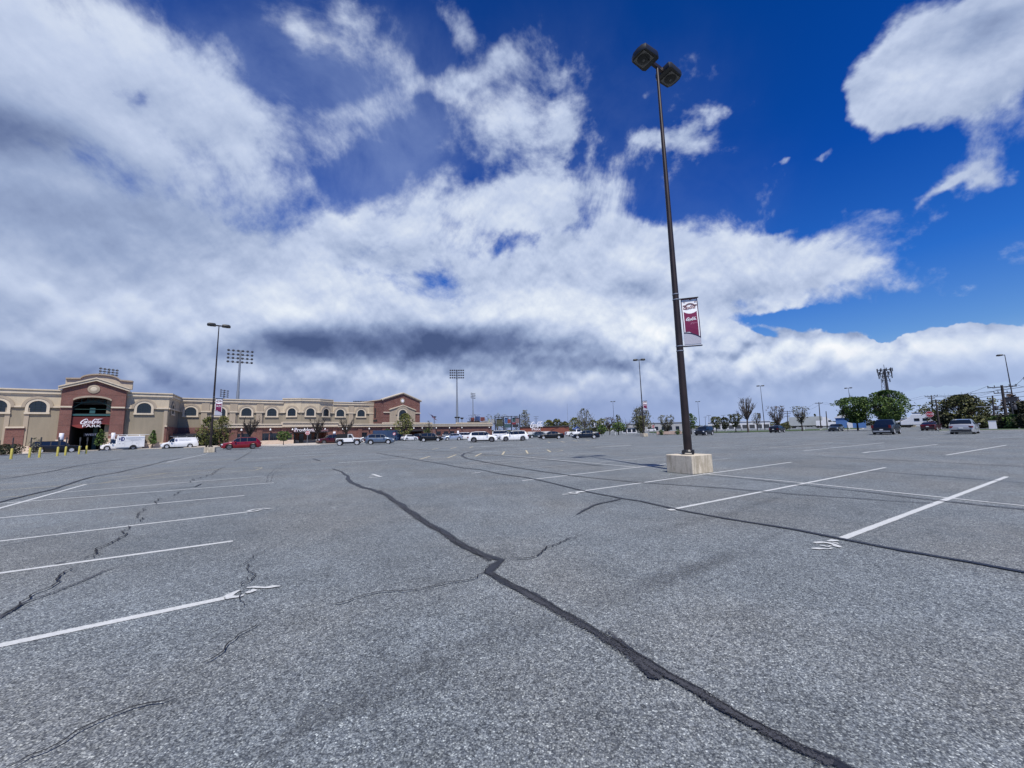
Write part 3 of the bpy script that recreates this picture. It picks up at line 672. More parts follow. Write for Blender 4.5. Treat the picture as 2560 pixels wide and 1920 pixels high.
mb = MB(); cornice(we, mb, 0, DEPTH, TOP, [(.22, .50), (.18, .28), (.42, .36), (.28, .14)]); we.box(mb, 0, DEPTH, 0, .25, 8.0, 8.28); mb.build('end_cornice', M_TRIM, wing)
mb = MB(); we.box(mb, 0.01, DEPTH, 0, .2, .05, 4.4); mb.build('end_brick', M_BRICK, wing)
arched_window(we, 3.4, 7.25, 9.1, 1.0, wing, proud=.05)
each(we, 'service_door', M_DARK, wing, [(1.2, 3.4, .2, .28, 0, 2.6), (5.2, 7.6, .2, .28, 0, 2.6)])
# brick entrance gable -------------------------------------------
PB = Plane(PA.O+PA.ex*gB0+PA.n*1.1, PA.O+PA.ex*gB1+PA.n*1.1); LB = PB.L; wB = Wing(PB)
oc = PB.sx(228, 1040); ohw = (PB.sx(277, 1040)-PB.sx(180, 1040))/2; zsp, zcr = 8.95, 10.0
EV, PK = 11.8, 13.55
mb = MB(); MBm = wB.M
narc = 18; rr = []
for i in range(narc+1):
    t = -1+2*i/narc; rr.append((oc+ohw*t, zsp+(zcr-zsp)*math.sqrt(max(0, 1-t*t*.86))-(zcr-zsp)*(1-math.sqrt(1)) if True else 0))
topz = lambda s_: EV+(PK-EV)*(1-abs(s_-LB/2)/(LB/2))
mb.prism([(0, 0), (oc-ohw, 0), (oc-ohw, rr[0][1]), (oc-ohw, topz(oc-ohw)), (0, EV)], -9, 0, MBm)
mb.prism([(oc+ohw, 0), (LB, 0), (LB, EV), (oc+ohw, topz(oc+ohw)), (oc+ohw, rr[-1][1])], -9, 0, MBm)
for i in range(narc):
    a, b = rr[i], rr[i+1]; mb.prism([a, b, (b[0], topz(b[0])), (a[0], topz(a[0]))], -9, 0, MBm)
gable = mb.build('entrance_gable', M_BRICK, stadium)
mb = MB()
for d0, d1, dz0, dz1 in ((-.3, .55, 0.0, .22), (-.3, .34, -.2, 0.0), (-.3, .42, -.42, -.2)):
    mb.prism([(-.45, EV+dz0-.1), (LB/2, PK+dz0), (LB/2, PK+dz1), (-.45, EV+dz1-.1)], d0, d1, MBm); mb.prism([(LB/2, PK+dz0), (LB+.45, EV+dz0-.1), (LB+.45, EV+dz1-.1), (LB/2, PK+dz1)], d0, d1, MBm)
mb.build('gable_cornice', M_TRIM, gable)
mb = MB(); Mm = MBm @ Matrix.Translation((PB.sx(235, 972), 0, 11.55)) @ Matrix.Rotation(-PI/2, 4, 'X')
mb.lathe([(.82, 0), (.82, .10), (.50, .16), (.48, .10)], 28, Mm); mb.build('medallion_ring', M_RING, gable)
mb = MB(); mb.lathe([(.47, 0.02), (.47, .12), (.3, .17)], 28, Mm); mb.build('medallion', M_TRIM, gable)
mb = MB()
for i in range(narc):
    a, b = rr[i], rr[i+1]; mb.prism([a, b, (b[0], b[1]+.32), (a[0], a[1]+.32)], 0, .10, MBm)
mb.build('arch_lintel', M_RING, gable)
each(wB, 'string_course', M_TRIM, gable, [(0, oc-ohw-.02, 0, .25, 8.0, 8.28), (oc+ohw+.02, LB, 0, .25, 8.0, 8.28)])
each(wB, 'stone_base', M_STONE, gable, [(-.05, oc-ohw-.01, 0, .30, 0, 2.2), (oc+ohw+.01, LB+.05, 0, .30, 0, 2.2)])
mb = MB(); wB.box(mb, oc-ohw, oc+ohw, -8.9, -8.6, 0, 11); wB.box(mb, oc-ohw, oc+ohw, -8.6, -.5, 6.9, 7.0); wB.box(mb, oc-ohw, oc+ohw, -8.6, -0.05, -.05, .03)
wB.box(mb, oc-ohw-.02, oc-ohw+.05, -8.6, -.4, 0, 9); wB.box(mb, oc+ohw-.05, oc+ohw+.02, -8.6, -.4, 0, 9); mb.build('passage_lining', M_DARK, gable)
# steelwork inside the arch
mb = MB(); DZ = -.55
def bar(mb_, a, b, r=.07, d=DZ): mb_.tube(MBm @ Vector((a[0], d, a[1])), MBm @ Vector((b[0], d, b[1])), r, n=6)
bar(mb, (oc-ohw, 9.0), (oc+ohw, 9.0)); bar(mb, (oc-ohw, 7.75), (oc+ohw, 7.75), .06)
for k in range(10):
    t0, t1 = -1+2*k/10, -1+2*(k+1)/10; f = lambda t: 8.05+1.25*(1-t*t)
    bar(mb, (oc+ohw*t0, f(t0)), (oc+ohw*t1, f(t1)), .08); 
for t in (-.6, -.3, 0, .3, .6): bar(mb, (oc+ohw*t, 8.05+1.25*(1-t*t)), (oc+ohw*t, zsp+(zcr-zsp)*math.sqrt(1-t*t*.86)-.05), .05)
for t in (-.45, .45): bar(mb, (oc+ohw*t, 8.9), (oc+ohw*t*.3, 9.7), .05)
mb.build('arch_truss', M_GREEN, gable)
mb = MB(); wB.box(mb, oc-ohw, oc+ohw, -.7, -.3, 6.55, 6.85); wB.box(mb, oc-.35, oc+.35, -.9, -.6, 6.85, 8.0); mb.build('steel_beam', M_GREEN2, gable)
mb = MB(); wB.box(mb, oc-.3, oc+.3, -6, -5.4, 0, 6.5); mb.build('inner_column', M_GREEN2, gable)
# entrance sign
sg = MB(); n = 24
up_ = [(oc-ohw+2*ohw*i/n, 6.35-.25*math.exp(-((i/n-.2)/.25)**2)*0) for i in range(n+1)]
lo_ = [(oc-ohw+2*ohw*i/n, 4.75-.55*math.sin(PI*min(1, i/n/.55))+.15*math.sin(PI*max(0, (i/n-.55)/.45))+.1*(i/n)) for i in range(n+1)]
for i in range(n): sg.prism([lo_[i], lo_[i+1], up_[i+1], up_[i]], -.6, -.35, MBm)
esign = sg.build('sign_panel', M_REDSIGN, gable)
sg = MB()
for i in range(n):
    w0 = max(.05, .75*math.sin(PI*min(1, i/n/.6)))if i/n < .6 else .12; w1 = max(.05, .75*math.sin(PI*min(1, (i+1)/n/.6))) if (i+1)/n < .6 else .12
    sg.prism([lo_[i], lo_[i+1], (lo_[i+1][0], lo_[i+1][1]+w1), (lo_[i][0], lo_[i][1]+w0)], -.35, -.31, MBm)
sg.build('sign_wave', M_REDSW, gable)
# flowing script lettering, drawn as tapering strokes (unit height about 1, width about 3.2)
def ell(cx, cy, rx, ry, a0, a1, sl=.28, n=12): return [(cx+rx*math.cos(R(a))+sl*ry*math.sin(R(a)), cy+ry*math.sin(R(a))) for a in [a0+(a1-a0)*i/n for i in range(n+1)]]
SCRIPT = [([(1.02, .70), (1.06, .86), (.96, .99), (.78, .97), (.5, .78), (.25, .48), (.12, .2), (.18, .02), (.42, -.02), (.7, .08), (.9, .22)], [.03, .05, .06, .075, .09, .11, .11, .1, .07, .05, .02]),
 ([(.3, .0), (.7, -.10), (1.15, -.12), (1.6, -.05)], [.02, .05, .06, .01]),
 (ell(.72, .36, .13, .21, 60, 430), .055), (ell(1.08, .36, .15, .22, 50, 300), .055), (ell(1.40, .34, .13, .20, 60, 400), .055), ([(1.60, .56), (1.52, .22), (1.62, .12), (1.74, .2)], .05),
 ([(1.05, .36), (1.2, .3)], .03), ([(1.66, .40), (1.84, .42)], .035),
 ([(2.36, .68), (2.42, .86), (2.30, .99), (2.12, .95), (1.92, .70), (1.78, .38), (1.76, .12), (1.9, .0), (2.08, .06), (2.2, .18)], [.03, .05, .06, .075, .09, .10, .10, .08, .05, .02]),
 (ell(2.20, .34, .12, .20, 60, 430), .055), ([(2.70, .98), (2.56, .55), (2.46, .18), (2.54, .04), (2.66, .12)], [.03, .06, .06, .05, .02]),
 (ell(2.80, .32, .13, .20, 60, 400), .055), ([(3.00, .54), (2.92, .2), (3.02, .06), (3.16, .16)], .05),
 ([(2.2, .98), (2.5, .93), (2.85, .97), (3.25, 1.05)], [.02, .06, .06, .01])]
def script(mb, M, scale, d0, d1, bold=1.0):
    """M maps (x, d, z)"""
    for pts, w in SCRIPT:
        n = len(pts); ws = [w]*n if not isinstance(w, list) else w
        Lp = []; Rp = []
        for i, (x, z) in enumerate(pts):
            a = pts[max(0, i-1)]; b = pts[min(n-1, i+1)]; dx_, dz_ = b[0]-a[0], b[1]-a[1]; l = math.hypot(dx_, dz_) or 1
            k = ws[i]*bold; nx, nz = -dz_/l*k, dx_/l*k
            Lp.append(((x+nx)*scale, (z+nz)*scale)); Rp.append(((x-nx)*scale, (z-nz)*scale))
        for i in range(n-1): mb.prism([Rp[i], Rp[i+1], Lp[i+1], Lp[i]], d0, d1, M)
def put_text(mb, txt, size, M, depth=.04):
    vs, fs = text_geo(txt, size, depth)
    mb.add([M @ Vector((v.x, -v.z, v.y)) for v in vs], [tuple(reversed(f)) for f in fs])
Mt = MBm @ Matrix.Translation((oc, 0, 0))
s0x, s1x = PB.sx(200, 1048), PB.sx(256, 1048); scw = (s1x-s0x)/3.25
# local x of the wall runs left to right as seen from outside
sg = MB(); script(sg, MBm @ Matrix.Translation((s0x, 0, 5.05)), scw, -.34, -.16, .85); sg.build('script_lettering', M_SIGNW, gable)
sg = MB(); script(sg, MBm @ Matrix.Translation((s0x+.05, 0, 5.0)), scw, -.36, -.30, 1.3); sg.build('script_backing', M_SIGNP, gable)
sg = MB(); put_text(sg, 'PARK', .66, MBm @ Matrix.Translation((PB.sx(229, 1060), -.2, 4.40)) @ Matrix.Diagonal((1.55, 1, 1, 1)), .12); sg.build('park_lettering', M_SIGNW, gable)
sg = MB(); wB.box(sg, oc-1.0, oc+.9, -2.1, -2.0, 2.75, 3.3); sg.build('gate_sign', M_DGREY, gable)
sg = MB(); put_text(sg, 'WEST', .5, MBm @ Matrix.Translation((oc-.05, -1.97, 2.86)) @ Matrix.Diagonal((1.15, 1, 1, 1)), .03); sg.build('gate_lettering', M_SIGNW, gable)
# curved parapet behind the gable
mb = MB(); sc = PB.sx(240, 945); PR = 3.6; pts = [(sc-PR*1.28, 12.2), (sc-PR*1.28, 13.75), (sc-PR*.8, 13.85)]+[(sc+PR*.75*math.cos(R(a)), 13.8+1.05*math.sin(R(a))) for a in range(175, 0, -12)]+[(sc+PR*.8, 13.85), (sc+PR*1.28, 13.75), (sc+PR*1.28, 12.2)]
mb.prism(pts, -5.5, -4.6, MBm); par = mb.build('curved_parapet', M_CREAM, stadium)
mb = MB(); top = pts[1:-1]
for i in range(len(top)-1): (x0, z0), (x1, z1) = top[i], top[i+1]; mb.prism([(x0, z0), (x1, z1), (x1, z1+.26), (x0, z0+.26)], -5.7, -4.3, MBm)
mb.build('parapet_coping', M_RING, par)
mb = MB(); wB.box(mb, 0, LB, -9, -5.6, 9, 11.2); mb.build('roof_block', M_ROOF, stadium)
# recessed long wing ----------------------------------------------
sb0, sb1 = PC.sx(706.5), PC.sx(831)
mb = MB(); wc.box(mb, -1.5, LC, -14, 0, 0, 10.2); hall = mb.build('recessed_wall', M_TAN, stadium)
each(wc, 'upper_stucco_band', M_CREAM, hall, [(a, b, 0, .07, 8.25, 10.2) for a, b in ((-.2, sb0), (sb1, LC))])
for a, b in ((-.2, sb0), (sb1, LC)):
    mb = MB(); cornice(wc, mb, a, b, TOP, [(.22, .55), (.18, .30), (.42, .38), (.28, .16)]); mb.build('cornice', M_TRIM, hall)
wl = [PC.sx(475), PC.sx(549), PC.sx(615), PC.sx(678.6), PC.sx(850), PC.sx(902)]
each(wc, 'string_course', M_TRIM, hall, [(a, b, 0, .34, 8.0, 8.28) for a, b in band_segments([(0, sb0), (sb1, LC)], wl, hwA*1.75)])
each(wc, 'pilaster', M_RING, hall, [(PC.sx(p_)-.75, PC.sx(p_)+.75, 0, .22, 4.0, 10.15) for p_ in (511.6, 582.4, 648.5, 877.5, 928.8)])
for c in wl: arched_window(wc, c, 7.25, 9.1, 1.05, hall, proud=.07)
for p_ in (511.6+7, 582.4+7, 648.5+7, 877.5+6, 928.8+6):
    q_ = PC.sx(p_); mb = MB(); wc.box(mb, q_-.15, q_+.15, .0, .36, 7.5, 7.9); wc.box(mb, q_-.06, q_+.06, .0, .28, 4.7, 7.52); mb.build('downpipe', M_DGREY, hall)
mb = MB(); wc.box(mb, -1.5, 11, 0, .3, .05, 4.4); mb.build('lower_brick', M_BRICK, hall)
mb = MB(); wc.box(mb, 6.5, 11, 0, .4, 4.35, 4.62); mb.build('lower_cap', M_TRIM, hall)
# three sided bay
bay_pts = [PC.O+PC.ex*sb0, PC.O+PC.ex*PC.sx(748)+PC.n*2.2, PC.O+PC.ex*PC.sx(793)+PC.n*2.2, PC.O+PC.ex*(sb1-.2)]
bay_prism = MB(); vs = []
for z in (0, 10.6): vs += [(p-ROOT)+Vector((0, 0, z)) for p in [bay_pts[0]-PC.n*1, *bay_pts, bay_pts[3]-PC.n*1]]
bay_prism.add(vs, [(5, 4, 3, 2, 1, 0), (6, 7, 8, 9, 10, 11)]+[(i, (i+1) % 6, (i+1) % 6+6, i+6) for i in range(6)])
bay = bay_prism.build('bay_wall', M_TAN, stadium)
for k, fx in ((0, 728), (1, 772.5), (2, 813)):
    pl = Plane(bay_pts[k], bay_pts[k+1]); wq = Wing(pl)
    mb = MB(); wq.box(mb, 0, pl.L, 0, .07, 8.25, 10.6); mb.build('bay_upper_band', M_CREAM, bay)
    mb = MB(); cornice(wq, mb, -.1, pl.L+.1, 11.85, [(.22, .50), (.2, .30), (.3, .42), (.35, .2), (.22, .12)]); c_ = pl.L/2
    mb.build('bay_cornice', M_TRIM, bay); each(wq, 'string_course', M_TRIM, bay, [t_ for t_ in ((0, c_-1.6, 0, .34, 8.0, 8.28), (c_+1.6, pl.L, 0, .34, 8.0, 8.28)) if t_[1] > t_[0]])
    arched_window(wq, c_, 7.25, 9.15, .98, bay, proud=.07)
# second brick gable ----------------------------------------------
D0, D1 = at_z(959.8, 997.7, 12.0), at_z(1050, 1002.5, 12.0)
PD = Plane(D0, D1); LD = PD.L; wd = Wing(PD); MD = wd.M
mb = MB(); mb.prism([(0, 0), (LD, 0), (LD, 12), (LD/2, 14.1), (0, 12)], -1.2, 0, MD); wd.box(mb, 0, LD, -13, -1.2, 0, 11.8); g2 = mb.build('brick_gable', M_BRICK, stadium)
mb = MB()
wd.box(mb, -.3, LD+.3, -13.2, -1.2, 11.8, 12.05)
for d0, d1, z0_, z1_ in ((-1.2, .45, 0.0, .22), (-.3, .25, -.24, 0.0)):
    mb.prism([(-.4, 12+z0_-.1), (LD/2, 14.1+z0_), (LD/2, 14.1+z1_), (-.4, 12+z1_-.1)], d0, d1, MD); mb.prism([(LD/2, 14.1+z0_), (LD+.4, 12+z0_-.1), (LD+.4, 12+z1_-.1), (LD/2, 14.1+z1_)], d0, d1, MD)
wd.box(mb, -.1, PD.sx(973), 0, .25, 8.0, 8.3); wd.box(mb, PD.sx(1037), LD+.1, 0, .25, 8.0, 8.3); mb.build('gable_cornice', M_TRIM, g2)
mb = MB(); Mm = MD @ Matrix.Translation((PD.sx(1006, 1000), 0, 11.75)) @ Matrix.Rotation(-PI/2, 4, 'X'); mb.lathe([(.8, 0), (.8, .1), (.5, .14), (.48, .1)], 24, Mm); mb.build('medallion_ring', M_RING, g2)
mb = MB(); mb.lathe([(.45, .02), (.45, .14), (.2, .16)], 24, Mm); mb.build('medallion', M_SIGNW, g2)
pa, pb = PD.sx(973.5), PD.sx(1037); pm = (pa+pb)/2
mb = MB(); mb.prism([(pa, 3), (pb, 3), (pb, 8.9), (pm, 10.3), (pa, 8.9)], 0, .2, MD); mb.build('stucco_panel', M_RING, g2)
mb = MB(); mb.prism([(pa-.2, 8.85), (pm, 10.3), (pm, 10.55), (pa-.2, 9.1)], 0, .45, MD); mb.prism([(pm, 10.3), (pb+.2, 8.85), (pb+.2, 9.1), (pm, 10.55)], 0, .45, MD); mb.build('panel_cornice', M_TRIM, g2)
arched_window(wd, PD.sx(1005.5), 6.1, 8.95, 1.35, g2, proud=.2)
# narrow windows on its shaded left side
Ps = Plane(PD.O-PD.n*13, PD.O); ws_ = Wing(Ps)
each(ws_, 'side_window', M_GLASSD, g2, [(3.5+k*2.2, 4.3+k*2.2, 0, .05, 6.8, 9.6) for k in range(3)]+[(3.0, 9.5, 0, .06, 5.6, 6.2)])
# low concourse front ----------------------------------------------
CT = 4.7
E0, E1 = at_z(575, 1059.5, CT), at_z(1229, 1059.5, CT)
PE = Plane(E0, E1); LE = PE.L; wE = Wing(PE); ME = wE.M
e0, e1 = PE.sx(736), PE.sx(817)          # recessed ticket entrance
f0, f1 = PE.sx(1020), PE.sx(1055)
mb = MB()
wE.box(mb, 0, e0, -8, 0, 0, 3.95); wE.box(mb, e1, f0, -8, 0, 0, 3.95); wE.box(mb, f1, LE, -8, 0, 0, 3.95); wE.box(mb, e0, e1, -8, 0, 2.75, 3.95); wE.box(mb, e0, e1, -8, -3.2, 0, 2.75); wE.box(mb, f0, f1, -8, 0, 2.5, 3.95); wE.box(mb, f0, f1, -8, -3, 0, 2.5)
low = mb.build('concourse_wall', M_BRICK, stadium)
mb = MB(); cornice(wE, mb, -.3, LE+.3, CT, [(.26, .55), (.16, .22), (.42, .42)]); 
q0, q1 = PE.sx(704.5), PE.sx(843); cornice(wE, mb, q0, q1, 5.15, [(.24, .80), (.12, .5), (.2, .66), (.14, .45), (.44, .58)])
q2, q3 = PE.sx(957), PE.sx(1080); cornice(wE, mb, q2, q3, 5.1, [(.26, .3), (.14, .2)])
q4, q5 = PE.sx(1141), LE; cornice(wE, mb, q4, q5, 5.15, [(.26, .3), (.2, .2)])
mb.build('cornice', M_TRIM, low)
mb = MB(); wE.box(mb, -.3, LE+.3, -16, -.3, 3.9, 4.5); mb.build('concourse_roof', M_ROOF, low)
each(wE, 'stone_base', M_STONE, low, [(0, e0, 0, .12, 0, 1.0), (e1, PE.sx(838), 0, .12, 0, 1.0), (e0, e1, -3.2, -3.1, 0, .9)])
each(wE, 'brick_pier', M_BRICK, low, [(PE.sx(p_)-.55, PE.sx(p_)+.55, 0, .16, 1.0, 3.86) for p_ in (711, 838, 650, 587, 900, 960, 1145)])
def fixture(q_, z=3.35):
    m_ = MB(); m_.lathe([(.09, .36), (.13, .28), (.20, 0)], 10, ME @ Matrix.Translation((q_, .35, z-.1))); wE.box(m_, q_-.05, q_+.05, .0, .3, z+.25, z+.35); return m_.build('wall_lamp', M_WHITEM, low)
for p_ in (604, 676, 731, 761, 788, 812, 856, 865.5, 922, 976, 1054, 1033, 1089, 1122, 1153, 1221): fixture(PE.sx(p_))
for p_, hw_, z0_, z1_ in ((592, .75, 1.0, 2.5), (616, .75, 1.0, 2.5), (663.5, .8, 1.0, 2.5), (686, .75, .6, 2.5), (722.5, .75, 1.0, 2.5), (911, .8, 1, 2.3), (1096, .9, 1.2, 2.2), (1115, .9, 1.2, 2.2), (1130, .9, 1.2, 2.2)):
    mb = MB(); q_ = PE.sx(p_); wE.box(mb, q_-hw_, q_+hw_, 0, .03, z0_, z1_); mb.cur = 1
    wE.box(mb, q_-hw_-.08, q_+hw_+.08, 0, .08, z1_, z1_+.1); wE.box(mb, q_-.04, q_+.04, .03, .07, z0_, z1_); wE.box(mb, q_-hw_, q_+hw_, .03, .07, (z0_+z1_)/2-.04, (z0_+z1_)/2+.04)
    mb.build('window', [M_GLASSD, M_DGREY], low)
each(wE, 'ticket_window', M_GLASSD, low, [(e0+(e1-e0)*a_, e0+(e1-e0)*b_, -3.1, -3.04, .02 if a_ < .5 else .9, 2.4) for a_, b_ in ((.06, .2), (.32, .45), (.58, .70), (.8, .93))])
each(wE, 'entrance_canopy', M_DGREY, low, [(e0-.2, e1+.2, -.2, 1.2, 2.62, 2.8), (f0, f1, 0, 2.2, 2.45, 2.8)])
sg = MB(); Ms = ME @ Matrix.Translation(((PE.sx(743)+PE.sx(772))/2, 1.1, 2.85)) @ Matrix.Diagonal((.92, 1, 1, 1)); put_text(sg, 'Provident', 1.25, Ms, .1); sg.build('bank_lettering', M_SIGNW, low)
M_GLET = mat('grey red lettering', (.36, .22, .23), .5)
sg = MB(); Ms = ME @ Matrix.Translation(((PE.sx(774)+PE.sx(817))/2, 1.1, 2.85)) @ Matrix.Diagonal((.95, 1, 1, 1)); put_text(sg, 'Bank Gate', 1.0, Ms, .08); sg.build('gate_lettering', M_GLET, low)
sg = MB(); sg.lathe([(.42, 0), (.42, .08)], 20, ME @ Matrix.Translation((PE.sx(738.5), .1, 3.2)) @ Matrix.Rotation(-PI/2, 4, 'X')); sg.build('round_emblem', M_GLET, low)
# dark canopy and railings in the corner between the wings
mb = MB(); wc.box(mb, -1, 13, .6, 5.5, 2.6, 2.95); mb.build('corner_canopy', M_DGREY, hall)
each(wc, 'canopy_post', M_BLACK, hall, [(-.5+k*1.9, -.3+k*1.9, 5, 5.2, 0, 2.6) for k in range(8)])
each(wc, 'railing', M_BLACK, hall, [(-1, 13, 5.05, 5.15, .9, 1.0)])
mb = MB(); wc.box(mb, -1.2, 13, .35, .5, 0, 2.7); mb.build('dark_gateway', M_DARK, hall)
# pavement and kerb along the front
def slab(name, pts, z0, z1, m, kind='structure'):
    mb = MB(); n = len(pts); vs = [Vector((p[0], p[1], z0)) for p in pts]+[Vector((p[0], p[1], z1)) for p in pts]
    mb.add(vs, [tuple(range(n-1, -1, -1)), tuple(range(n, 2*n))]+[(i, (i+1) % n, (i+1) % n+n, i+n) for i in range(n)])
    o = mb.build(name, m); o['kind'] = kind; return o
M_CONC = mat('pale concrete', (.50, .45, .38), .85, noise=(3, .15), bump=(40, .2, .004))
front = px((-160, 1147), (0, 1140.5), (100, 1134.5), (205, 1128.5), (330, 1123.5), (420, 1121), (560, 1117), (640, 1115.5), (700, 1116), (800, 1112.5), (900, 1107), (1000, 1101))
back = [PE.O+PE.ex*PE.sx(1000)+PE.n*.2, PE.O+PE.n*.2-PE.ex*2, PC.O+PC.ex*8+PC.n*.2, PC.O-PC.ex*1+PC.n*.3, PA.O+PA.ex*LA+PA.n*.4, PA.O+PA.ex*sL+PA.n*.4]
slab('sidewalk', front+back, 0.0, .13, M_CONC)
# ---------------------------------------------------------------- vehicles
M_TYRE = mat('tyre rubber', (.014, .014, .015), .85)
M_RIM = mat('alloy rim', (.50, .51, .53), .35, .2)
M_RIMD = mat('dark rim', (.12, .12, .13), .35, .2)
M_CGLASS = mat('car glass', (.010, .013, .017), .04, spec=.8)
M_PLASTIC = mat('black car plastic', (.018, .018, .02), .6)
M_CHROME = mat('chrome', (.6, .6, .62), .15, 1.0)
M_HEAD = mat('headlamp lens', (.75, .77, .8), .1, .2)
M_TAIL = mat('red tail lamp', (.13, .005, .006), .15)
M_PLATE = mat('licence plate', (.62, .63, .60), .5)
M_FABRIC = mat('black canvas top', (.012, .013, .016), .9)
def paint(name, c, metal=.25): return mat(name, c, .28, metal, coat=.7, spec=.5)
P_WHITE = paint('white car paint', (.78, .78, .77), 0); P_RED = paint('red car paint', (.20, .003, .008), .15); P_DRED = mat('dark red car paint', (.05, .002, .004), .3, .1, coat=.4)
P_BLACK = mat('black car paint', (.005, .005, .006), .35, .0, coat=.3, spec=.35); P_NAVY = mat('dark blue car paint', (.004, .008, .018), .32, .1, coat=.35, spec=.4); P_BLUEG = paint('blue grey car paint', (.10, .135, .19), .3)
P_SILVER = paint('silver car paint', (.40, .405, .41), .3); P_GREY = paint('grey car paint', (.12, .13, .15), .5); P_GREEN = paint('dark green grey car paint', (.05, .065, .07), .5); P_LBLUE = paint('pale silver blue paint', (.40, .45, .52), .5)
def lerp_list(L, x):
    if x <= L[0][0]: return L[0][1]
    for (a, va), (b, vb) in zip(L, L[1:]):
        if x <= b: return va+(vb-va)*(x-a)/(b-a) if b > a else vb
    return L[-1][1]
# t runs 0 (front bumper) .. 1 (rear bumper); heights in metres
CARS = {
 'suv': dict(L=4.75, W=1.92, r=.37, ax=(.19, .79), top=[(0, .60), (.015, .84), (.05, .97), (.24, 1.10), (.37, 1.60), (.45, 1.70), (.75, 1.70), (.88, 1.64), (.965, 1.15), (.99, 1.05), (1, .75)],
             belt=[(0, .55), (.04, .86), (.24, 1.03), (.9, 1.10), (1, .72)], ws=(.24, .40), rs=(.88, .965), win=[(.30, .445), (.465, .625), (.645, .87)], clr=.24, roofw=.76),
 'bigsuv': dict(L=5.4, W=2.03, r=.40, ax=(.18, .79), top=[(0, .70), (.012, .98), (.05, 1.12), (.22, 1.20), (.34, 1.80), (.40, 1.90), (.90, 1.90), (.955, 1.80), (.985, 1.2), (1, .8)],
             belt=[(0, .6), (.04, 1.0), (.22, 1.16), (.95, 1.20), (1, .78)], ws=(.22, .37), rs=(.94, .985), win=[(.27, .42), (.44, .60), (.62, .92)], clr=.30, roofw=.82),
 'sedan': dict(L=4.75, W=1.84, r=.33, ax=(.19, .79), top=[(0, .50), (.015, .68), (.06, .80), (.27, .96), (.42, 1.38), (.50, 1.45), (.64, 1.44), (.72, 1.36), (.86, 1.06), (.97, 1.02), (1, .72)],
             belt=[(0, .48), (.05, .74), (.27, .90), (.86, .98), (.97, .98), (1, .7)], ws=(.27, .44), rs=(.70, .86), win=[(.33, .49), (.51, .66), (.67, .76)], clr=.18, roofw=.72),
 'hatch': dict(L=4.25, W=1.80, r=.33, ax=(.20, .80), top=[(0, .52), (.015, .72), (.06, .84), (.25, 1.00), (.40, 1.42), (.50, 1.50), (.72, 1.47), (.86, 1.34), (.96, 1.02), (.985, .95), (1, .7)],
             belt=[(0, .5), (.05, .78), (.25, .94), (.9, 1.04), (1, .7)], ws=(.25, .42), rs=(.84, .96), win=[(.31, .47), (.49, .66), (.68, .82)], clr=.18, roofw=.74),
 'wagon': dict(L=4.9, W=1.90, r=.37, ax=(.19, .79), top=[(0, .58), (.015, .80), (.05, .93), (.25, 1.06), (.40, 1.56), (.48, 1.66), (.70, 1.66), (.85, 1.58), (.955, 1.12), (.985, 1.02), (1, .75)],
             belt=[(0, .55), (.04, .84), (.25, 1.0), (.9, 1.08), (1, .72)], ws=(.25, .43), rs=(.83, .955), win=[(.32, .46), (.48, .63), (.65, .84)], clr=.22, roofw=.72),
 'van': dict(L=5.7, W=2.02, r=.38, ax=(.155, .77), top=[(0, .62), (.01, .86), (.05, 1.02), (.17, 1.20), (.27, 1.92), (.33, 2.06), (.97, 2.06), (.99, 1.95), (1, .8)],
             belt=[(0, .6), (.04, .95), (.17, 1.14), (.97, 1.22), (1, .78)], ws=(.17, .30), rs=(2, 3), win=[(.215, .345)], clr=.28, roofw=.86),
 'pickup': dict(L=5.8, W=2.03, r=.41, ax=(.17, .78), top=[(0, .70), (.012, .98), (.05, 1.14), (.24, 1.22), (.35, 1.80), (.41, 1.90), (.575, 1.89), (.62, 1.80), (.645, 1.24), (.985, 1.24), (1, .9)],
             belt=[(0, .6), (.04, 1.02), (.24, 1.17), (.63, 1.20), (.985, 1.22), (1, .85)], ws=(.24, .38), rs=(.60, .645), win=[(.295, .43), (.45, .60)], clr=.34, roofw=.80),
 'regcab': dict(L=5.6, W=2.0, r=.40, ax=(.17, .78), top=[(0, .70), (.012, .95), (.05, 1.08), (.27, 1.18), (.37, 1.76), (.42, 1.84), (.50, 1.82), (.535, 1.74), (.55, 1.20), (.985, 1.2), (1, .9)],
             belt=[(0, .6), (.04, 1.0), (.27, 1.13), (.55, 1.16), (.985, 1.18), (1, .85)], ws=(.27, .40), rs=(.52, .55), win=[(.325, .51)], clr=.34, roofw=.80),
}
def wheel(root, x, y, r, side, rim, w=.24):
    t = MB(); Mx = Matrix.Translation((x, y, r)) @ Matrix.Rotation(-side*PI/2, 4, 'X')
    t.lathe([(r*.68, -w/2), (r*.93, -w/2), (r, -w*.32), (r, w*.32), (r*.93, w/2), (r*.68, w/2)], 24, Mx, False)
    tw = t.build('wheel', M_TYRE, root, 40)
    q_ = MB(); q_.lathe([(r*.70, w*.42), (r*.68, w*.50), (r*.62, w*.38), (r*.2, w*.34), (0.01, w*.34)], 20, Mx)
    for k in range(5):
        a = 2*PI*k/5; ca, sa = math.cos(a), math.sin(a)
        M2 = Mx @ Matrix.Rotation(a, 4, 'Z'); q_.box((r*.10, -r*.075, w*.30), (r*.66, r*.085, w*.47), M2)
    q_.lathe([(r*.16, w*.30), (r*.16, w*.48), (r*.1, w*.5)], 12, Mx)
    q_.build('rim', rim, tw, 40)
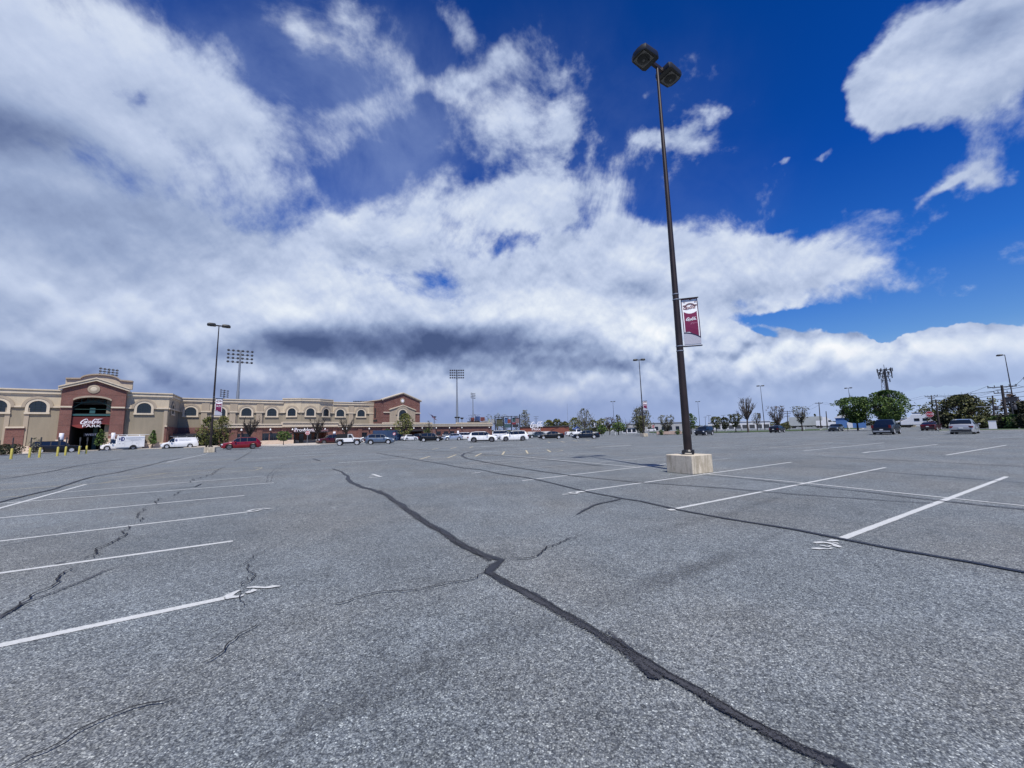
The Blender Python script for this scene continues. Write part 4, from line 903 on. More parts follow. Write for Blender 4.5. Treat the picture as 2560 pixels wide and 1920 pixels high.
def car_body(kind, col, root, low=None):
    c = CARS[kind]; L, W, r = c['L'], c['W'], c['r']; hw = W/2
    ts = set(round(i/56, 4) for i in range(57)); ts |= {p[0] for p in c['top']}
    for a, b in c['win']: ts |= {a, b}
    for a in c['ax']:
        for k in range(-6, 7): ts.add(round(a+(r+.07)*math.sin(k*PI/12)/L, 4))
    ts = sorted(t for t in ts if 0 <= t <= 1)
    rings = []
    for t in ts:
        x = L/2-t*L
        tp = lerp_list(c['top'], t); bl = min(lerp_list(c['belt'], t), tp-.03)
        e = max(0, (abs(t-.5)-.36)/.14); w = hw*(1-.17*e*e)
        clr = c['clr']+.10*max(0, (abs(t-.5)-.44)/.06)**2
        zb = clr
        for a in c['ax']:
            xa = L/2-a*L; dx_ = abs(x-xa); Ra = r+.07
            if dx_ < Ra: zb = max(zb, r+math.sqrt(Ra*Ra-dx_*dx_))
        zb = min(zb, bl-.08)
        up = tp-bl
        wt = w*(1-(1-c['roofw'])*min(1, up/.62)) if up > .08 else w*.95
        mid = zb+(bl-zb)*.5
        rings.append((x, [(0, zb), (w*.97, zb), (w*1.0, zb+(bl-zb)*.2), (w*1.005, mid), (w*.985, bl-.02), (w*.965, bl+.01), (wt*.985+.0, tp-min(.05, up*.3)), (wt*.86, tp), (0, tp+.02)]))
    n = 9; vs = []; ix = {}
    for i, (x, rg) in enumerate(rings):
        for s_ in (1, -1):
            for k, (y, z) in enumerate(rg): ix[(i, s_, k)] = len(vs); vs.append((x, y*s_, z))
    body, gl, gr, ws_f, rs_f, pil = [], [], [], [], [], []
    def q4(i, s_, k):
        f = (ix[(i, s_, k)], ix[(i+1, s_, k)], ix[(i+1, s_, k+1)], ix[(i, s_, k+1)])
        return f if s_ < 0 else tuple(reversed(f))
    for i in range(len(ts)-1):
        tm = (ts[i]+ts[i+1])/2
        for s_ in (1, -1):
            for k in range(n-1):
                f = q4(i, s_, k)
                tall = lerp_list(c['top'], tm)-lerp_list(c['belt'], tm) > .16
                if k == 5 and tall and any(a <= tm <= b for a, b in c['win']): (gl if s_ > 0 else gr).append(f)
                elif k == 5 and tall and c['win'][0][0] <= tm <= c['win'][-1][1]: pil.append(f)
                elif k in (6, 7) and c['ws'][0] < tm < c['ws'][1]: ws_f.append(f)
                elif k in (6, 7) and c['rs'][0] < tm < c['rs'][1]: rs_f.append(f)
                else: body.append(f)
    N = len(ts)-1
    for i in (0, N):
        for s_ in (1, -1):
            loop = [ix[(i, s_, k)] for k in range(n)]
            body.append(tuple(loop if (i == 0) == (s_ > 0) else reversed(loop)))
    def mk(name, faces, m_):
        used = sorted({v for f in faces for v in f}); mp = {v: j for j, v in enumerate(used)}
        t = MB(); t.add([vs[v] for v in used], [tuple(mp[v] for v in f) for f in faces]); return t.build(name, m_, root, 32)
    mk('body', body, col)
    if gl: mk('side_window', gl, M_CGLASS); mk('side_window', gr, M_CGLASS)
    if pil: mk('window_pillars', pil, M_PLASTIC)
    if ws_f: mk('windshield', ws_f, M_CGLASS)
    if rs_f: mk('rear_window', rs_f, M_CGLASS)
    # door seams, handles, underbody
    t = MB(); t.box((-L/2+.25, -hw*.80, .16), (L/2-.25, hw*.80, .62)); 
    for a in c['ax']:
        xa = L/2-a*L; t.box((xa-r*.9, -hw*.93, .3), (xa+r*.9, hw*.93, r+.3))
    t.build('underbody', M_PLASTIC, root)
    return c
def car(kind, col, label, cat, group=None, rim=M_RIM, rails=False, cladding=False, plate=True):
    nm = {'suv': 'parked_suv', 'bigsuv': 'parked_suv', 'wagon': 'parked_suv', 'sedan': 'parked_car', 'hatch': 'parked_car', 'van': 'cargo_van', 'pickup': 'pickup_truck', 'regcab': 'pickup_truck'}[kind]
    root = empty(nm, (0, 0, 0), 0, label, cat, group)
    c = car_body(kind, col, root); L, W, r = c['L'], c['W'], c['r']; hw = W/2
    for a in c['ax']:
        for s_ in (1, -1): wheel(root, L/2-a*L, s_*(hw-.13), r, s_, rim)
    bz = lerp_list(c['belt'], .06); tz = lerp_list(c['belt'], .95)
    truck = kind in ('pickup', 'regcab')
    for s_ in (1, -1):
        t = MB(); Mh = Matrix.Translation((L/2-.17, s_*(hw*.83-.14), bz-.12)) @ Matrix.Rotation(s_*-.5, 4, 'Z'); t.box((-.10, -.22, -.08), (.12, .20, .08), Mh); t.build('headlight', M_HEAD, root)
        t = MB()
        if truck: t.box((-L/2-.015, s_*hw*.80-.10, tz-.38), (-L/2+.18, s_*hw*.80+.12, tz-.02))
        else: Mh = Matrix.Translation((-L/2+.12, s_*(hw*.86-.16), tz-.08)) @ Matrix.Rotation(s_*.42, 4, 'Z'); t.box((-.12, -.24, -.10), (.10, .20, .09), Mh)
        t.build('taillight', M_TAIL, root)
        xm = L/2-(c['ws'][0]+.09)*L; t = MB(); zb_ = lerp_list(c['belt'], c['ws'][0]+.08)
        t.box((xm-.06, s_*(hw*.92), zb_+.02), (xm+.0, s_*(hw+.10), zb_+.07)); t.box((xm-.10, s_*(hw+.04), zb_+.0), (xm+.05, s_*(hw+.22), zb_+.17)); t.build('mirror', col, root)
    t = MB(); t.box((L/2-.16, -hw*.52, bz-.30), (L/2+.005, hw*.52, bz-.06)); t.box((L/2-.25, -hw*.6, .28), (L/2+.01, hw*.6, .45)); t.build('grille', M_PLASTIC, root)
    t = MB(); t.box((-L/2-.02, -hw*.78, .34), (-L/2+.3, hw*.78, .52)); t.build('rear_bumper', M_CHROME if truck else M_PLASTIC, root)
    if plate:
        t = MB(); zz = .62 if not truck else .55; t.box((-L/2-.045, -.16, zz), (-L/2-.005, .16, zz+.15)); t.build('license_plate', M_PLATE, root)
    t = MB()
    for s_ in (1, -1):
        for a, b in c['win'][:2]:
            xx = L/2-(b-.02)*L; zz = lerp_list(c['belt'], b)-.14; t.box((xx-.02, s_*(hw*1.0)-.02, zz), (xx+.16, s_*(hw*1.0)+.03, zz+.035))
    t.build('door_handles', col, root)
    t = MB()
    for s_ in (1, -1):
        for a in [c['win'][0][0]+.005]+[b+.01 for a, b in c['win'][:2]]:
            xx = L/2-a*L; t.box((xx-.006, s_*hw*.9, .42), (xx+.006, s_*hw*1.012, lerp_list(c['belt'], a)-.03))
    t.build('door_seams', M_PLASTIC, root)
    if rails:
        for s_ in (1, -1):
            t = MB(); zt = max(z for _, z in c['top']); t.box((L/2-.80*L, s_*hw*.62-.02, zt+.02), (L/2-.46*L, s_*hw*.62+.02, zt+.07)); t.build('roof_rail', M_PLASTIC if col is not P_BLACK else M_METAL, root)
    if cladding:
        for s_ in (1, -1):
            t = MB(); t.box((L/2-(c['ax'][1]*L)+r+.09, s_*hw*.97-.03, c['clr']-.02), (L/2-c['ax'][0]*L-r-.09, s_*hw*.97+.05, c['clr']+.15)); t.build('sill_cladding', M_PLASTIC, root)
            for a in c['ax']:
                xa = L/2-a*L; t = MB(); Mx = Matrix.Translation((xa, s_*(hw-.0), r))
                for k in range(10):
                    a0, a1 = R(-5+19*k), R(-5+19*(k+1)); R0, R1 = r+.05, r+.13
                    t.prism([(R0*math.cos(a0), R0*math.sin(a0)), (R1*math.cos(a0), R1*math.sin(a0)), (R1*math.cos(a1), R1*math.sin(a1)), (R0*math.cos(a1), R0*math.sin(a1))], -.05, .025, Mx)
                t.build('wheel_arch_trim', M_PLASTIC, root)
    return root, c
def place(root, L, W, x0, x1, facing, skew=0.0, yb=None, blend=0.5):
    """stand a vehicle so that it fills photo columns x0..x1; facing 'L'/'R' side-on to the viewer, 'T' towards, 'A' away"""
    xm = (x0+x1)/2; lo, hi = 12.0, 260.0
    if yb is not None: dist_b = at_z(xm, yb).xy.length
    def setup(d):
        p = at_dist(xm, 1060, d); az_ = math.atan2(p.x, p.y)
        right = (math.cos(az_), -math.sin(az_))
        base = {'R': math.atan2(right[1], right[0]), 'L': math.atan2(-right[1], -right[0]), 'A': math.atan2(p.y, p.x), 'T': math.atan2(-p.y, -p.x)}[facing]
        h_ = base+R(skew); return Vector((p.x, p.y, 0)), h_
    for _ in range(40):
        d = (lo+hi)/2; P, h_ = setup(d); ca, sa = math.cos(h_), math.sin(h_)
        xs = []
        for a in (-L/2, L/2):
            for b in (-W/2, W/2): xs.append(project((P.x+ca*a-sa*b, P.y+sa*a+ca*b, .8))[0])
        if max(xs)-min(xs) > (x1-x0): lo = d
        else: hi = d
    if yb is not None: d = d*(1-blend)+dist_b*blend
    P, h_ = setup(d)
    # centre it on the columns
    ca, sa = math.cos(h_), math.sin(h_)
    for _ in range(4):
        xs = [project((P.x+ca*a-sa*b, P.y+sa*a+ca*b, .8))[0] for a in (-L/2, L/2) for b in (-W/2, W/2)]
        off = (x0+x1)/2-(max(xs)+min(xs))/2; r_ = at_dist(xm+off, 1060, d); q_ = at_dist(xm, 1060, d); P = P+Vector((r_.x-q_.x, r_.y-q_.y, 0))
    root.location = P; root.rotation_euler = (0, 0, h_); return root
GL_ = 'vehicles parked in front of the stadium'; GR_ = 'vehicles spread over the open right side of the lot'
def put(kind, col, x0, x1, facing, label, cat, skew=0, yb=None, group=GL_, **kw):
    bl = kw.pop('blend', .3)
    root, c = car(kind, col, label, cat, group, **kw); place(root, c['L'], c['W'], x0, x1, facing, skew, yb, bl); return root, c
put('regcab', P_WHITE, 12, 118, 'L', 'white work pickup partly hidden behind the black vehicle at the far left', 'pickup', 6, 1140)
put('bigsuv', P_BLACK, 79, 198, 'R', 'long black vehicle behind the yellow bollards at the stadium entrance', 'suv', -4, 1139, rim=M_RIM)
# service body van
def ladder(mb, x0, x1, y, z):
    for yy in (y-.2, y+.2): mb.box((x0, yy-.025, z), (x1, yy+.025, z+.07))
    k = x0+.2
    while k < x1-.1: mb.box((k, y-.2, z+.02), (k+.03, y+.2, z+.05)); k += .35
M_LOGO = mat('dark blue logo print', (.02, .03, .16), .5); M_PRINT = mat('grey blue van print', (.22, .27, .36), .6)
def hd_logo(root, x, side_y, z, r, lines):
    """round emblem cut by the letters HD, on the left-hand flank (outside faces +y or -y)"""
    s_ = 1 if side_y > 0 else -1
    Ml = Matrix.Translation((x, side_y, z)) @ Matrix(((-s_, 0, 0, 0), (0, s_, 0, 0), (0, 0, 1, 0), (0, 0, 0, 1)))
    t = MB()
    def blk(a, b, z0_, z1_): 
        t.prism([(a, z0_), (b, z0_), (b, z1_), (a, z1_)], 0.004, .012, Ml)
    hh = lambda q: math.sqrt(max(0, r*r-q*q))
    for a, b in ((-.95, -.62), (-.30, .02)): t.prism([(a*r, -hh(a*r)), (b*r, -hh(b*r)), (b*r, hh(b*r)), (a*r, hh(a*r))], .004, .012, Ml)
    t.prism([(-.62*r, -.16*r), (-.3*r, -.16*r), (-.3*r, .16*r), (-.62*r, .16*r)], .004, .012, Ml)
    pts = [(.12*r+.83*r*math.cos(R(a)), .95*r*math.sin(R(a))) for a in range(-90, 91, 15)]; inn = [(.22*r+.42*r*math.cos(R(a)), .5*r*math.sin(R(a))) for a in range(-90, 91, 15)]
    for i in range(12): t.prism([inn[i], pts[i], pts[i+1], inn[i+1]], .004, .012, Ml)
    t.prism([(.05*r, -.95*r), (.22*r, -.95*r), (.22*r, .95*r), (.05*r, .95*r)], .004, .012, Ml)
    t.build('round_hd_logo', M_LOGO, root)
    t = MB()
    for zz, x0_, x1_, h_ in lines:
        k = x0_
        while k < x1_: w_ = rnd.uniform(.05, .13); t.prism([(k, zz-z), (k+w_, zz-z), (k+w_, zz-z+h_), (k, zz-z+h_)], .004, .01, Ml); k += w_+.035
    t.build('company_lettering', M_PRINT, root)
van, c = car('van', P_WHITE, 'white service body work truck with round blue logo and ladder on its roof', 'van', GL_)
van.name = 'service_truck'
L = c['L']; t = MB(); t.box((-L/2-.25, -1.09, .45), (L/2-.36*L, 1.09, 2.62)); 
sb = t.build('service_box', P_WHITE, van); bv = sb.modifiers.new('b', 'BEVEL'); bv.width = .04; bv.segments = 2
t = MB()
for s_ in (1, -1):
    for x_ in (-2.3, -1.35, -.35): t.box((x_-.006, s_*1.088-.01, .62), (x_+.006, s_*1.088+.01, 1.6))
    t.box((-L/2-.2, s_*1.088-.01, 1.62), (L/2-.38*L, s_*1.088+.01, 1.635))
    for x_ in (-2.05, -.15, .3): t.box((x_, s_*1.09-.01, 1.15), (x_+.1, s_*1.09+.02, 1.22))
t.build('locker_seams', M_DGREY, van)
for s_ in (1, -1):
    t = MB(); Mx = Matrix.Translation((L/2-c['ax'][1]*L, s_*1.09, c['r'])); Ra = c['r']+.13
    t.prism([(Ra*math.cos(R(a)), Ra*math.sin(R(a))) for a in range(0, 181, 15)], -.02, .008, Mx); t.build('wheel_arch', M_PLASTIC, van)
t = MB(); ladder(t, -L/2-.9, 1.9, .4, 2.82); ladder(t, -L/2-.3, 1.5, -.3, 2.82)
for x_ in (-2.4, -.6, .6): t.box((x_, -1.0, 2.60), (x_+.05, 1.0, 2.82))
t.build('roof_ladder', M_WHITEM, van)
hd_logo(van, .10, 1.092, 2.06, .42, [(2.16, .55, 3.1, .13), (1.98, .6, 2.6, .05), (1.84, .9, 2.7, .05), (1.72, 1.2, 2.2, .05)])
place(van, L+.3, 2.1, 250, 356, 'L', 3, 1128, .3)
van, c = car('van', P_WHITE, 'plain white cargo van with ladder rack standing left of the near lamp base', 'van', GL_)
hd_logo(van, .65, 1.018, 1.62, .20, [(1.68, .35, 2.2, .07), (1.55, .35, 1.9, .04)])
t = MB(); ladder(t, -c['L']/2-.3, 1.3, .3, 2.3); ladder(t, -c['L']/2+.2, 1.5, -.4, 2.3)
for x_ in (-2.4, -1.0, .4): t.box((x_, -.85, 2.06), (x_+.05, .85, 2.3))
t.build('ladder_rack', M_METAL, van)
place(van, c['L'], c['W'], 404, 493, 'L', 4, 1125, .3)
put('bigsuv', P_WHITE, 583, 648, 'L', 'white vehicle whose roof shows above the bright red suv', 'suv', 0, None, plate=False)[0].location += Vector((-2.6, 3.6, 0))
put('suv', P_RED, 555, 651, 'L', 'bright red suv facing left in front of the brick wall', 'suv', 3, 1126, rim=M_RIMD, rails=True)
put('suv', P_SILVER, 628, 672, 'R', 'silver suv showing only its dark wheeled rear behind the red suv', 'suv', -20, 1119, rim=M_RIMD, cladding=True)
put('sedan', P_NAVY, 774, 818, 'T', 'dark blue car half hidden left of the dark red pickup', 'car', 50, 1115)
put('pickup', P_DRED, 793, 868, 'L', 'dark red pickup standing behind the white jeep', 'pickup', 18, 1115, rim=M_RIMD)
# open-sided off-roader with canvas top
def jeep():
    root = empty('off_road_vehicle', (0, 0, 0), 0, 'white boxy off-road vehicle with black canvas top and big wheels', 'jeep', GL_)
    t = MB(); t.prism([(-1.95, .55), (-1.95, 1.18), (.55, 1.20), (.75, 1.24), (1.85, 1.14), (1.92, 1.0), (1.92, .55), (1.75, .55), (1.62, .98), (.98, .98), (.80, .55), (-.85, .55), (-1.0, .98), (-1.70, .98), (-1.82, .55)], -.78, .78); b = t.build('body', P_WHITE, root); bv = b.modifiers.new('b', 'BEVEL'); bv.width = .05; bv.segments = 2
    t = MB(); t.prism([(-.15, 1.2), (-.15, 1.82), (.42, 1.84), (.72, 1.22), (.66, 1.2), (.36, 1.76), (-.07, 1.76), (-.07, 1.2)], -.76, .76); t.build('cab_frame', P_WHITE, root)
    t = MB(); t.prism([(-.06, 1.21), (-.06, 1.75), (.36, 1.75), (.64, 1.21)], -.74, .74); t.build('cab_glass', M_CGLASS, root)
    t = MB(); t.prism([(-1.92, 1.19), (-1.80, 1.86), (-.16, 1.88), (-.16, 1.19)], -.77, .77); t.prism([(-.2, 1.845), (.42, 1.845), (.40, 1.90), (-.2, 1.90)], -.75, .75); b = t.build('canvas_top', M_FABRIC, root)
    for s_ in (1, -1):
        for x_ in (1.28, -1.34):
            t = MB(); t.prism([(x_-.55, .62), (x_-.40, .98), (x_+.42, .98), (x_+.56, .66), (x_+.60, .70), (x_+.46, 1.05), (x_-.44, 1.05), (x_-.60, .66)], s_*.70-.0, s_*.95); t.build('fender_flare', M_PLASTIC, root)
            wheel(root, x_, s_*.80, .43, s_, M_RIM, .27)
        t = MB(); t.lathe([(.10, 0), (.10, .06)], 14, Matrix.Translation((1.92, s_*.52, 1.0)) @ Matrix.Rotation(PI/2, 4, 'Y')); t.build('headlight', M_HEAD, root)
        t = MB(); t.box((-1.99, s_*.66-.06, .88), (-1.94, s_*.66+.06, 1.08)); t.build('taillight', M_TAIL, root)
        t = MB(); t.box((.52, s_*.80, 1.22), (.60, s_*1.0, 1.42)); t.build('mirror', M_PLASTIC, root)
    t = MB(); t.box((1.92, -.80, .50), (2.12, .80, .68)); t.build('front_bumper', M_PLASTIC, root)
    t = MB(); t.box((-2.08, -.80, .50), (-1.93, .80, .66)); t.build('rear_bumper', M_PLASTIC, root)
    t = MB(); Mx = Matrix.Translation((-2.09, .1, 1.05)) @ Matrix.Rotation(-PI/2, 4, 'Y'); t.lathe([(.2, -.1), (.36, -.12), (.40, 0), (.36, .12), (.2, .1)], 20, Mx); t.build('spare_wheel', M_TYRE, root)
    t = MB(); t.box((-1.8, -.6, .3), (1.8, .6, .6)); t.build('underbody', M_PLASTIC, root)
    return root
jp = jeep(); place(jp, 4.25, 1.8, 838, 906, 'R', -6, 1117, .3)
put('sedan', P_GREY, 898, 942, 'R', 'grey car glimpsed between the white jeep and the blue grey suv', 'car', 0, 1111)[0].location += Vector((-1, 3, 0))
put('suv', P_BLUEG, 912, 986, 'R', 'blue grey suv facing right in front of the blue container', 'suv', -8, 1112, rails=True, cladding=True)
put('hatch', P_WHITE, 1003, 1044, 'A', 'small white hatchback right of the blue container', 'car', -58, 1107)
put('suv', P_BLACK, 1033, 1066, 'A', 'black suv seen from behind next to the small white hatchback', 'suv', -30, 1105)
put('suv', P_BLACK, 1047, 1108, 'R', 'black suv facing right between the hatchback and a silver car', 'suv', -8, 1105, plate=False)
put('suv', P_GREY, 1098, 1136, 'R', 'dark grey suv roof showing behind the silver car', 'suv', 0, None)[0].location += Vector((0, 2, 0))
put('hatch', P_LBLUE, 1107, 1156, 'L', 'pale silver blue car facing left between black and white suvs', 'car', 10, 1103)
put('suv', P_WHITE, 1141, 1194, 'R', 'white suv tucked behind the left of the two large white suvs', 'suv', -14, 1101)
put('suv', P_WHITE, 1166, 1248, 'R', 'large white suv facing right, left of the two back to back', 'suv', -6, 1102, rim=M_RIMD, cladding=True)
put('bigsuv', P_WHITE, 1228, 1288, 'R', 'tall white suv standing behind the gap of the two white suvs', 'suv', -25, 1099)[0].location += Vector((0, 2.5, 0))
put('suv', P_WHITE, 1244, 1326, 'L', 'large white suv facing left beside the red script sign', 'suv', 8, 1098, rim=M_RIMD, rails=True)
put('sedan', P_GREEN, 1316, 1370, 'L', 'grey green car peeking out left of the black sedan', 'car', 15, 1096)
put('sedan', P_BLACK, 1343, 1412, 'L', 'black sedan facing left with bright wheels', 'car', 7, 1096)
put('sedan', P_NAVY, 1426, 1502, 'L', 'dark navy coupe at the right end of the long parked row', 'car', 7, 1094)
put('suv', P_NAVY, 1732, 1788, 'L', 'dark navy suv alone right of the tall lamp post', 'suv', 68, 1086, GR_, plate=False)
put('hatch', P_BLACK, 1920, 1965, 'A', 'small black hatchback between two bare trees', 'car', -19, 1081, GR_)
put('hatch', P_GREEN, 2066, 2113, 'L', 'grey green compact car facing left by the vase shaped tree', 'car', 76, 1076, GR_)
put('pickup', P_NAVY, 2171, 2258, 'A', 'dark blue pickup truck seen from behind under a green tree', 'pickup', -9, 1080, GR_)
put('sedan', P_DRED, 2297, 2357, 'A', 'dark red sedan seen from behind below the stop sign', 'car', -10, 1075, GR_)
put('wagon', P_SILVER, 2368, 2451, 'A', 'silver suv seen from behind at the far right', 'suv', -6, 1082, GR_, rails=True)
# ---------------------------------------------------------------- lamp posts
M_BRONZE = mat('dark bronze pole paint', (.027, .017, .014), .45, .2, noise=(1.3, .55))
M_HEADM = mat('lamp head paint', (.035, .035, .033), .4, .4)
M_LENS = mat('lamp lens glass', (.012, .013, .012), .15, spec=.4)
M_REFL = mat('lamp reflector', (.13, .125, .115), .4, .5)
def conc_fn(h, b, pos):
    n1 = h.noise(h.v('MULTIPLY', pos, (6, 6, 1.2)), 1.0, 6, .65); n2 = h.noise(pos, 26, 5, .6); n3 = h.noise(pos, 2.3, 3, .6)
    st = h.mr(n1, .44, .62, 0, 1); sp = h.n('ShaderNodeSeparateXYZ'); h.put(sp.inputs[0], pos)
    side = h.mr(sp.outputs[2], .60, .575, 0, 1)
    c = h.mix(h.m('MULTIPLY', st, h.m('MULTIPLY', side, .62)), (.60, .53, .41), (.27, .22, .15))
    k = h.m('MULTIPLY', h.mr(n2, .3, .7, .86, 1.1, False), h.mr(n3, .3, .7, .9, 1.08, False))
    h.nt.links.new(h.v('SCALE', c, scale=k), b.inputs['Base Color'])
    bn = h.n('ShaderNodeBump'); bn.inputs['Strength'].default_value = .5; bn.inputs['Distance'].default_value = .01
    h.nt.links.new(n2, bn.inputs['Height']); h.nt.links.new(bn.outputs[0], b.inputs['Normal'])
M_BLOCK = mat('weathered concrete block', (.5, .46, .38), .9, fn=conc_fn, spec=.2)
b_near = at_z(1733, 1187)                      # near corner of the block
b_left = at_z(1671, 1181); b_right = at_z(1769, 1178.5)
dA = (b_left-b_near); dB = (b_right-b_near)
ang = math.atan2(-dA.y, -dA.x); SIDE = 1.02
ux = Vector((math.cos(ang), math.sin(ang), 0)); uy = Vector((-ux.y, ux.x, 0))
BC = b_near-ux*SIDE/2+uy*SIDE/2
def lamp_head(root, hx, a, name='lamp_head'):
    """shoebox luminaire at distance hx along direction a from the pole top; returns nothing"""
    Mh = Matrix.Rotation(a, 4, 'Z') @ Matrix.Translation((hx, 0, 0))
    t = MB()
    pts = lambda s_, z: [Mh @ Vector((x*s_, y*s_, z)) for x, y in [(-.42, -.30), (-.30, -.36), (.34, -.33), (.43, -.20), (.455, 0), (.43, .20), (.34, .33), (-.30, .36), (-.42, .30)]]
    rings = [pts(.97, -.10), pts(1.0, -.07), pts(1.0, .06), pts(.93, .15), pts(.70, .21)]
    vs = [p for r_ in rings for p in r_]; n = 9
    t.add(vs, [tuple(range(n-1, -1, -1)), tuple((len(rings)-1)*n+i for i in range(n))]+[(k*n+i, k*n+(i+1) % n, (k+1)*n+(i+1) % n, (k+1)*n+i) for k in range(len(rings)-1) for i in range(n)])
    hd = t.build(name, M_HEADM, root, 40)
    t = MB(); t.box((-.20, -.25, -.125), (.36, .25, -.10), Mh); t.build('reflector_frame', M_REFL, hd)
    t = MB(); t.lathe([(.225, 0), (.20, -.02), (.10, -.03)], 20, Mh @ Matrix.Translation((.08, 0, -.127)) @ Matrix.Diagonal((1.12, 1, 1, 1))); t.cur = 1; t.lathe([(.05, 0), (.04, -.035)], 12, Mh @ Matrix.Translation((.08, 0, -.155)))
    t.build('lens', [M_LENS, M_REFL], hd, 40)
    return hd
pole_top_photo = (1640, 168)
PCp = Vector((BC.x, BC.y, 0))
dd = math.hypot(BC.x, BC.y); HT = at_dist(1640, 168, dd).z
hl, hr = at_z(1611, 140, HT), at_z(1668, 183, HT)
ARM = math.atan2(hr.y-hl.y, hr.x-hl.x)
def banner(root, z0, z1, w, a, detail=True):
    """fabric banner hung on two arms beside the pole; a = direction it points to"""
    Mb = Matrix.Rotation(a, 4, 'Z'); x0 = .16
    n = 12
    def sheet(name, pts_fn, m_, d):      # thin solid that bulges a little like cloth
        pass
    bul = lambda z: .05*math.sin(PI*(z-z0)/(z1-z0)*1.5)
    def poly(mb, pts, d0, d1):
        k = len(pts); vs = [Mb @ Vector((x, -(d0+bul(z)), z)) for x, z in pts]+[Mb @ Vector((x, -(d1+bul(z)), z)) for x, z in pts]
        mb.add(vs, [tuple(range(k)), tuple(range(2*k-1, k-1, -1))]+[(i, i+k, (i+1) % k+k, (i+1) % k) for i in range(k)])
    def strips(mb, xa, xb, za, zb, d0, d1, n=10, shape=None):
        for i in range(n):
            q0_, q1_ = za+(zb-za)*i/n, za+(zb-za)*(i+1)/n
            poly(mb, [(xa, q0_), (xb, q0_), (xb, q1_), (xa, q1_)], d0, d1)
    H = z1-z0; X = lambda u: x0+u*w; Z = lambda v: z0+v*H
    t = MB(); strips(t, x0, x0+w, z0, z1, -.008, .008); cl = t.build('banner_cloth', mat('white banner cloth', (.80, .80, .81), .8), root)
    # the edge, maroon field, curved top of the field
    t = MB()
    for d0_, d1_ in ((.009, .013),):
        strips(t, X(.0), X(.045), Z(.30), Z(1), d0_, d1_); strips(t, X(.955), X(1), Z(.18), Z(1), d0_, d1_); poly(t, [(X(.045), Z(.975)), (X(.955), Z(.975)), (X(.955), Z(1)), (X(.045), Z(1))], d0_, d1_)
    t.build('banner_border', mat('dark plum print', (.045, .008, .035), .8), root)
    t = MB(); N_ = 16
    lowz = lambda u: .30-.14*max(0, (u-.35)/.65)
    for i in range(N_):
        u0, u1 = .11+.78*i/N_, .11+.78*(i+1)/N_
        f0_ = .675+.045*(2*(u0-.5)/.78)**2; f1_ = .675+.045*(2*(u1-.5)/.78)**2
        for j in range(4):
            a0, a1 = lowz(u0)+(f0_-lowz(u0))*j/4, lowz(u0)+(f0_-lowz(u0))*(j+1)/4; b0, b1 = lowz(u1)+(f1_-lowz(u1))*j/4, lowz(u1)+(f1_-lowz(u1))*(j+1)/4
            poly(t, [(X(u0), Z(a0)), (X(u1), Z(b0)), (X(u1), Z(b1)), (X(u0), Z(a1))], .009, .013)
    t.build('maroon_field', mat('maroon print', (.15, .003, .052), .8), root)
    # lower part: plain grey and navy swoosh panel where the photograph has a drawing that is left out
    t = MB(); N_ = 12
    for i in range(N_):
        u0, u1 = i/N_, (i+1)/N_; f = lambda u: .27-.11*u*u; poly(t, [(X(u0), Z(.05)), (X(u1), Z(.05)), (X(u1), Z(f(u1))), (X(u0), Z(f(u0)))], .014, .017)
    t.build('grey_panel', mat('pale grey print', (.50, .50, .55), .8), root)
    t = MB()
    for i in range(N_):
        u0, u1 = i/N_, (i+1)/N_; f = lambda u: .27-.11*u*u; poly(t, [(X(u0), Z(f(u0))), (X(u1), Z(f(u1))), (X(u1), Z(f(u1)+.022)), (X(u0), Z(f(u0)+.022))], .018, .021)
    t.build('navy_edge', mat('navy print', (.012, .014, .05), .8), root)
    if detail:
        Ms_ = lambda u, v, k: Mb @ Matrix(((k, 0, 0, X(u)), (0, -1, 0, -bul(Z(v))), (0, 0, k, Z(v)), (0, 0, 0, 1)))
        t = MB(); script(t, Ms_(.19, .53, w*.20), 1.0, .014, .020, 1.15); t.build('white_script', M_SIGNW, root)
        t = MB(); script(t, Ms_(.10, .775, w*.235), 1.0, .014, .020, .75); t.build('red_script', mat('red brown print', (.22, .05, .06), .8), root)
        t = MB(); Mr = Ms_(.52, .80, 1.0)
        def ring(rx, rz, a0, a1, th, k=16):
            for i in range(k):
                b0, b1 = R(a0+(a1-a0)*i/k), R(a0+(a1-a0)*(i+1)/k)
                t.prism([(rx*math.cos(b0), rz*math.sin(b0)), ((rx+th)*math.cos(b0), (rz+th)*math.sin(b0)), ((rx+th)*math.cos(b1), (rz+th)*math.sin(b1)), (rx*math.cos(b1), rz*math.sin(b1))], .008, .013, Mr)
        ring(w*.28, w*.24, 10, 170, w*.07); ring(w*.34, w*.27, 190, 350, w*.03)
        for sx_ in (-1, 1): t.prism([(sx_*w*.30, w*.12), (sx_*w*.42, w*.12), (sx_*w*.42, w*.18), (sx_*w*.30, w*.20)], .008, .013, Mr)
        for fx, fz in ((-.35, .40), (0.0, .50), (.30, .36)): t.prism([(fx*w, fz*w), (fx*w+w*.13, fz*w+w*.03), (fx*w, fz*w+w*.07)], .008, .013, Mr)
        t.build('crest', mat('brown print', (.16, .09, .09), .8), root)
        t = MB(); Mr = Ms_(.56, .455, 1.0); ring(w*.09, w*.09, 0, 360, w*.015, 20); ring(w*.05, w*.05, 0, 360, w*.012, 16); t.box((w*.11, .008, w*.06), (w*.30, .012, w*.075), Mr); t.build('small_emblem', mat('pink print', (.5, .22, .32), .8), root)
    t = MB()
    for z in (z0+.03, z1-.01): t.tube(Mb @ Vector((0, 0, z)), Mb @ Vector((x0+w+.03, 0, z)), .022, n=8)
    t.build('banner_arms', mat('matt black arm', (.01, .01, .012), .85), root)
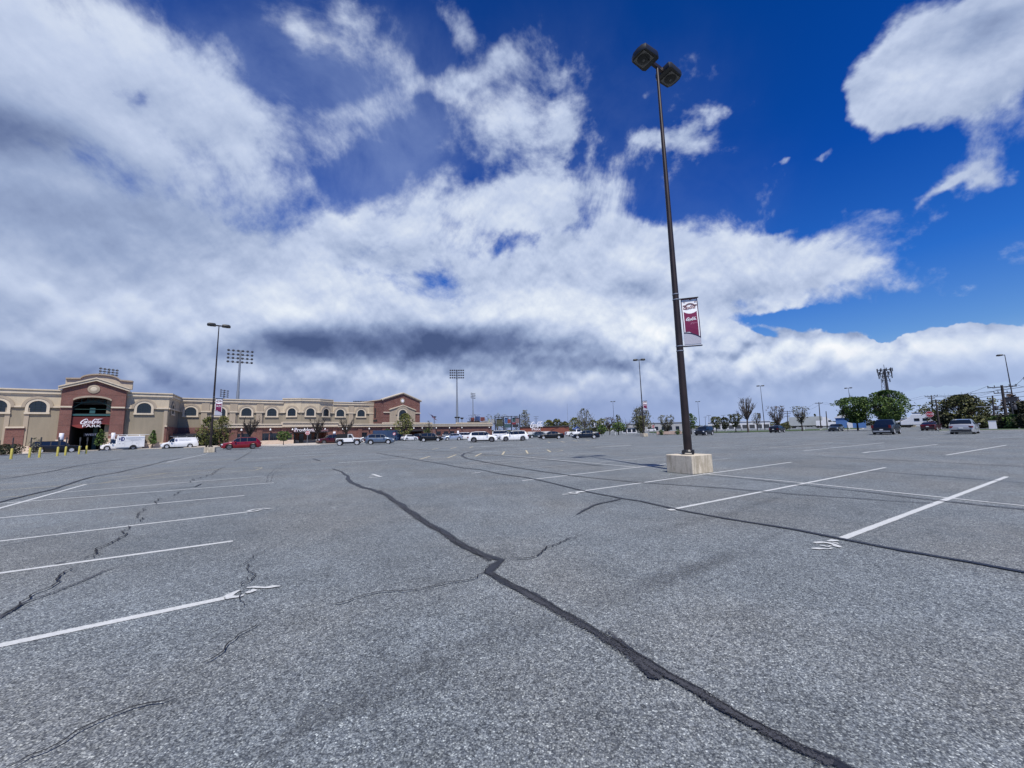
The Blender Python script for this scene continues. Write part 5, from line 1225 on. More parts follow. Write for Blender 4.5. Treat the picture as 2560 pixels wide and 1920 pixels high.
def lamp_post(loc, H, arm, label, block=True, ban=None, heads=2, group='twin headed lamp posts of the parking lot', rz=0.0, blk=1.0):
    root = empty('lamp_post', loc, 0, label, 'lamp post', group)
    zb = .60*blk if block else 0.0
    if block:
        t = MB(); t.box((-SIDE/2*blk, -SIDE/2*blk, 0), (SIDE/2*blk, SIDE/2*blk, .60*blk), Matrix.Rotation(rz, 4, 'Z')); b = t.build('concrete_base', M_BLOCK, root); bv = b.modifiers.new('b', 'BEVEL'); bv.width = .022; bv.segments = 3
    t = MB(); n = 16
    for i in range(8):
        za, zc_ = zb+.07+(H-zb-.07)*i/8, zb+.07+(H-zb-.07)*(i+1)/8
        f = lambda z: .135-.085*(z-zb)/(H-zb)
        t.tube((0, 0, za), (0, 0, zc_), f(za), f(zc_), n, False)
    t.tube((0, 0, H-.02), (0, 0, H+.02), .052, .04, n); t.build('pole', M_BRONZE, root, 50)
    t = MB(); Mq = Matrix.Rotation(rz+.6, 4, 'Z')
    t.box((-.19, -.19, zb+.06), (.19, .19, zb+.10), Mq); t.lathe([(.19, zb+.10), (.15, zb+.16)], 16)
    for sx_ in (-1, 1):
        for sy_ in (-1, 1): t.tube(Mq @ Vector((sx_*.15, sy_*.15, zb-.01)), Mq @ Vector((sx_*.15, sy_*.15, zb+.15)), .02, n=8); t.box((sx_*.15-.035, sy_*.15-.035, zb+.10), (sx_*.15+.035, sy_*.15+.035, zb+.135), Mq); t.box((sx_*.15-.035, sy_*.15-.035, zb+.02), (sx_*.15+.035, sy_*.15+.035, zb+.055), Mq)
    t.build('base_plate', M_BLACK, root)
    arms = [arm, arm+PI] if heads == 2 else [arm]
    for a in arms:
        t = MB(); Ma = Matrix.Rotation(a, 4, 'Z') @ Matrix.Translation((0, 0, H))
        t.box((0, -.05, -.07), (.34, .05, .07), Ma); t.build('arm', M_BRONZE, root)
        g0 = lamp_head(root, .72, a); g0.location.z = H
    if ban: banner(root, *ban)
    for zz in ((ban[0]+.05, ban[0]-.12, ban[1]-.02, ban[1]+.18) if ban else ()):
        t = MB(); rr_ = .135-.085*(zz-zb)/(H-zb)+.012; t.tube((0, 0, zz-.015), (0, 0, zz+.015), rr_, n=16); t.build('steel_band', M_METAL, root)
    return root
bz0, bz1 = at_dist(1712, 868, dd).z, at_dist(1712, 745, dd).z
ba = math.atan2(-BC.x, BC.y)*0.0+math.atan2(-math.sin(math.atan2(BC.x, BC.y)), math.cos(math.atan2(BC.x, BC.y)))
wid = (at_dist(1738, 800, dd)-at_dist(1696, 800, dd)).length
lamp_post(PCp, HT, ARM, 'tall near lamp post on a square concrete block with a maroon and white banner', True, (bz0, bz1, wid, ba+R(8)), rz=ang)
lp = at_z(525, 1131); HL = at_dist(552, 815, lp.xy.length).z
def lamp_at(px_t, py_t, px_b, H=None, dist=None):
    """stand a post whose top is seen at (px_t, py_t); distance follows from its height"""
    H = H or HT*.98; d = ray(px_t, py_t); e = d.z/math.hypot(d.x, d.y); D = dist or (H-EYE)/e
    p = at_dist(px_b, 1070, D); return Vector((p.x, p.y, 0)), H
aL = math.atan2(lp.x, lp.y)
lamp_post(Vector((lp.x, lp.y, 0)), HL, -aL, 'lamp post with banner on a concrete block before the left stadium corner', True, (HL-11.1+.0, HL-9.0+.0, .72, -aL+.0), rz=.5)
def simple_lamp(x, y, xb, label, turn=0.0, block=False, ban=None, heads=2, H=None):
    P_, H_ = lamp_at(x, y, xb, H); a = -math.atan2(P_.x, P_.y)
    return lamp_post(P_, H_, a+turn, label, block, ban, heads, rz=.4)
simple_lamp(1597, 900, 1609, 'lamp post with a banner behind the tall near lamp, standing by a pale bushy tree', .15, True, (5.0, 6.9, .8, -.3))
simple_lamp(1534, 1004, 1536, 'distant lamp post above a green tree left of the bannered one')
simple_lamp(1747, 1004, 1750, 'distant lamp post just right of the tall near pole')
simple_lamp(1900, 965, 1912, 'lamp post between the tall bare tree and a small black car', .35)
simple_lamp(2125, 970, 2134, 'distant lamp post rising behind the vase shaped green tree')
r1 = simple_lamp(2516, 887, 2546, 'single headed lamp post on a concrete block at the right edge', PI+.2, True, None, 1)
t = MB()
P_, H_ = lamp_at(1900, 965, 1908, None); t = empty('hanging_sign', Vector((P_.x-.9, P_.y, 0)), 0, 'small dark sign box on a post beside the bare tree', 'sign')
mm = MB(); mm.tube((0, 0, 0), (0, 0, 4.2), .05); mm.build('post', M_DGREY, t); mm = MB(); mm.box((-.55, -.06, 4.0), (.45, .06, 5.8)); mm.build('sign_board', M_DGREY, t)

# ---------------------------------------------------------------- floodlights of the ball park
def floodlight(x, y, xb, H, wide, rows, cols, label, view=0.0, back=False):
    d = ray(x, y); D = (H-EYE)/(d.z/math.hypot(d.x, d.y)); p = at_dist(xb, 1060, D)
    root = empty('floodlight_tower', (p.x, p.y, 0), -math.atan2(p.x, p.y)+view, label, 'floodlight', 'floodlight towers of the ball park')
    t = MB(); t.tube((0, 0, 0), (0, 0, H*.55), .75, .5, 12); t.tube((0, 0, H*.55), (0, 0, H), .42, .3, 12); t.build('mast', M_METAL, root, 50)
    hh = wide*.72
    t = MB()
    for k in range(rows): z = H-.3-hh*k/(rows-.3); t.box((-wide/2, -.12, z-.12), (wide/2, .12, z+.12))
    t.build('crossbars', M_METAL, root)
    M_FL = M_BLACK
    for k in range(rows):
        for j in range(cols):
            if abs(j-(cols-1)/2) < .1 and cols % 2 == 0: continue
            z = H-.3-hh*k/(rows-.3); xx = -wide/2+wide*j/(cols-1)
            t = MB(); Mf = Matrix.Translation((xx, -.3, z)) @ Matrix.Rotation(R(-70 if not back else -60), 4, 'X'); t.lathe([(.12, -.45), (.32, -.1), (.43, .35), (.38, .38)], 10, Mf); t.build('flood_lamp', M_DGREY, root, 50)
    return root
floodlight(598, 876, 590, 34, 7.2, 4, 6, 'tall grey floodlight tower behind the cream wing, biggest in view')
floodlight(1142, 925, 1143, 34, 6.6, 4, 7, 'tall floodlight tower right of the second brick gable')
floodlight(1185, 983, 1183, 34, 6.4, 4, 3, 'smaller floodlight tower seen nearly edge on', 1.1)
floodlight(557, 975, 555, 30, 6.0, 4, 3, 'distant floodlight rack just above the cream roof line', 1.0)
floodlight(253, 921, 258, 32, 5.5, 4, 5, 'floodlight rack poking up behind the curved parapet', .5)
fr = floodlight(905, 1003, 905, 24, 10.5, 2, 12, 'low faint floodlight rack far beyond the cream roof')

# ---------------------------------------------------------------- yellow bollards with signs
M_BOLL = mat('yellow bollard paint', (.52, .44, .09), .6, noise=(6, .15))
bolls = [(-3, 1136), (27, 1148), (73, 1144), (98, 1144), (143, 1140.5), (163, 1138.5), (197, 1135.5), (215, 1134.5)]
def bollard(label):
    root = empty('bollard', (0, 0, 0), 0, label, 'bollard', 'yellow bollards with sign posts at the entrance')
    t = MB(); t.lathe([(.10, 0), (.10, 1.02), (.08, 1.09), (.03, 1.12)], 16); t.build('bollard_pipe', M_BOLL, root, 40)
    t = MB(); t.box((-.035, -.03, 1.05), (.035, .03, 2.25)); t.build('sign_post', M_DGREY, root)
    t = MB(); t.box((-.04, -.075, 1.70), (-.02, .075, 2.25)) ; t.build('sign_plate', M_DGREY, root)
    return root
names = ['cut by the left edge of the photo', 'second from the left, before the white pickup', 'third from the left, over the white pickup cab', 'fourth from the left, at the black rear wheel',
         'fifth from the left, at the black front door', 'sixth from the left, at the black front wheel', 'seventh from the left, before the dark entrance', 'last on the right before the dark entrance']
b0 = bollard('yellow bollard with sign post, '+names[0])
for k, (x, y) in enumerate(bolls):
    p = at_z(x, y)
    if k == 0: b0.location = p; b0.rotation_euler[2] = -math.atan2(p.x, p.y)
    else: dup(b0, p, -math.atan2(p.x, p.y)+.2*k, 'yellow bollard with sign post, '+names[k])
# ---------------------------------------------------------------- stop signs, banners, small posts
M_STOP = mat('stop sign red', (.35, .02, .03), .5); M_STOPB = mat('faded sign red', (.45, .16, .16), .5)
def stop_sign(x, y, dist, r_, H, label, m_, text=True, facing=0.0):
    p = at_dist(x, 1080, dist); root = empty('stop_sign', (p.x, p.y, 0), -math.atan2(p.x, p.y)+facing, label, 'stop sign')
    zc_ = H-r_
    t = MB(); t.tube((0, .03, 0), (0, .03, H), .035); t.build('post', M_METAL, root)
    oc_ = [(r_*math.cos(R(22.5+45*k)), zc_+r_*math.sin(R(22.5+45*k))) for k in range(8)]
    t = MB(); t.prism(oc_, -.02, 0); s_ = t.build('sign_plate', m_, root)
    t = MB(); o2 = [(x_*.95, zc_+(z_-zc_)*.95) for x_, z_ in oc_]; o3 = [(x_*.89, zc_+(z_-zc_)*.89) for x_, z_ in oc_]
    for i in range(8): t.prism([o3[i], o2[i], o2[(i+1) % 8], o3[(i+1) % 8]], -.026, -.021)
    t.build('white_border', M_SIGNW, s_)
    if text:
        t = MB(); vs, fs = text_geo('STOP', r_*.80, .01); t.add([Vector((v.x, -.03+v.z, zc_-r_*.28+v.y)) for v in vs], fs); t.build('stop_lettering', M_SIGNW, s_)
    return root
stop_sign(769, 1086, 84, .42, 2.75, 'round looking faded red stop sign before the brick ticket entrance', M_STOPB, True)
p = at_z(2332, 1068); stop_sign(2331, 1035, 96, .53, at_dist(2331, 1027.5, 96).z, 'red stop sign standing behind the dark red sedan', M_STOP, True)
stop_sign(1634, 1072, 98, .34, 2.3, 'small dark stop sign seen between the two pale bushy trees', M_STOP, True)
# light column banners at the stadium walls
def wall_post(x, y0, y1, dist, label):
    p = at_dist(x, 1080, dist); zt, zb_ = at_dist(x, y0, dist).z, at_dist(x, y1, dist).z
    root = empty('light_column', (p.x, p.y, 0), 0, label, 'lamp', 'white cylinder lights on dark pedestals by the entrance')
    t = MB(); t.lathe([(.26, zb_), (.28, zb_+.05), (.28, zt-.05), (.24, zt)], 16); t.build('light_cylinder', M_SIGNW, root, 40)
    t = MB(); t.lathe([(.52, 0), (.52, zb_*.55), (.30, zb_*.62), (.30, zb_)], 12); t.build('pedestal', mat('dark blue pedestal', (.03, .045, .08), .6), root, 30)
wall_post(155, 1083, 1099, 100, 'white cylinder light left of the dark entrance arch'); wall_post(284, 1082, 1098, 106, 'white cylinder light right of the dark entrance arch')
wall_post(400.5, 1083, 1098, 108, 'white cylinder light beside the small green tree'); wall_post(1145, 1077, 1086, 112, 'tiny white cylinder light between silver and white vehicles')
wall_post(836, 1079, 1084, 92, 'small white cylinder light above the white jeep')
# flag
p = at_dist(1085, 1060, 118); root = empty('flag', (p.x, p.y, 0), 0, 'american flag flying above the low brick concourse', 'flag')
t = MB(); t.tube((0, 0, 0), (0, 0, 4.0), .05); t.build('flag_staff', M_METAL, root)
zt = at_dist(1073, 1034, 118).z; zb_ = at_dist(1080, 1050, 118).z
def flag_pt(u, v): return Vector((-1.6+2.0*v+1.0*u*.9, .25*math.sin(3*u+2*v), zt-(zt-zb_)*v*.95-.4*u+.15*math.sin(6*v)))
M_FR = mat('flag red', (.5, .06, .08), .8); M_FB = mat('flag blue', (.03, .04, .14), .8)
t = MB()
for k in range(13):
    t.cur = 0 if k % 2 == 0 else 1
    for j in range(8):
        v0, v1 = j/8, (j+1)/8; u0, u1 = k/13, (k+1)/13
        if v0 < .40 and u0 < .53: t.cur = 2
        else: t.cur = 0 if k % 2 == 0 else 1
        qd = [flag_pt(u0, v0), flag_pt(u1, v0), flag_pt(u1, v1), flag_pt(u0, v1)]; off = Vector((0, .02, 0))
        t.add(qd+[q_+off for q_ in qd], [(0, 1, 2, 3), (7, 6, 5, 4), (0, 4, 5, 1), (1, 5, 6, 2), (2, 6, 7, 3), (3, 7, 4, 0)])
t.build('flag_cloth', [M_FR, M_SIGNW, M_FB], root); t = MB(); t.tube((-1.65, 0, zt+.3), (.45, 0, zb_-.6), .04); t.tube((.45, 0, zb_-.6), (0, 0, 3.9), .04); t.build('flag_arm', M_METAL, root)
# globe lamps on the concourse roof
def globe(x, y, dist, label):
    p = at_dist(x, 1060, dist); z = at_dist(x, y, dist).z
    root = empty('roof_lamp', (p.x, p.y, CT-.3), 0, label, 'lamp', 'dark dish lamps above the concourse roof')
    t = MB(); t.tube((0, 0, -1.5), (0, 0, z-CT+.3), .08); t.build('post', M_BLACK, root)
    t = MB(); t.lathe([(.15, -.5), (.6, -.15), (.75, 0), (.55, .12), (.1, .2)], 14, Matrix.Translation((0, 0, z-CT+.3))); t.build('lamp_dish', M_BLACK, root, 50)
for x, y, dd_, lb in ((1085.5, 1042, 126, 'dark dish lamp beside the flag'), (1140, 1043, 160, 'left dish lamp at the foot of the floodlight mast'), (1146.5, 1043, 158, 'right dish lamp at the foot of the floodlight mast'), (1155, 1045, 140, 'dark dish lamp right of the floodlight mast foot')): globe(x, y, dd_, lb)
# ---------------------------------------------------------------- trees and shrubs
from mathutils import noise as mnoise
M_BARK = mat('grey brown bark', (.075, .060, .048), .9, noise=(5, .25)); M_BARKD = mat('dark bark', (.035, .028, .024), .9, noise=(5, .25))
def leaf_fn(c1, c2, c3):
    def fn(h, b, pos):
        at = h.n('ShaderNodeAttribute'); at.attribute_name = 'tone'
        h.nt.links.new(h.ramp(at.outputs['Fac'], [(0.0, c1), (0.5, c2), (1.0, c3)]), b.inputs['Base Color'])
        try: b.inputs['Subsurface Weight'].default_value = 0.0
        except Exception: pass
    return fn
LEAF = {'green': mat('spring green leaves', (.06, .1, .02), .7, fn=leaf_fn((.018, .045, .008), (.055, .105, .016), (.13, .19, .03))),
        'olive': mat('olive green leaves', (.06, .08, .02), .7, fn=leaf_fn((.025, .032, .010), (.075, .082, .022), (.15, .15, .045))),
        'pale': mat('pale budding leaves', (.12, .13, .08), .8, fn=leaf_fn((.06, .055, .032), (.14, .14, .085), (.24, .23, .16))),
        'yellow': mat('yellow green leaves', (.12, .13, .03), .7, fn=leaf_fn((.04, .05, .010), (.12, .13, .025), (.24, .22, .06))),
        'dark': mat('dark evergreen leaves', (.02, .03, .01), .7, fn=leaf_fn((.008, .012, .005), (.022, .028, .010), (.055, .06, .022))),
        'brown': mat('brown red buds', (.06, .04, .03), .8, fn=leaf_fn((.03, .022, .016), (.065, .045, .032), (.11, .07, .05)))}
PROF = {'oval': lambda v: math.sin(PI*min(1, .10+.86*v))**.75, 'round': lambda v: math.sqrt(max(0, 1-(2*v-1)**2))*.98+.02, 'vase': lambda v: (.22+.78*v**.62)*(1-max(0, v-.72)**1.6*3.2),
        'cone': lambda v: .12+.88*(1-v)**.8 if v > .12 else .5+.5*v/.12, 'fan': lambda v: (.15+.85*v**.8)*(1-max(0, v-.85)**1.2*3), 'tall': lambda v: math.sin(PI*min(1, .16+.8*v**.8))**.7}
def crown_mesh(root, name, H, z0, Rm, prof, n, size, m_, seed, gap=.46, shell=.45, lump=.32, orig=(0, 0)):
    rs = np.random.RandomState(seed); P = []; T = []
    tries = 0; off = Vector((seed*3.1, seed*1.7, 0)); fs_ = 2.4/max(Rm, .5)
    while len(P) < n and tries < n*6:
        tries += 1
        v = rs.rand(); a = rs.rand()*2*PI; rr = (shell+(1-shell)*rs.rand())**.8 if rs.rand() < .8 else rs.rand()
        lp_ = 1+lump*mnoise.noise(Vector((math.cos(a)*1.6, math.sin(a)*1.6, v*3.2))+off)*1.6
        r_ = Rm*PROF[prof](v)*lp_*rr
        p = Vector((orig[0]+r_*math.cos(a), orig[1]+r_*math.sin(a), z0+(H-z0)*(v+.03*lump*(lp_-1))))
        g_ = mnoise.noise(p*fs_+off)
        if g_ < (gap-.5)*1.2+rs.rand()*.12-.06: continue
        P.append(p); T.append(min(1, max(0, .5+.55*mnoise.noise(p*fs_*1.7-off)+.30*(v-.5)*0+rs.randn()*.16)))
    N = len(P); P = np.array([list(p) for p in P]).reshape(N, 3); T = np.array(T)
    A = rs.randn(N, 3); A /= np.linalg.norm(A, axis=1)[:, None]; B = np.cross(A, rs.randn(N, 3)); B /= np.linalg.norm(B, axis=1)[:, None]
    sz = size*(.6+.8*rs.rand(N))[:, None]
    V = np.empty((N, 4, 3)); V[:, 0] = P-A*sz; V[:, 1] = P+B*sz*.55; V[:, 2] = P+A*sz; V[:, 3] = P-B*sz*.55
    me = bpy.data.meshes.new(name); me.vertices.add(N*4); me.vertices.foreach_set('co', V.ravel())
    me.loops.add(N*4); me.loops.foreach_set('vertex_index', np.arange(N*4)); me.polygons.add(N); me.polygons.foreach_set('loop_start', np.arange(0, N*4, 4)); me.polygons.foreach_set('loop_total', np.full(N, 4))
    me.update(); me.validate()
    at = me.attributes.new('tone', 'FLOAT', 'POINT'); at.data.foreach_set('value', np.repeat(T, 4))
    me.materials.append(m_); o = bpy.data.objects.new(name, me); COL.objects.link(o); o.parent = root; return o
def limbs(root, H, z0, Rm, prof, seed, bark, nl=9, sub=5, tr=.12, fine=True):
    rs = random.Random(seed); t = MB()
    t.path([Vector((0, 0, 0)), Vector((rs.uniform(-.05, .05), 0, z0*.6)), Vector((0, 0, z0))], [tr*1.25, tr, tr*.9], 7)
    t.path([Vector((0, 0, z0)), Vector((0, 0, z0+(H-z0)*.45)), Vector((rs.uniform(-.1, .1)*Rm, 0, z0+(H-z0)*.9))], [tr*.85, tr*.45, tr*.12], 6); t.build('trunk', bark, root, 60)
    t = MB()
    for i in range(nl):
        a = 2.4*i+rs.uniform(-.4, .4); v = rs.uniform(.35, .98); s0 = z0+(H-z0)*rs.uniform(-.03, .35)*v
        Re = Rm*PROF[prof](v)*rs.uniform(.6, .92); e = Vector((Re*math.cos(a), Re*math.sin(a), z0+(H-z0)*v*.97)); b = Vector((0, 0, s0)); mid = b.lerp(e, .5)+Vector((Re*.12*math.cos(a), Re*.12*math.sin(a), -(e.z-s0)*.06))
        t.path([b, mid, e], [tr*.55, tr*.34, tr*.12], 5)
        for k in range(sub):
            f = rs.uniform(.25, .95); q_ = (b.lerp(mid, f*2) if f < .5 else mid.lerp(e, f*2-1)); L_ = Rm*rs.uniform(.18, .45)
            d_ = ((e-b).normalized()+Vector((rs.uniform(-.8, .8), rs.uniform(-.8, .8), rs.uniform(0, .7)))).normalized(); q1 = q_+d_*L_
            t.tube(q_, q1, tr*.22, tr*.10, 4, False)
            if fine:
                for _ in range(3):
                    d2 = (d_+Vector((rs.uniform(-.8, .8), rs.uniform(-.8, .8), rs.uniform(-.1, .7)))).normalized(); s_ = q_.lerp(q1, rs.uniform(.3, 1)); t.tube(s_, s_+d2*L_*rs.uniform(.4, .8), tr*.12, tr*.07, 3, False)
    t.build('branches', bark, root)
_ts = [11]
def tree(x, dist, ytop, wpx, prof, leaf, label, n=1500, size=.20, crown=.28, group=None, bark=None, gap=.40, nl=9, sub=5, ybase=None, name='tree', shell=.45, lump=.32, tr=None, cat='tree', fine=True):
    _ts[0] += 1; sd_ = _ts[0]
    if dist is None: dist = at_z(x, ybase).xy.length
    p = at_dist(x, 1060, dist); H = at_dist(x, ytop, dist).z
    a, b = at_dist(x-wpx/2, 1060, dist), at_dist(x+wpx/2, 1060, dist); 
    z = Vector((p.x, p.y, 0)).dot(Vector((0, 1, 0))); Rm = wpx/2*z/FPX*(1/1.0)
    # apparent half width of a round crown seen off axis
    Rm *= math.cos(math.atan2(abs(p.x), p.y))**.0
    root = empty(name, (p.x, p.y, 0), 0, label, cat, group)
    tr = tr or max(.05, H*.022)
    limbs(root, H, H*crown, Rm, prof, sd_, bark or M_BARKD, nl, sub, tr, fine)
    if leaf and n: crown_mesh(root, 'crown', H, H*crown*.92, Rm, prof, n, size, LEAF[leaf], sd_, gap, shell, lump)
    return root
GT = 'small trees planted along the stadium front'; GB = 'bare trees in front of the brick concourse'; GR2 = 'trees along the far edge of the right side of the lot'
tree(255, 103, 1073, 27, 'cone', 'green', 'small pointed green tree before the dark entrance arch', 420, .17, .28, GT, gap=.42)
tree(386, 106, 1076, 20, 'cone', 'green', 'small green tree beside the white cylinder light, left of the plain van', 420, .17, .30, GT)
tree(520, 92, 1043, 44, 'oval', 'yellow', 'broad yellow green bush tree behind the near left lamp post, left half', 1500, .15, .10, GT, gap=.44, nl=14, lump=.5)
tree(556, 94, 1040, 46, 'oval', 'yellow', 'broad yellow green bush tree under the small banner, right half', 1500, .15, .10, GT, gap=.44, nl=14, lump=.5)
tree(626, 89, 1042, 56, 'fan', None, 'bare tree left of the first raised brick parapet', 0, crown=.32, group=GB, bark=M_BARKD, nl=16, sub=6, tr=.20)
tree(711, 86, 1077, 33, 'round', 'green', 'small round green tree left of the ticket entrance', 600, .16, .36, GT)
tree(795, 94, 1040, 52, 'fan', None, 'bare tree rising in front of the ticket entrance', 0, crown=.32, group=GB, bark=M_BARKD, nl=16, sub=6, tr=.20)
tree(865, 97, 1044, 52, 'fan', None, 'bare tree behind the white jeep', 0, crown=.32, group=GB, bark=M_BARKD, nl=16, sub=6, tr=.20)
tree(968, 108, 1073, 28, 'round', 'green', 'low green shrub tree behind the blue container', 380, .2, .2, GT)
tree(1013, 104, 1034, 48, 'oval', 'yellow', 'yellow green tree in front of the second brick gable', 1500, .20, .25, GT, gap=.42, lump=.4)
tree(1071, 118, 1052, 26, 'tall', 'pale', 'thin budding tree behind the black suv', 160, .15, .2, GT, nl=12)
tree(1187, 150, 1036, 38, 'fan', 'brown', 'thin brown tree over the right end of the concourse', 160, .2, .3, GB, nl=13)
tree(1068, 117, 1070, 18, 'round', 'green', 'small green tree under the thin budding one', 260, .18, .2, GT)
FB = 'far trees beyond the ball park'
for k, (x, yt, w, lf, nn_) in enumerate(((1222, 1036, 36, 'pale', 260), (1243, 1033, 34, 'pale', 260), (1262, 1036, 36, 'pale', 260), (1290, 1040, 30, 'pale', 200))):
    tree(x, 260, yt, w, 'oval', lf, 'far thin grey tree behind the scoreboard, number %s from its left end' % ['one', 'two', 'three', 'four'][k], nn_, .30, .2, FB, bark=M_BARK)
tree(1313, 230, 1024, 28, 'tall', 'pale', 'tall hazy grey tree right of the scoreboard', 650, .35, .2, FB, bark=M_BARK, gap=.42)
for k, (x, yt, w, lf) in enumerate(((1372, 1050, 34, 'yellow'), (1392, 1047, 34, 'olive'), (1412, 1054, 26, 'olive'))):
    tree(x, 200, yt, w, 'oval', lf, ['yellow green tree right of the white script sign', 'taller olive tree right of the white script sign', 'small olive tree beyond the red brown fence'][k], 900, .38, .12, FB, gap=.38)
tree(1462, 175, 1021, 48, 'tall', 'pale', 'tall pale budding tree behind the navy coupe', 900, .25, .15, FB, bark=M_BARK, gap=.44, nl=16)
tree(1437, 185, 1044, 40, 'oval', 'yellow', 'olive yellow tree left of the tall pale budding tree', 900, .32, .12, FB, gap=.40)
tree(1482, 190, 1050, 34, 'oval', 'olive', 'olive tree right of the tall pale budding tree', 700, .32, .12, FB)
tree(1506, 185, 1046, 32, 'oval', 'yellow', 'yellow olive tree behind the small round signs', 700, .32, .12, FB)
tree(1503, 104, 1062, 24, 'oval', 'green', 'low bright green tree at the tail of the navy coupe', 500, .18, .15, GR2, gap=.36)
tree(1523, 118, 1044, 30, 'fan', 'brown', 'dark brown leafless tree between two green trees', 300, .2, .3, GR2, nl=14)
tree(1545, 112, 1036, 20, 'tall', 'olive', 'narrow upper tree above the round green one', 300, .2, .3, GR2)
tree(1545, 108, 1056, 36, 'round', 'green', 'round green tree under the distant lamp post', 700, .2, .30, GR2, gap=.38)
tree(1565, 140, 1050, 34, 'fan', None, 'small bare tree left of the pale bushy tree', 0, crown=.3, group=GR2, bark=M_BARK, nl=12)
tree(1604, 100, 1013, 52, 'tall', 'pale', 'tall pale flowering tree around the bannered lamp post', 1500, .17, .20, GR2, gap=.44, nl=18, lump=.45)
tree(1600, 97, 1040, 38, 'vase', 'olive', 'olive bush tree at the foot of the bannered lamp post', 700, .17, .15, GR2)
tree(1667, 96, 1038, 44, 'fan', 'pale', 'wide pale many stemmed tree in the raised planter', 700, .16, .12, GR2, nl=20, gap=.45)
tree(1727, 94, 1034, 28, 'oval', 'green', 'green tree just right of the tall near pole', 750, .16, .30, GR2, gap=.38)
tree(1790, 112, 1042, 30, 'vase', 'olive', 'olive green tree behind the navy suv', 600, .18, .34, GR2)
tree(1812, 135, 1043, 24, 'round', 'dark', 'dark tree between the two olive green trees', 500, .25, .2, GR2)
tree(1838, 112, 1035, 38, 'vase', 'olive', 'olive green tree left of the tall bare tree', 800, .18, .34, GR2)
tree(1869, 108, 990, 56, 'tall', None, 'tall bare tree left of the small black hatchback', 0, crown=.30, group=GR2, bark=M_BARK, nl=22, sub=7)
tree(1892, 150, 1032, 26, 'oval', 'pale', 'small bare looking tree behind the lamp post', 120, .2, .3, GR2, nl=12)
tree(1943, 116, 1015, 48, 'fan', 'brown', 'dense twiggy brown tree above the small black hatchback', 420, .17, .22, GR2, bark=M_BARK, nl=22, sub=6, gap=.45)
tree(2004, 112, 1015, 44, 'fan', 'pale', 'vase shaped budding tree in front of the grey trailer', 420, .17, .34, GR2, nl=18, sub=6, gap=.45)
tree(2143, 106, 993, 84, 'vase', 'green', 'dark green vase shaped tree on the grass island', 6500, .175, .26, GR2, gap=.34, lump=.46, shell=.35, nl=14, ybase=None)
tree(2226, 100, 975, 76, 'round', 'green', 'round green tree behind the dark blue pickup', 6000, .175, .24, GR2, gap=.37, lump=.46, shell=.3, nl=14)
tree(2212, 102, 984, 44, 'oval', 'pale', 'pale green tree growing into the round green one', 700, .2, .3, GR2, gap=.42)
tree(2412, 118, 987, 104, 'round', 'olive', 'big dark olive tree behind the silver suv', 6000, .22, .10, GR2, gap=.46, lump=.66, shell=.3, nl=22)
tree(2428, 120, 984, 30, 'oval', 'brown', 'brown twiggy top of a tree over the big olive one', 220, .25, .4, GR2, nl=10)
tree(2540, 125, 985, 40, 'tall', 'brown', 'thin brown tree behind the single headed lamp post', 420, .25, .3, GR2, bark=M_BARKD, nl=16)
tree(2572, 122, 1003, 60, 'round', 'dark', 'almost black evergreen tree cut by the right edge', 2200, .3, .1, GR2, gap=.36, lump=.4)
tree(2040, 260, 1035, 14, 'cone', 'olive', 'tiny distant tree above the grey trailer', 250, .35, .1, GR2)
tree(2110, 220, 1028, 26, 'round', 'olive', 'distant round tree behind the vase shaped one', 500, .4, .1, GR2)
tree(1962, 150, 1058, 26, 'round', 'olive', 'low shrub at the left end of the grey trailer', 400, .25, .05, GR2)
tree(2265, 160, 1052, 30, 'round', 'dark', 'dark bush in front of the pale sheds', 500, .28, .05, GR2)
def shrub(x, dist, ytop, w, leaf, label, n=500, size=.16, group='low shrubs and hedges', name='shrub', prof='round'):
    _ts[0] += 1; p = at_dist(x, 1060, dist); H = max(.6, at_dist(x, ytop, dist).z); Rm = w/2*p.y/FPX
    root = empty(name, (p.x, p.y, 0), 0, label, 'shrub', group); t = MB()
    for k in range(5): a = k*1.3; t.tube((0, 0, 0), (Rm*.5*math.cos(a), Rm*.5*math.sin(a), H*.7), .03, .01, 4, False)
    t.build('stems', M_BARKD, root); crown_mesh(root, 'foliage', H, 0.02, Rm, prof, n, size, LEAF[leaf], _ts[0], .28, .3, .3); return root
shrub(2345, 122, 1028, 40, 'olive', 'olive bush below the stop sign', 900, .25); shrub(2374, 116, 1035, 40, 'dark', 'dark bush between stop sign and silver suv', 900, .25)
shrub(2452, 112, 1040, 40, 'olive', 'bush at the right foot of the big olive tree', 800, .22)
for k, x in enumerate((2492, 2512, 2534, 2560)): shrub(x, 104-k, 1040-k*2, 34, 'dark' if k % 2 else 'green', ['hedge bush next to the white utility cabinet', 'hedge bush left of the leaning utility pole', 'hedge bush behind the single headed lamp post', 'hedge bush cut by the right edge'][k], 700, .18)
shrub(-12, 88, 1112, 40, 'dark', 'clipped hedge cut by the left edge', 600, .12, 'hedge under the left wing'); shrub(20, 90, 1110, 34, 'dark', 'clipped hedge behind the nose of the white pickup', 600, .12, 'hedge under the left wing'); shrub(46, 93, 1110, 30, 'dark', 'clipped hedge above the white pickup cab', 600, .12, 'hedge under the left wing')
shrub(93, 96, 1094, 24, 'pale', 'thin twiggy shrub before the tan wall', 160, .1, 'hedge under the left wing')
shrub(1652, 92, 1074, 12, 'green', 'clipped green shrub at the left of the planter', 260, .1); shrub(1693, 92, 1073, 12, 'green', 'clipped green shrub at the right of the planter', 260, .1)
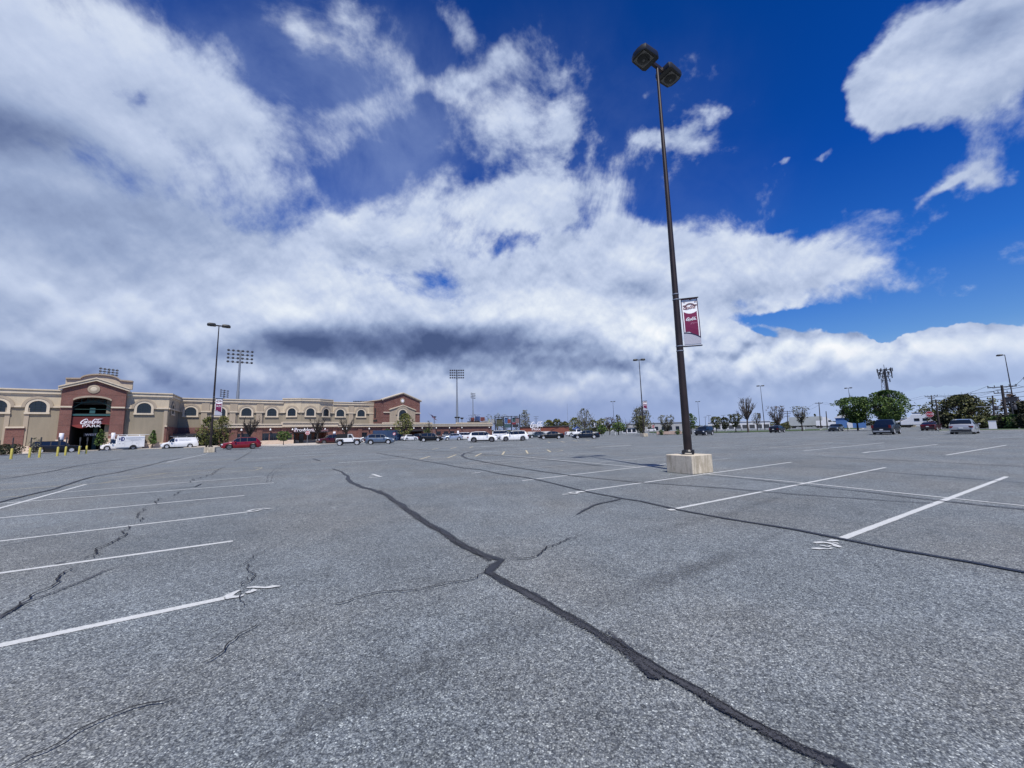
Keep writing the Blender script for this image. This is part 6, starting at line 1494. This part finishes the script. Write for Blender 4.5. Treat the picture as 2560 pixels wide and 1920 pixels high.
# ---------------------------------------------------------------- grass, kerbs, planter
M_GRASS = mat('short grass', (.045, .075, .018), .9, noise=(1.2, .35)); M_KERB = mat('kerb stone', (.45, .43, .39), .85, noise=(3, .12))
def strip_poly(name, near, far, z, m_):
    return slab(name, px(*near)+px(*reversed(far)), 0, z, m_)
strip_poly('grass_verge', [(1780, 1082.5), (1900, 1080), (2010, 1077), (2100, 1075)], [(1780, 1079.5), (1900, 1077), (2010, 1074), (2100, 1072)], .12, M_GRASS)
vg = [at_dist(x_, 1060, 84) for x_ in (2345, 2450, 2550, 2650)]+[at_dist(x_, 1060, 94) for x_ in (2650, 2550, 2450, 2345)]; slab('grass_verge', vg, 0, .14, M_GRASS)
vg = [at_dist(x_, 1060, 83.4) for x_ in (2345, 2450, 2550, 2650)]+[at_dist(x_, 1060, 84) for x_ in (2650, 2550, 2450, 2345)]; slab('kerb', vg, 0, .15, M_KERB)
isl = [at_z(2105+56*math.cos(R(a)), 1073.4-1.2*math.cos(R(a))+2.4*math.sin(R(a))) for a in range(0, 360, 12)]
slab('kerb', isl, 0, .15, M_KERB); ic = sum(isl, Vector())/len(isl); slab('grass_island', [ic+(p-ic)*.93 for p in isl], .10, .17, M_GRASS)
isl = [at_z(1672+50*math.cos(R(a)), 1081.5+2.2*math.sin(R(a))) for a in range(0, 360, 12)]; slab('grass_island', isl, 0, .15, M_GRASS)
M_PLANTER = mat('pinkish stone planter', (.42, .31, .25), .85, noise=(3, .15))
p = at_dist(1672, 1075, 93); pl_ = empty('planter', (p.x, p.y, 0), -math.atan2(p.x, p.y), 'low pinkish stone planter under the many stemmed tree', 'planter')
t = MB(); t.box((-2.6, -.8, .1), (2.6, .8, .75)); b = t.build('planter_wall', M_PLANTER, pl_); bv = b.modifiers.new('b', 'BEVEL'); bv.width = .06; t = MB(); t.box((-2.45, -.65, .7), (2.45, .65, .8)); t.build('soil', M_BARKD, pl_)
# ---------------------------------------------------------------- far structures
def far_box(name, x0, x1, y0, dist, label, cat, m_, dep=12.0, z0=0.0, roof=None, group=None, parts=None):
    """long low building whose front spans photo columns x0..x1 with its eave seen at y0"""
    a, b = at_dist(x0, 1060, dist), at_dist(x1, 1060, dist); pl = Plane(a, b); z1 = at_dist((x0+x1)/2, y0, dist).z
    root = empty(name, (pl.O.x, pl.O.y, 0), 0, label, cat, group); w = Wing(pl); w.M = pl.M(pl.O)
    t = MB(); w.box(t, 0, pl.L, -dep, 0, z0, z1); t.build('wall', m_, root)
    t = MB(); w.box(t, -.3, pl.L+.3, -dep-.3, .3, z1, z1+.25); t.build('roof', roof or M_ROOF, root)
    return root, w, pl.L, z1
M_FW = mat('far white siding', (.62, .62, .62), .8, noise=(.3, .06)); M_FG = mat('far grey wall', (.36, .36, .35), .8, noise=(.3, .1)); M_FBLUE = mat('blue metal siding', (.07, .16, .36), .6, noise=(.3, .08)); M_FTAN = mat('far tan wall', (.42, .36, .26), .8); M_FDARK = mat('far dark wall', (.05, .055, .06), .8)
M_RAILW = mat('white rail paint', (.65, .65, .65), .6)
def windows_on(root, w, L, z0, z1, n, hw, m_=M_GLASSD, name='window'):
    for k in range(n): t = MB(); s_ = L*(k+.5)/n; w.box(t, s_-hw, s_+hw, 0, .08, z0, z1); t.build(name, m_, root)
r, w, L, z1 = far_box('shop_building', 1565, 1720, 1058, 230, 'long low grey and white shop far behind the planter', 'building', M_FG); windows_on(r, w, L, .5, 2.4, 9, .9)
r, w, L, z1 = far_box('shop_building', 1555, 1590, 1070, 150, 'low white shed left of the pale flowering tree', 'building', M_FW, 6); windows_on(r, w, L, .4, 1.6, 3, .6)
r, w, L, z1 = far_box('shop_building', 1770, 1925, 1055, 240, 'long white shop row behind the bare trees', 'building', M_FW, roof=M_FW); windows_on(r, w, L, .3, 2.2, 9, 1.2, M_FDARK, 'shop_window')
r, w, L, z1 = far_box('shop_building', 2090, 2165, 1044, 170, 'bright blue metal building behind the vase shaped tree', 'building', M_FBLUE, 14, roof=M_FW)
t = MB(); w.box(t, L*.38, L*.56, 0, .1, 0, z1*.55); t.build('roller_door', M_FW, r)
t = MB(); t.prism([(-.4, z1+.2), (L*.5, z1+1.7), (L+.4, z1+.2)], -14, .2, w.M); t.build('gable_roof', M_FW, r)
r, w, L, z1 = far_box('shop_building', 2200, 2290, 1046, 190, 'pale low building behind the dark blue pickup', 'building', M_FW, roof=M_FW)
r, w, L, z1 = far_box('warehouse', 2284, 2372, 1030, 210, 'tall pale warehouse behind the stop sign', 'building', M_FW, 20, roof=M_FW)
r, w, L, z1 = far_box('shed', 2252, 2290, 1051, 165, 'low tan shed right of the dark blue pickup', 'building', M_FTAN, 6)
r, w, L, z1 = far_box('shop_building', 2452, 2600, 1036, 135, 'low dark shop with pale roof line at the far right', 'building', M_FDARK, roof=M_FW); windows_on(r, w, L, .6, 2.6, 5, 1.0)
p = at_dist(2481, 1060, 98); r = empty('utility_cabinet', (p.x, p.y, 0), -math.atan2(p.x, p.y), 'small white cabinet beside the leaning yellow guy guard', 'cabinet'); t = MB(); t.box((-.4, -.3, 0), (.4, .3, 1.3)); t.box((-.43, -.33, 1.3), (.43, .33, 1.36)); t.build('cabinet_case', M_WHITEM, r)
# trailer and lorry
def trailer():
    a, b = at_dist(1973, 1060, 210), at_dist(2057, 1060, 210); pl = Plane(a, b); root = empty('semi_trailer', (pl.O.x, pl.O.y, 0), 0, 'long pale grey semi trailer beyond the grass verge', 'trailer'); w = Wing(pl); w.M = pl.M(pl.O)
    t = MB(); w.box(t, 0, pl.L, -2.5, 0, 1.1, 4.9); t.build('trailer_box', mat('trailer grey', (.40, .42, .40), .6, noise=(.5, .08)), root)
    for s_ in (pl.L*.1, pl.L*.16, pl.L*.84): t = MB(); t.lathe([(.5, -.3), (.5, 0)], 14, w.M @ Matrix.Translation((s_, -.1, .5)) @ Matrix.Rotation(PI/2, 4, 'X')); t.build('wheel', M_TYRE, root)
    t = MB(); w.box(t, pl.L*.05, pl.L*.9, -2.2, -.3, .8, 1.1); t.build('chassis', M_BLACK, root)
trailer()
def lorry():
    p = at_dist(2070, 1060, 205); root = empty('semi_truck', (p.x, p.y, 0), -math.atan2(p.x, p.y), 'white semi truck cab right of the grey trailer', 'truck')
    t = MB(); t.prism([(-3.8, .8), (3.2, .8), (3.2, 2.1), (1.6, 2.3), (1.1, 3.2), (-.6, 4.5), (-1.6, 4.4), (-1.7, 3.0), (-3.8, 3.0)], -1.2, 1.2); b = t.build('cab', P_WHITE, root)
    t = MB(); t.prism([(.2, 2.35), (1.35, 2.35), (1.0, 3.05), (.2, 3.05)], -1.22, 1.22); t.build('cab_window', M_CGLASS, root)
    for x_ in (2.3, -2.2, -3.2): t = MB(); t.lathe([(.5, -1.3), (.5, 1.3)], 14, Matrix.Translation((x_, 0, .5)) @ Matrix.Rotation(PI/2, 4, 'X')); t.build('wheel', M_TYRE, root)
lorry()
def camper():
    p = at_dist(2309, 1060, 150); root = empty('camper', (p.x, p.y, 0), -math.atan2(p.x, p.y)-.1, 'white camper parked before the tall pale warehouse', 'camper')
    t = MB(); t.prism([(-4.2, .7), (3.6, .7), (3.6, 3.0), (2.8, 3.5), (-1.9, 3.5), (-2.3, 2.9), (-2.9, 2.3), (-4.2, 1.7)], -1.2, 1.2); b = t.build('camper_body', P_WHITE, root); bv = b.modifiers.new('b', 'BEVEL'); bv.width = .12; bv.segments = 2
    for x_ in (-1.0, .6): t = MB(); t.box((x_-.5, -1.24, 1.7), (x_+.5, -1.2, 2.4)); t.build('window', M_GLASSD, root)
    for x_ in (-2.8, 1.8): t = MB(); t.lathe([(.4, -1.15), (.4, 1.15)], 14, Matrix.Translation((x_, 0, .4)) @ Matrix.Rotation(PI/2, 4, 'X')); t.build('wheel', M_TYRE, root)
camper()
# blue container beside the stadium
p = at_dist(972, 1085, 106); root = empty('storage_container', (p.x, p.y, 0), -math.atan2(p.x, p.y)+.1, 'dark blue storage container between blue grey suv and white hatchback', 'container')
M_CONT = mat('dark blue container paint', (.018, .045, .11), .6, noise=(1.5, .15)); t = MB(); t.box((-3.9, -1.2, .1), (3.5, 1.2, 2.75))
k = -3.8
while k < 3.4: t.box((k, -1.24, .25), (k+.1, -1.2, 2.6)); k += .25
t.build('container_shell', M_CONT, root); t = MB(); t.box((1.2, -1.28, 1.9), (2.6, -1.245, 2.15)); t.build('name_plate', M_FG, root)
p = at_dist(985.5, 1084, 101); root = empty('prohibition_sign', (p.x, p.y, 0), -math.atan2(p.x, p.y), 'small round red and white sign in front of the blue container', 'sign')
zc_ = at_dist(985.5, 1084.5, 101).z; t = MB(); t.tube((0, .05, 0), (0, .05, zc_), .03); t.build('post', M_METAL, root)
t = MB(); t.lathe([(.36, 0), (.36, .03)], 20, Matrix.Translation((0, .03, zc_)) @ Matrix.Rotation(PI/2, 4, 'X')); t.build('disc', M_SIGNW, root)
t = MB(); [t.prism([(.25*math.cos(R(a)), zc_+.25*math.sin(R(a))), (.36*math.cos(R(a)), zc_+.36*math.sin(R(a))), (.36*math.cos(R(a+20)), zc_+.36*math.sin(R(a+20))), (.25*math.cos(R(a+20)), zc_+.25*math.sin(R(a+20)))], -.03, -.005) for a in range(0, 360, 20)]; t.prism([(-.2, zc_+.14), (-.14, zc_+.2), (.2, zc_-.14), (.14, zc_-.2)], -.03, -.006); t.build('red_ring', M_STOP, root)
# low red brown building and white script sign
r, w, L, z1 = far_box('brick_pavilion', 1300, 1422, 1067, 150, 'low red brown building under the white script sign', 'building', mat('red brown wall', (.20, .06, .04), .8, noise=(.5, .15)), 8, roof=M_FDARK)
t = MB(); w.box(t, 1, L*.62, 0, .2, 0, 1.45); t.build('white_base_wall', M_FW, r)
for a_, b_, m_ in ((.10, .16, M_FTAN), (.30, .36, M_FTAN), (.42, .50, M_FG)): t = MB(); w.box(t, L*a_, L*b_, .2, .3, .3, 1.4); t.build('poster', m_, r)
t = MB(); t.prism([(L*.05, z1+.2), (L*.2, z1+1.1), (L*.33, z1+1.1), (L*.33, z1+.2)], -5, -.5, w.M); t.build('dark_roof', M_FDARK, r)
sroot = empty('script_sign', at_dist(1325, 1060, 146).to_3d()*1, 0, 'white flowing script sign above the low red brown building', 'sign'); sroot.location.z = 0
a, b = at_dist(1325, 1060, 146), at_dist(1357, 1060, 146); pl = Plane(a, b); w = Wing(pl); w.M = pl.M(pl.O)
zb_ = at_dist(1340, 1068.5, 146).z; k_ = pl.L/3.2
t = MB(); script(t, w.M @ Matrix.Translation((0, 0, zb_)) @ Matrix.Diagonal((1, 1, 1.4, 1)), k_, .0, .25, .95); t.build('script_lettering', M_SIGNW, sroot)
t = MB(); put_text(t, 'PARK', 1.1, w.M @ Matrix.Translation((pl.L*.48, .12, zb_-1.15)) @ Matrix.Diagonal((1.3, 1, 1, 1)), .2); t.build('park_lettering', M_SIGNW, sroot)
t = MB(); 
for s_ in (.2, .5, .8): w.box(t, pl.L*s_-.06, pl.L*s_+.06, -.3, -.15, 0, zb_+k_*.5)
t.build('support_frame', M_BLACK, sroot)
# advertising boards of the ball park
root = empty('scoreboard', at_dist(1222, 1060, 165).to_3d(), 0, 'row of coloured advertising boards on dark posts above the ball park', 'scoreboard'); root.location.z = 0
def bplane(x0, x1, d=165): a, b = at_dist(x0, 1060, d), at_dist(x1, 1060, d); pl = Plane(a, b); w = Wing(pl); w.M = pl.M(Vector((root.location.x, root.location.y, 0))); return w, pl
def board(x0, x1, y0, y1, col, name='board', proud=.0, dark=None):
    w, pl = bplane(x0, x1); z0_, z1_ = at_dist((x0+x1)/2, y1, 165).z, at_dist((x0+x1)/2, y0, 165).z; t = MB(); w.box(t, 0, pl.L, proud, proud+.3, z0_, z1_)
    t.build(name, mat('board colour %d %d %d' % tuple(int(c*100) for c in col), tuple(c*.55+.01 for c in col), .6, noise=(2.5, .5)), root)
def bpost(x, y0): w, pl = bplane(x-1.2, x+1.2); t = MB(); w.box(t, 0, pl.L, .3, .8, 0, at_dist(x, y0, 165).z); t.build('support_post', M_BLACK, root)
for x, y in ((1238, 1040), (1259, 1042), (1278.5, 1040), (1299.5, 1036)): bpost(x, y)
for x0, x1, y in ((1238, 1259, 1043), (1259, 1300, 1040.5)): board(x0, x1, y, y+1.3, (.02, .02, .025), 'top_beam', .5)
for bb in ((1177, 1186, 1044, 1054, (.30, .05, .04)), (1188, 1200, 1041, 1054, (.03, .08, .25)), (1201, 1212, 1043, 1053, (.22, .04, .03)), (1205, 1222, 1052, 1056, (.5, .5, .5)), (1168, 1200, 1053, 1060, (.05, .04, .05)), (1200, 1221, 1055, 1061, (.06, .05, .06)),
           (1222, 1224, 1047, 1057, (.5, .5, .12)), (1226, 1237, 1048, 1058, (.45, .47, .48)), (1241, 1257, 1047, 1060, (.10, .10, .05)), (1262, 1269, 1045, 1058, (.06, .18, .45)), (1269, 1277, 1048, 1058, (.32, .06, .03)), (1281, 1288, 1044, 1055, (.03, .10, .10)), (1289, 1298, 1044, 1058, (.35, .22, .22)),
           (1280, 1290, 1056, 1061, (.30, .02, .04)), (1281, 1296, 1061, 1068, (.02, .02, .03)), (1261, 1279, 1060, 1069, (.05, .13, .15)), (1240, 1260, 1060, 1066, (.06, .08, .04))): board(*bb)
# small round topped people-like signs are plain banner boards
for x, c_ in ((1486.5, (.12, .12, .13)), (1505.5, (.15, .15, .16))):
    p = at_dist(x, 1060, 112); r_ = empty('banner_board', (p.x, p.y, 0), -math.atan2(p.x, p.y), 'narrow dark banner with a white figure, %s of two behind the navy coupe' % ('left' if x < 1500 else 'right'), 'banner', 'pair of narrow dark banners')
    za, zc_ = at_dist(x, 1068, 112).z, at_dist(x, 1057, 112).z; t = MB(); t.tube((0, .1, 0), (0, .1, zc_+.1), .05); t.build('post', M_BLACK, r_); t = MB(); t.box((-.28, 0, za), (.28, .06, zc_)); t.build('banner_cloth', mat('charcoal banner', (.05, .05, .055), .8), r_)
    t = MB(); t.box((-.10, -.02, za+.45), (.10, 0, zc_-.15)); t.box((-.2, -.02, za+.1), (.2, 0, za+.22)); t.build('white_print', M_SIGNW, r_)
# service pickup with tilted white board, barrier rail
put('regcab', P_WHITE, 1412, 1470, 'R', 'white flatbed truck partly hidden behind the dark navy coupe', 'truck', 15, 1092)
p = at_dist(1424, 1088, 88); r_ = empty('barricade', (p.x, p.y, 0), -math.atan2(p.x, p.y), 'grey crowd barrier left of the dark navy coupe', 'barrier')
t = MB()
for k in range(9): t.tube((-1.2+.3*k, 0, .15), (-1.2+.3*k, 0, 1.1), .015, n=5)
for z in (.15, 1.1): t.tube((-1.2, 0, z), (1.2, 0, z), .025, n=6)
for x_ in (-1.1, 1.1): t.tube((x_, -.3, 0), (x_, .3, 0), .02, n=5); t.tube((x_, 0, 0), (x_, 0, .2), .02, n=5)
t.build('rail_frame', M_METAL, r_)
p = at_dist(1405, 1085, 92); r_ = empty('market_tent', (p.x, p.y, 0), -math.atan2(p.x, p.y), 'low brown roofed golf cart shelter behind the black sedan', 'shelter')
t = MB(); t.prism([(-2.6, 1.75), (0, 2.5), (2.6, 1.55), (2.6, 1.45), (0, 2.35), (-2.6, 1.6)], -1.2, 1.2); t.build('roof', mat('dark brown roof', (.06, .03, .025), .8), r_)
for x_ in (-2.3, 2.3): t = MB(); t.tube((x_, 0, 0), (x_, 0, 1.6), .06); t.build('post', M_BLACK, r_)
p = at_dist(1442, 1065, 180); r_ = empty('blue_tent', (p.x, p.y, 0), 0, 'blue peaked tent behind the white flatbed truck', 'tent'); zt = at_dist(1442, 1065, 180).z
t = MB(); t.add([(-1.7, -1.7, zt*.60), (1.7, -1.7, zt*.60), (1.7, 1.7, zt*.60), (-1.7, 1.7, zt*.60), (0, 0, zt), (-1.7, -1.7, zt*.5), (1.7, -1.7, zt*.5), (1.7, 1.7, zt*.5), (-1.7, 1.7, zt*.5)], [(0, 1, 4), (1, 2, 4), (2, 3, 4), (3, 0, 4), (5, 6, 1, 0), (6, 7, 2, 1), (7, 8, 3, 2), (8, 5, 0, 3)]); t.build('tent_canopy', mat('blue tent cloth', (.05, .10, .28), .8), r_)
for a_ in (-1.6, 1.6):
    for b_ in (-1.6, 1.6): t = MB(); t.tube((a_, b_, 0), (a_, b_, zt*.6), .05); t.build('tent_leg', M_METAL, r_)
# distant parked cars along the far kerb
GF = 'tiny distant cars beyond the far kerb'
for x0, x1, kd, cl, f_, lb in ((1617, 1640, 'suv', P_WHITE, 'L', 'tiny white suv left of the small stop sign'), (1690, 1712, 'sedan', P_WHITE, 'R', 'tiny white car right of the planter tree'), (1888, 1905, 'sedan', P_WHITE, 'L', 'tiny white car behind the lamp post foot'), (1905, 1925, 'sedan', P_SILVER, 'L', 'tiny silver car next to the tiny white one'), (1870, 1886, 'sedan', P_BLACK, 'R', 'tiny dark car at the foot of the tall bare tree'),
                               (1530, 1546, 'sedan', P_WHITE, 'L', 'tiny white car behind the round green tree'), (1565, 1584, 'sedan', P_SILVER, 'R', 'tiny silver car before the white shed'), (1842, 1858, 'sedan', P_GREY, 'R', 'tiny grey car right of the olive green tree')):
    root, c = car(kd, cl, lb, 'car', GF, plate=False); place(root, c['L'], c['W'], x0, x1, f_, 0, None)
# white marker posts and parking sign posts
GM = 'thin posts along the far kerb'
for x, y, h_, m_, lb in ((2011, 1076, .95, M_WHITEM, 'white marker post left of the grey green compact car'), (2124, 1074, .6, M_WHITEM, 'small white marker post under the vase shaped tree'), (1737, 1082, .5, M_WHITEM, 'short white marker post'), (1815, 1080, .6, M_WHITEM, 'white marker post between navy suv and olive tree'), (1975, 1077, 1.4, M_DGREY, 'dark sign post below the vase shaped budding tree'), (1854, 1078, 1.3, M_DGREY, 'dark sign post left of the tall bare tree'), (1538, 1088, .7, M_WHITEM, 'white marker post behind the navy coupe'), (2120, 1078, 1.2, M_DGREY, 'dark thin post on the grass island')):
    p = at_z(x, y); r_ = empty('marker_post', p, 0, lb, 'post', GM); t = MB(); t.tube((0, 0, 0), (0, 0, h_), .06); t.lathe([(.07, h_), (.03, h_+.05)], 8); t.build('post_shaft', m_, r_)
# ---------------------------------------------------------------- utility poles and wires
M_WOOD = mat('dark pole timber', (.045, .038, .036), .9, noise=(2, .3)); GU = 'utility poles beyond the right side of the lot'
tops = {}
def upole(key, x, y, xb, dist, label, arms=((.4, 2.4), (1.5, 1.6)), lean=0, trafo=False, lamp=False, dH=0, r_=.16):
    p = at_dist(x, y, dist); b = at_dist(xb, 1060, dist); root = empty('utility_pole', (b.x, b.y, 0), -math.atan2(b.x, b.y), label, 'utility pole', GU)
    Mi = Matrix.Rotation(math.atan2(b.x, b.y), 4, 'Z'); tp = Mi @ Vector((p.x-b.x, p.y-b.y, p.z)); H = p.z
    t = MB(); t.tube((0, 0, 0), tp, r_*1.15, r_*.75, 10); t.build('pole', M_WOOD, root, 50)
    for dz, ln in arms:
        c_ = tp*(1-dz/H); t = MB(); t.box((c_.x-ln, c_.y-.08, c_.z-.07), (c_.x+ln, c_.y+.08, c_.z+.07))
        for k in (-.95, -.5, .5, .95): t.tube((c_.x+ln*k, c_.y, c_.z+.05), (c_.x+ln*k, c_.y, c_.z+.35), .05, n=6)
        t.build('crossarm', M_WOOD, root)
    if trafo:
        for sx_ in (-.9, 1.0): c_ = tp*(1-3.8/H); t = MB(); t.lathe([(.15, -.42), (.22, -.36), (.22, .30), (.12, .42)], 10, Matrix.Translation((c_.x+sx_, c_.y, c_.z))); t.build('transformer', M_DGREY, root, 40); t = MB(); t.tube(c_, (c_.x+sx_, c_.y, c_.z), .05, n=5); t.build('bracket', M_WOOD, root)
    if lamp: c_ = tp*.66; t = MB(); t.tube(c_, c_+Vector((-1.3, 0, .1)), .05); t.box((c_.x-2.0, c_.y-.12, c_.z-.0), (c_.x-1.2, c_.y+.12, c_.z+.18)); t.build('street_light_arm', M_METAL, root)
    tops[key] = [root.location+(Matrix.Rotation(-math.atan2(b.x, b.y), 4, 'Z') @ (tp*(1-dz/H)+Vector((s_*ln, 0, .3)))) for dz, ln in (arms or ((.3, .1),)) for s_ in (-.95, .95)]
    return root
upole('a', 2504, 963, 2518, 105, 'leaning utility pole with transformers left of the single headed lamp post', ((.3, 1.55), (1.3, .95)), trafo=True, r_=.2)
upole('b', 2481, 989, 2486, 112, 'plain utility pole with street light left of the leaning one', (), lamp=True, r_=.13)
upole('c', 2328, 988, 2333, 165, 'utility pole directly above the stop sign', ((.3, 1.3), (.9, .7)))
upole('d', 2339, 999, 2348, 96, 'plain pole with pale lower half right of the stop sign', (), r_=.12)
upole('e', 2047, 1005, 2051, 185, 'utility pole over the right end of the grey trailer', ((.5, 1.1),))
upole('f', 2065, 1028, 2067, 170, 'short utility pole at the truck cab', ())
upole('g', 1968, 1027, 1969, 190, 'utility pole with two arms left of the grey trailer', ((.3, 1.5), (1.1, 1.2), (2.2, .8)), trafo=False)
upole('h', 1772, 1038, 1772, 270, 'faint far utility pole right of the lamp post by the green tree', ((.2, 1.2),), r_=.12)
upole('i', 1808, 1038, 1808, 280, 'faint far utility pole above the dark tree', ((.2, 1.2),), r_=.12)
upole('j', 1340, 1041, 1340, 260, 'far utility pole right of the scoreboard', ((.2, 1.6), (1.6, 1.3)), r_=.14)
upole('k', 2600, 940, 2610, 100, 'utility pole just outside the right edge', ((.3, 1.55),), r_=.2)
upole('l', 1763, 1042, 1763, 290, 'faint far utility pole left of the other two', ((.2, 1.0),), r_=.12)
def wire(A, B, sag=1.0, r_=.022):
    t = MB(); o_ = Vector(A); n = 10; pts = []
    for i in range(n+1): u = i/n; q_ = Vector(A).lerp(Vector(B), u); q_.z -= sag*4*u*(1-u); pts.append(q_-o_)
    for i in range(n): t.tube(pts[i], pts[i+1], r_, n=4, caps=False)
    return t, o_
def wires(a, b, idx, label, sag=1.2, dz=0.0):
    A, B = tops[a], tops[b]; base = (A[0]+B[0])/2; base.z = 0
    root = empty('overhead_wires', base, 0, label, 'wires', 'overhead wires between utility poles')
    for i, j in idx: t, o_ = wire(A[i % len(A)], B[j % len(B)], sag); ob = t.build('wire', M_BLACK, root); ob.location = o_-base
wires('k', 'a', [(0, 0), (1, 1)], 'wires leaving the picture at the right edge')
wires('a', 'c', [(0, 0), (1, 1), (2, 2)], 'wires from the leaning pole to the pole above the stop sign')
wires('c', 'e', [(0, 0), (1, 1)], 'wires from above the stop sign to the trailer', 2.0)
wires('e', 'g', [(0, 0), (1, 1)], 'wires left of the grey trailer', 1.5)
for k, (z_, sg_) in enumerate(((6.3, .25), (5.6, .35), (4.8, .2))):
    A = at_dist(2610, 1060, 100); B = at_dist(2350, 1060, 112); A.z = z_+.4; B.z = z_; t, o_ = wire(A, B, sg_, .04); rt = empty('overhead_wires', Vector((o_.x, o_.y, 0)), 0, ['highest', 'middle', 'lowest'][k]+' thick cable crossing behind the single headed lamp post', 'wires', 'thick low cables'); ob = t.build('cable', M_BLACK, rt); ob.location = (0, 0, o_.z)
p = at_z(2460, 1063); r_ = empty('guy_guard', p, 0, 'leaning pale yellow guy wire guard beside the white cabinet', 'pole'); t = MB(); q_ = at_dist(2468, 1042, p.xy.length); t.tube((0, 0, 0), q_-p, .09); t.build('guard_pipe', M_BOLL, r_)
# cell mast
def mast():
    p = at_dist(2231, 1060, 190); root = empty('cell_tower', (p.x, p.y, 0), 0, 'dark cell phone mast with clustered antennas behind the round green tree', 'cell tower'); H = at_dist(2228, 921, 190).z
    t = MB(); t.tube((0, 0, 0), (0, 0, H), .62, .3, 12); t.build('mast', M_DGREY, root, 50)
    for k, f in enumerate((.985, .93, .87, .80)):
        t = MB(); z = H*f; rr_ = (2.0, 1.8, 1.8, 1.0)[k]; n = (9, 9, 8, 4)[k]
        for i in range(n):
            a = 2*PI*i/n+.2*k; e = Vector((rr_*math.cos(a), rr_*math.sin(a), z)); t.tube((0, 0, z), e, .07, n=5); t.box((e.x-.10, e.y-.10, z-.7), (e.x+.10, e.y+.10, z+.55))
        t.build('antenna_ring', M_DGREY, root)
    t = MB(); t.tube((0, 0, H), (0, 0, H+1.6), .07); t.build('lightning_rod', M_DGREY, root)
mast()
def lattice():
    p = at_dist(2224, 1060, 215); root = empty('lattice_tower', (p.x, p.y, 0), 0, 'thin lattice tower just left of the cell phone mast', 'tower'); H = at_dist(2223, 930, 215).z; t = MB(); n = 16; c = [Vector((math.cos(a), math.sin(a), 0)) for a in (0, 2.09, 4.19)]
    for i in range(n):
        z0_, z1_ = H*i/n, H*(i+1)/n; w0, w1 = 1.5-1.0*i/n, 1.5-1.0*(i+1)/n
        for j in range(3): t.tube(c[j]*w0+Vector((0, 0, z0_)), c[j]*w1+Vector((0, 0, z1_)), .09, n=4, caps=False); t.tube(c[j]*w0+Vector((0, 0, z0_)), c[(j+1) % 3]*w1+Vector((0, 0, z1_)), .05, n=3, caps=False)
    t.build('lattice', M_METAL, root)
lattice()
p = at_dist(2305, 1060, 185); r_ = empty('parking_light', (p.x, p.y, 0), -math.atan2(p.x, p.y), 'far triple headed light pole left of the stop sign', 'lamp post'); H = at_dist(2304, 1014, 185).z
t = MB(); t.tube((0, 0, 0), (0, 0, H), .12, .09); t.build('pole', M_METAL, r_)
for x_ in (-1.25, 0, 1.25): t = MB(); t.tube((0, 0, H-.1), (x_ or .01, 0, H), .04); t.box((x_-.4, -.3, H-.05), (x_+.4, .3, H+.25)); t.build('lamp_head', M_BLACK, r_)
p = at_dist(2537, 1060, 118); r_ = empty('pylon_sign', (p.x, p.y, 0), -math.atan2(p.x, p.y), 'dark grey pylon sign behind the single headed lamp post', 'sign'); za, zc_ = at_dist(2530, 1004, 118).z, at_dist(2530, 992, 118).z
t = MB(); t.tube((0, 0, 0), (0, 0, za), .12); t.build('post', M_DGREY, r_); t = MB(); t.box((-.8, -.12, za), (.8, .12, zc_)); t.build('sign_board', M_DGREY, r_)
t = MB(); t.box((-.7, -.15, za+.75), (.7, -.12, zc_-.15)); t.build('sign_face', mat('grey purple sign face', (.16, .13, .15), .7), r_)
p = at_dist(1420, 1060, 230); r_ = empty('antenna_mast', (p.x, p.y, 0), 0, 'hair thin mast standing alone in the distance', 'mast'); t = MB(); t.tube((0, 0, 0), (0, 0, at_dist(1420, 1009, 230).z), .12, .05); t.build('mast_pole', M_METAL, r_)
# far wooded skyline
_ts[0] += 1
rs = np.random.RandomState(5)
for nm_, x0, x1, d_, h_, lf, lb in (('treeline', 1400, 2000, 330, 4.2, 'olive', 0), ('treeline', 2000, 2620, 300, 4.0, 'dark', 0), ('treeline', 1180, 1420, 330, 4.5, 'olive', 0)):
    V = []; T = []
    n = 5200
    for i in range(n):
        x = x0+(x1-x0)*rs.rand(); p = at_dist(x, 1060, d_+rs.rand()*12); hh = h_*(.55+.75*abs(mnoise.noise(Vector((x*.021, d_, 0))))+.35*abs(mnoise.noise(Vector((x*.11, d_, 3)))))
        z = hh*rs.rand()**.8; V.append((p.x, p.y, z)); T.append(.5+.5*mnoise.noise(Vector((x*.09, z*.6, 1)))+rs.randn()*.15)
    P = np.array(V); N = n; A = rs.randn(N, 3); A /= np.linalg.norm(A, axis=1)[:, None]; B = np.cross(A, rs.randn(N, 3)); B /= np.linalg.norm(B, axis=1)[:, None]; sz = .55*(.6+.8*rs.rand(N))[:, None]
    Q = np.empty((N, 4, 3)); Q[:, 0] = P-A*sz; Q[:, 1] = P+B*sz*.7; Q[:, 2] = P+A*sz; Q[:, 3] = P-B*sz*.7
    me = bpy.data.meshes.new(nm_); me.from_pydata([tuple(v) for v in Q.reshape(-1, 3)], [], [(4*i, 4*i+1, 4*i+2, 4*i+3) for i in range(N)])
    at = me.attributes.new('tone', 'FLOAT', 'POINT'); at.data.foreach_set('value', np.repeat(np.clip(T, 0, 1), 4)); me.materials.append(LEAF[lf])
    o = bpy.data.objects.new(nm_, me); COL.objects.link(o); o['kind'] = 'stuff'; o['label'] = 'far wooded skyline beyond the parking lot'; o['category'] = 'trees'
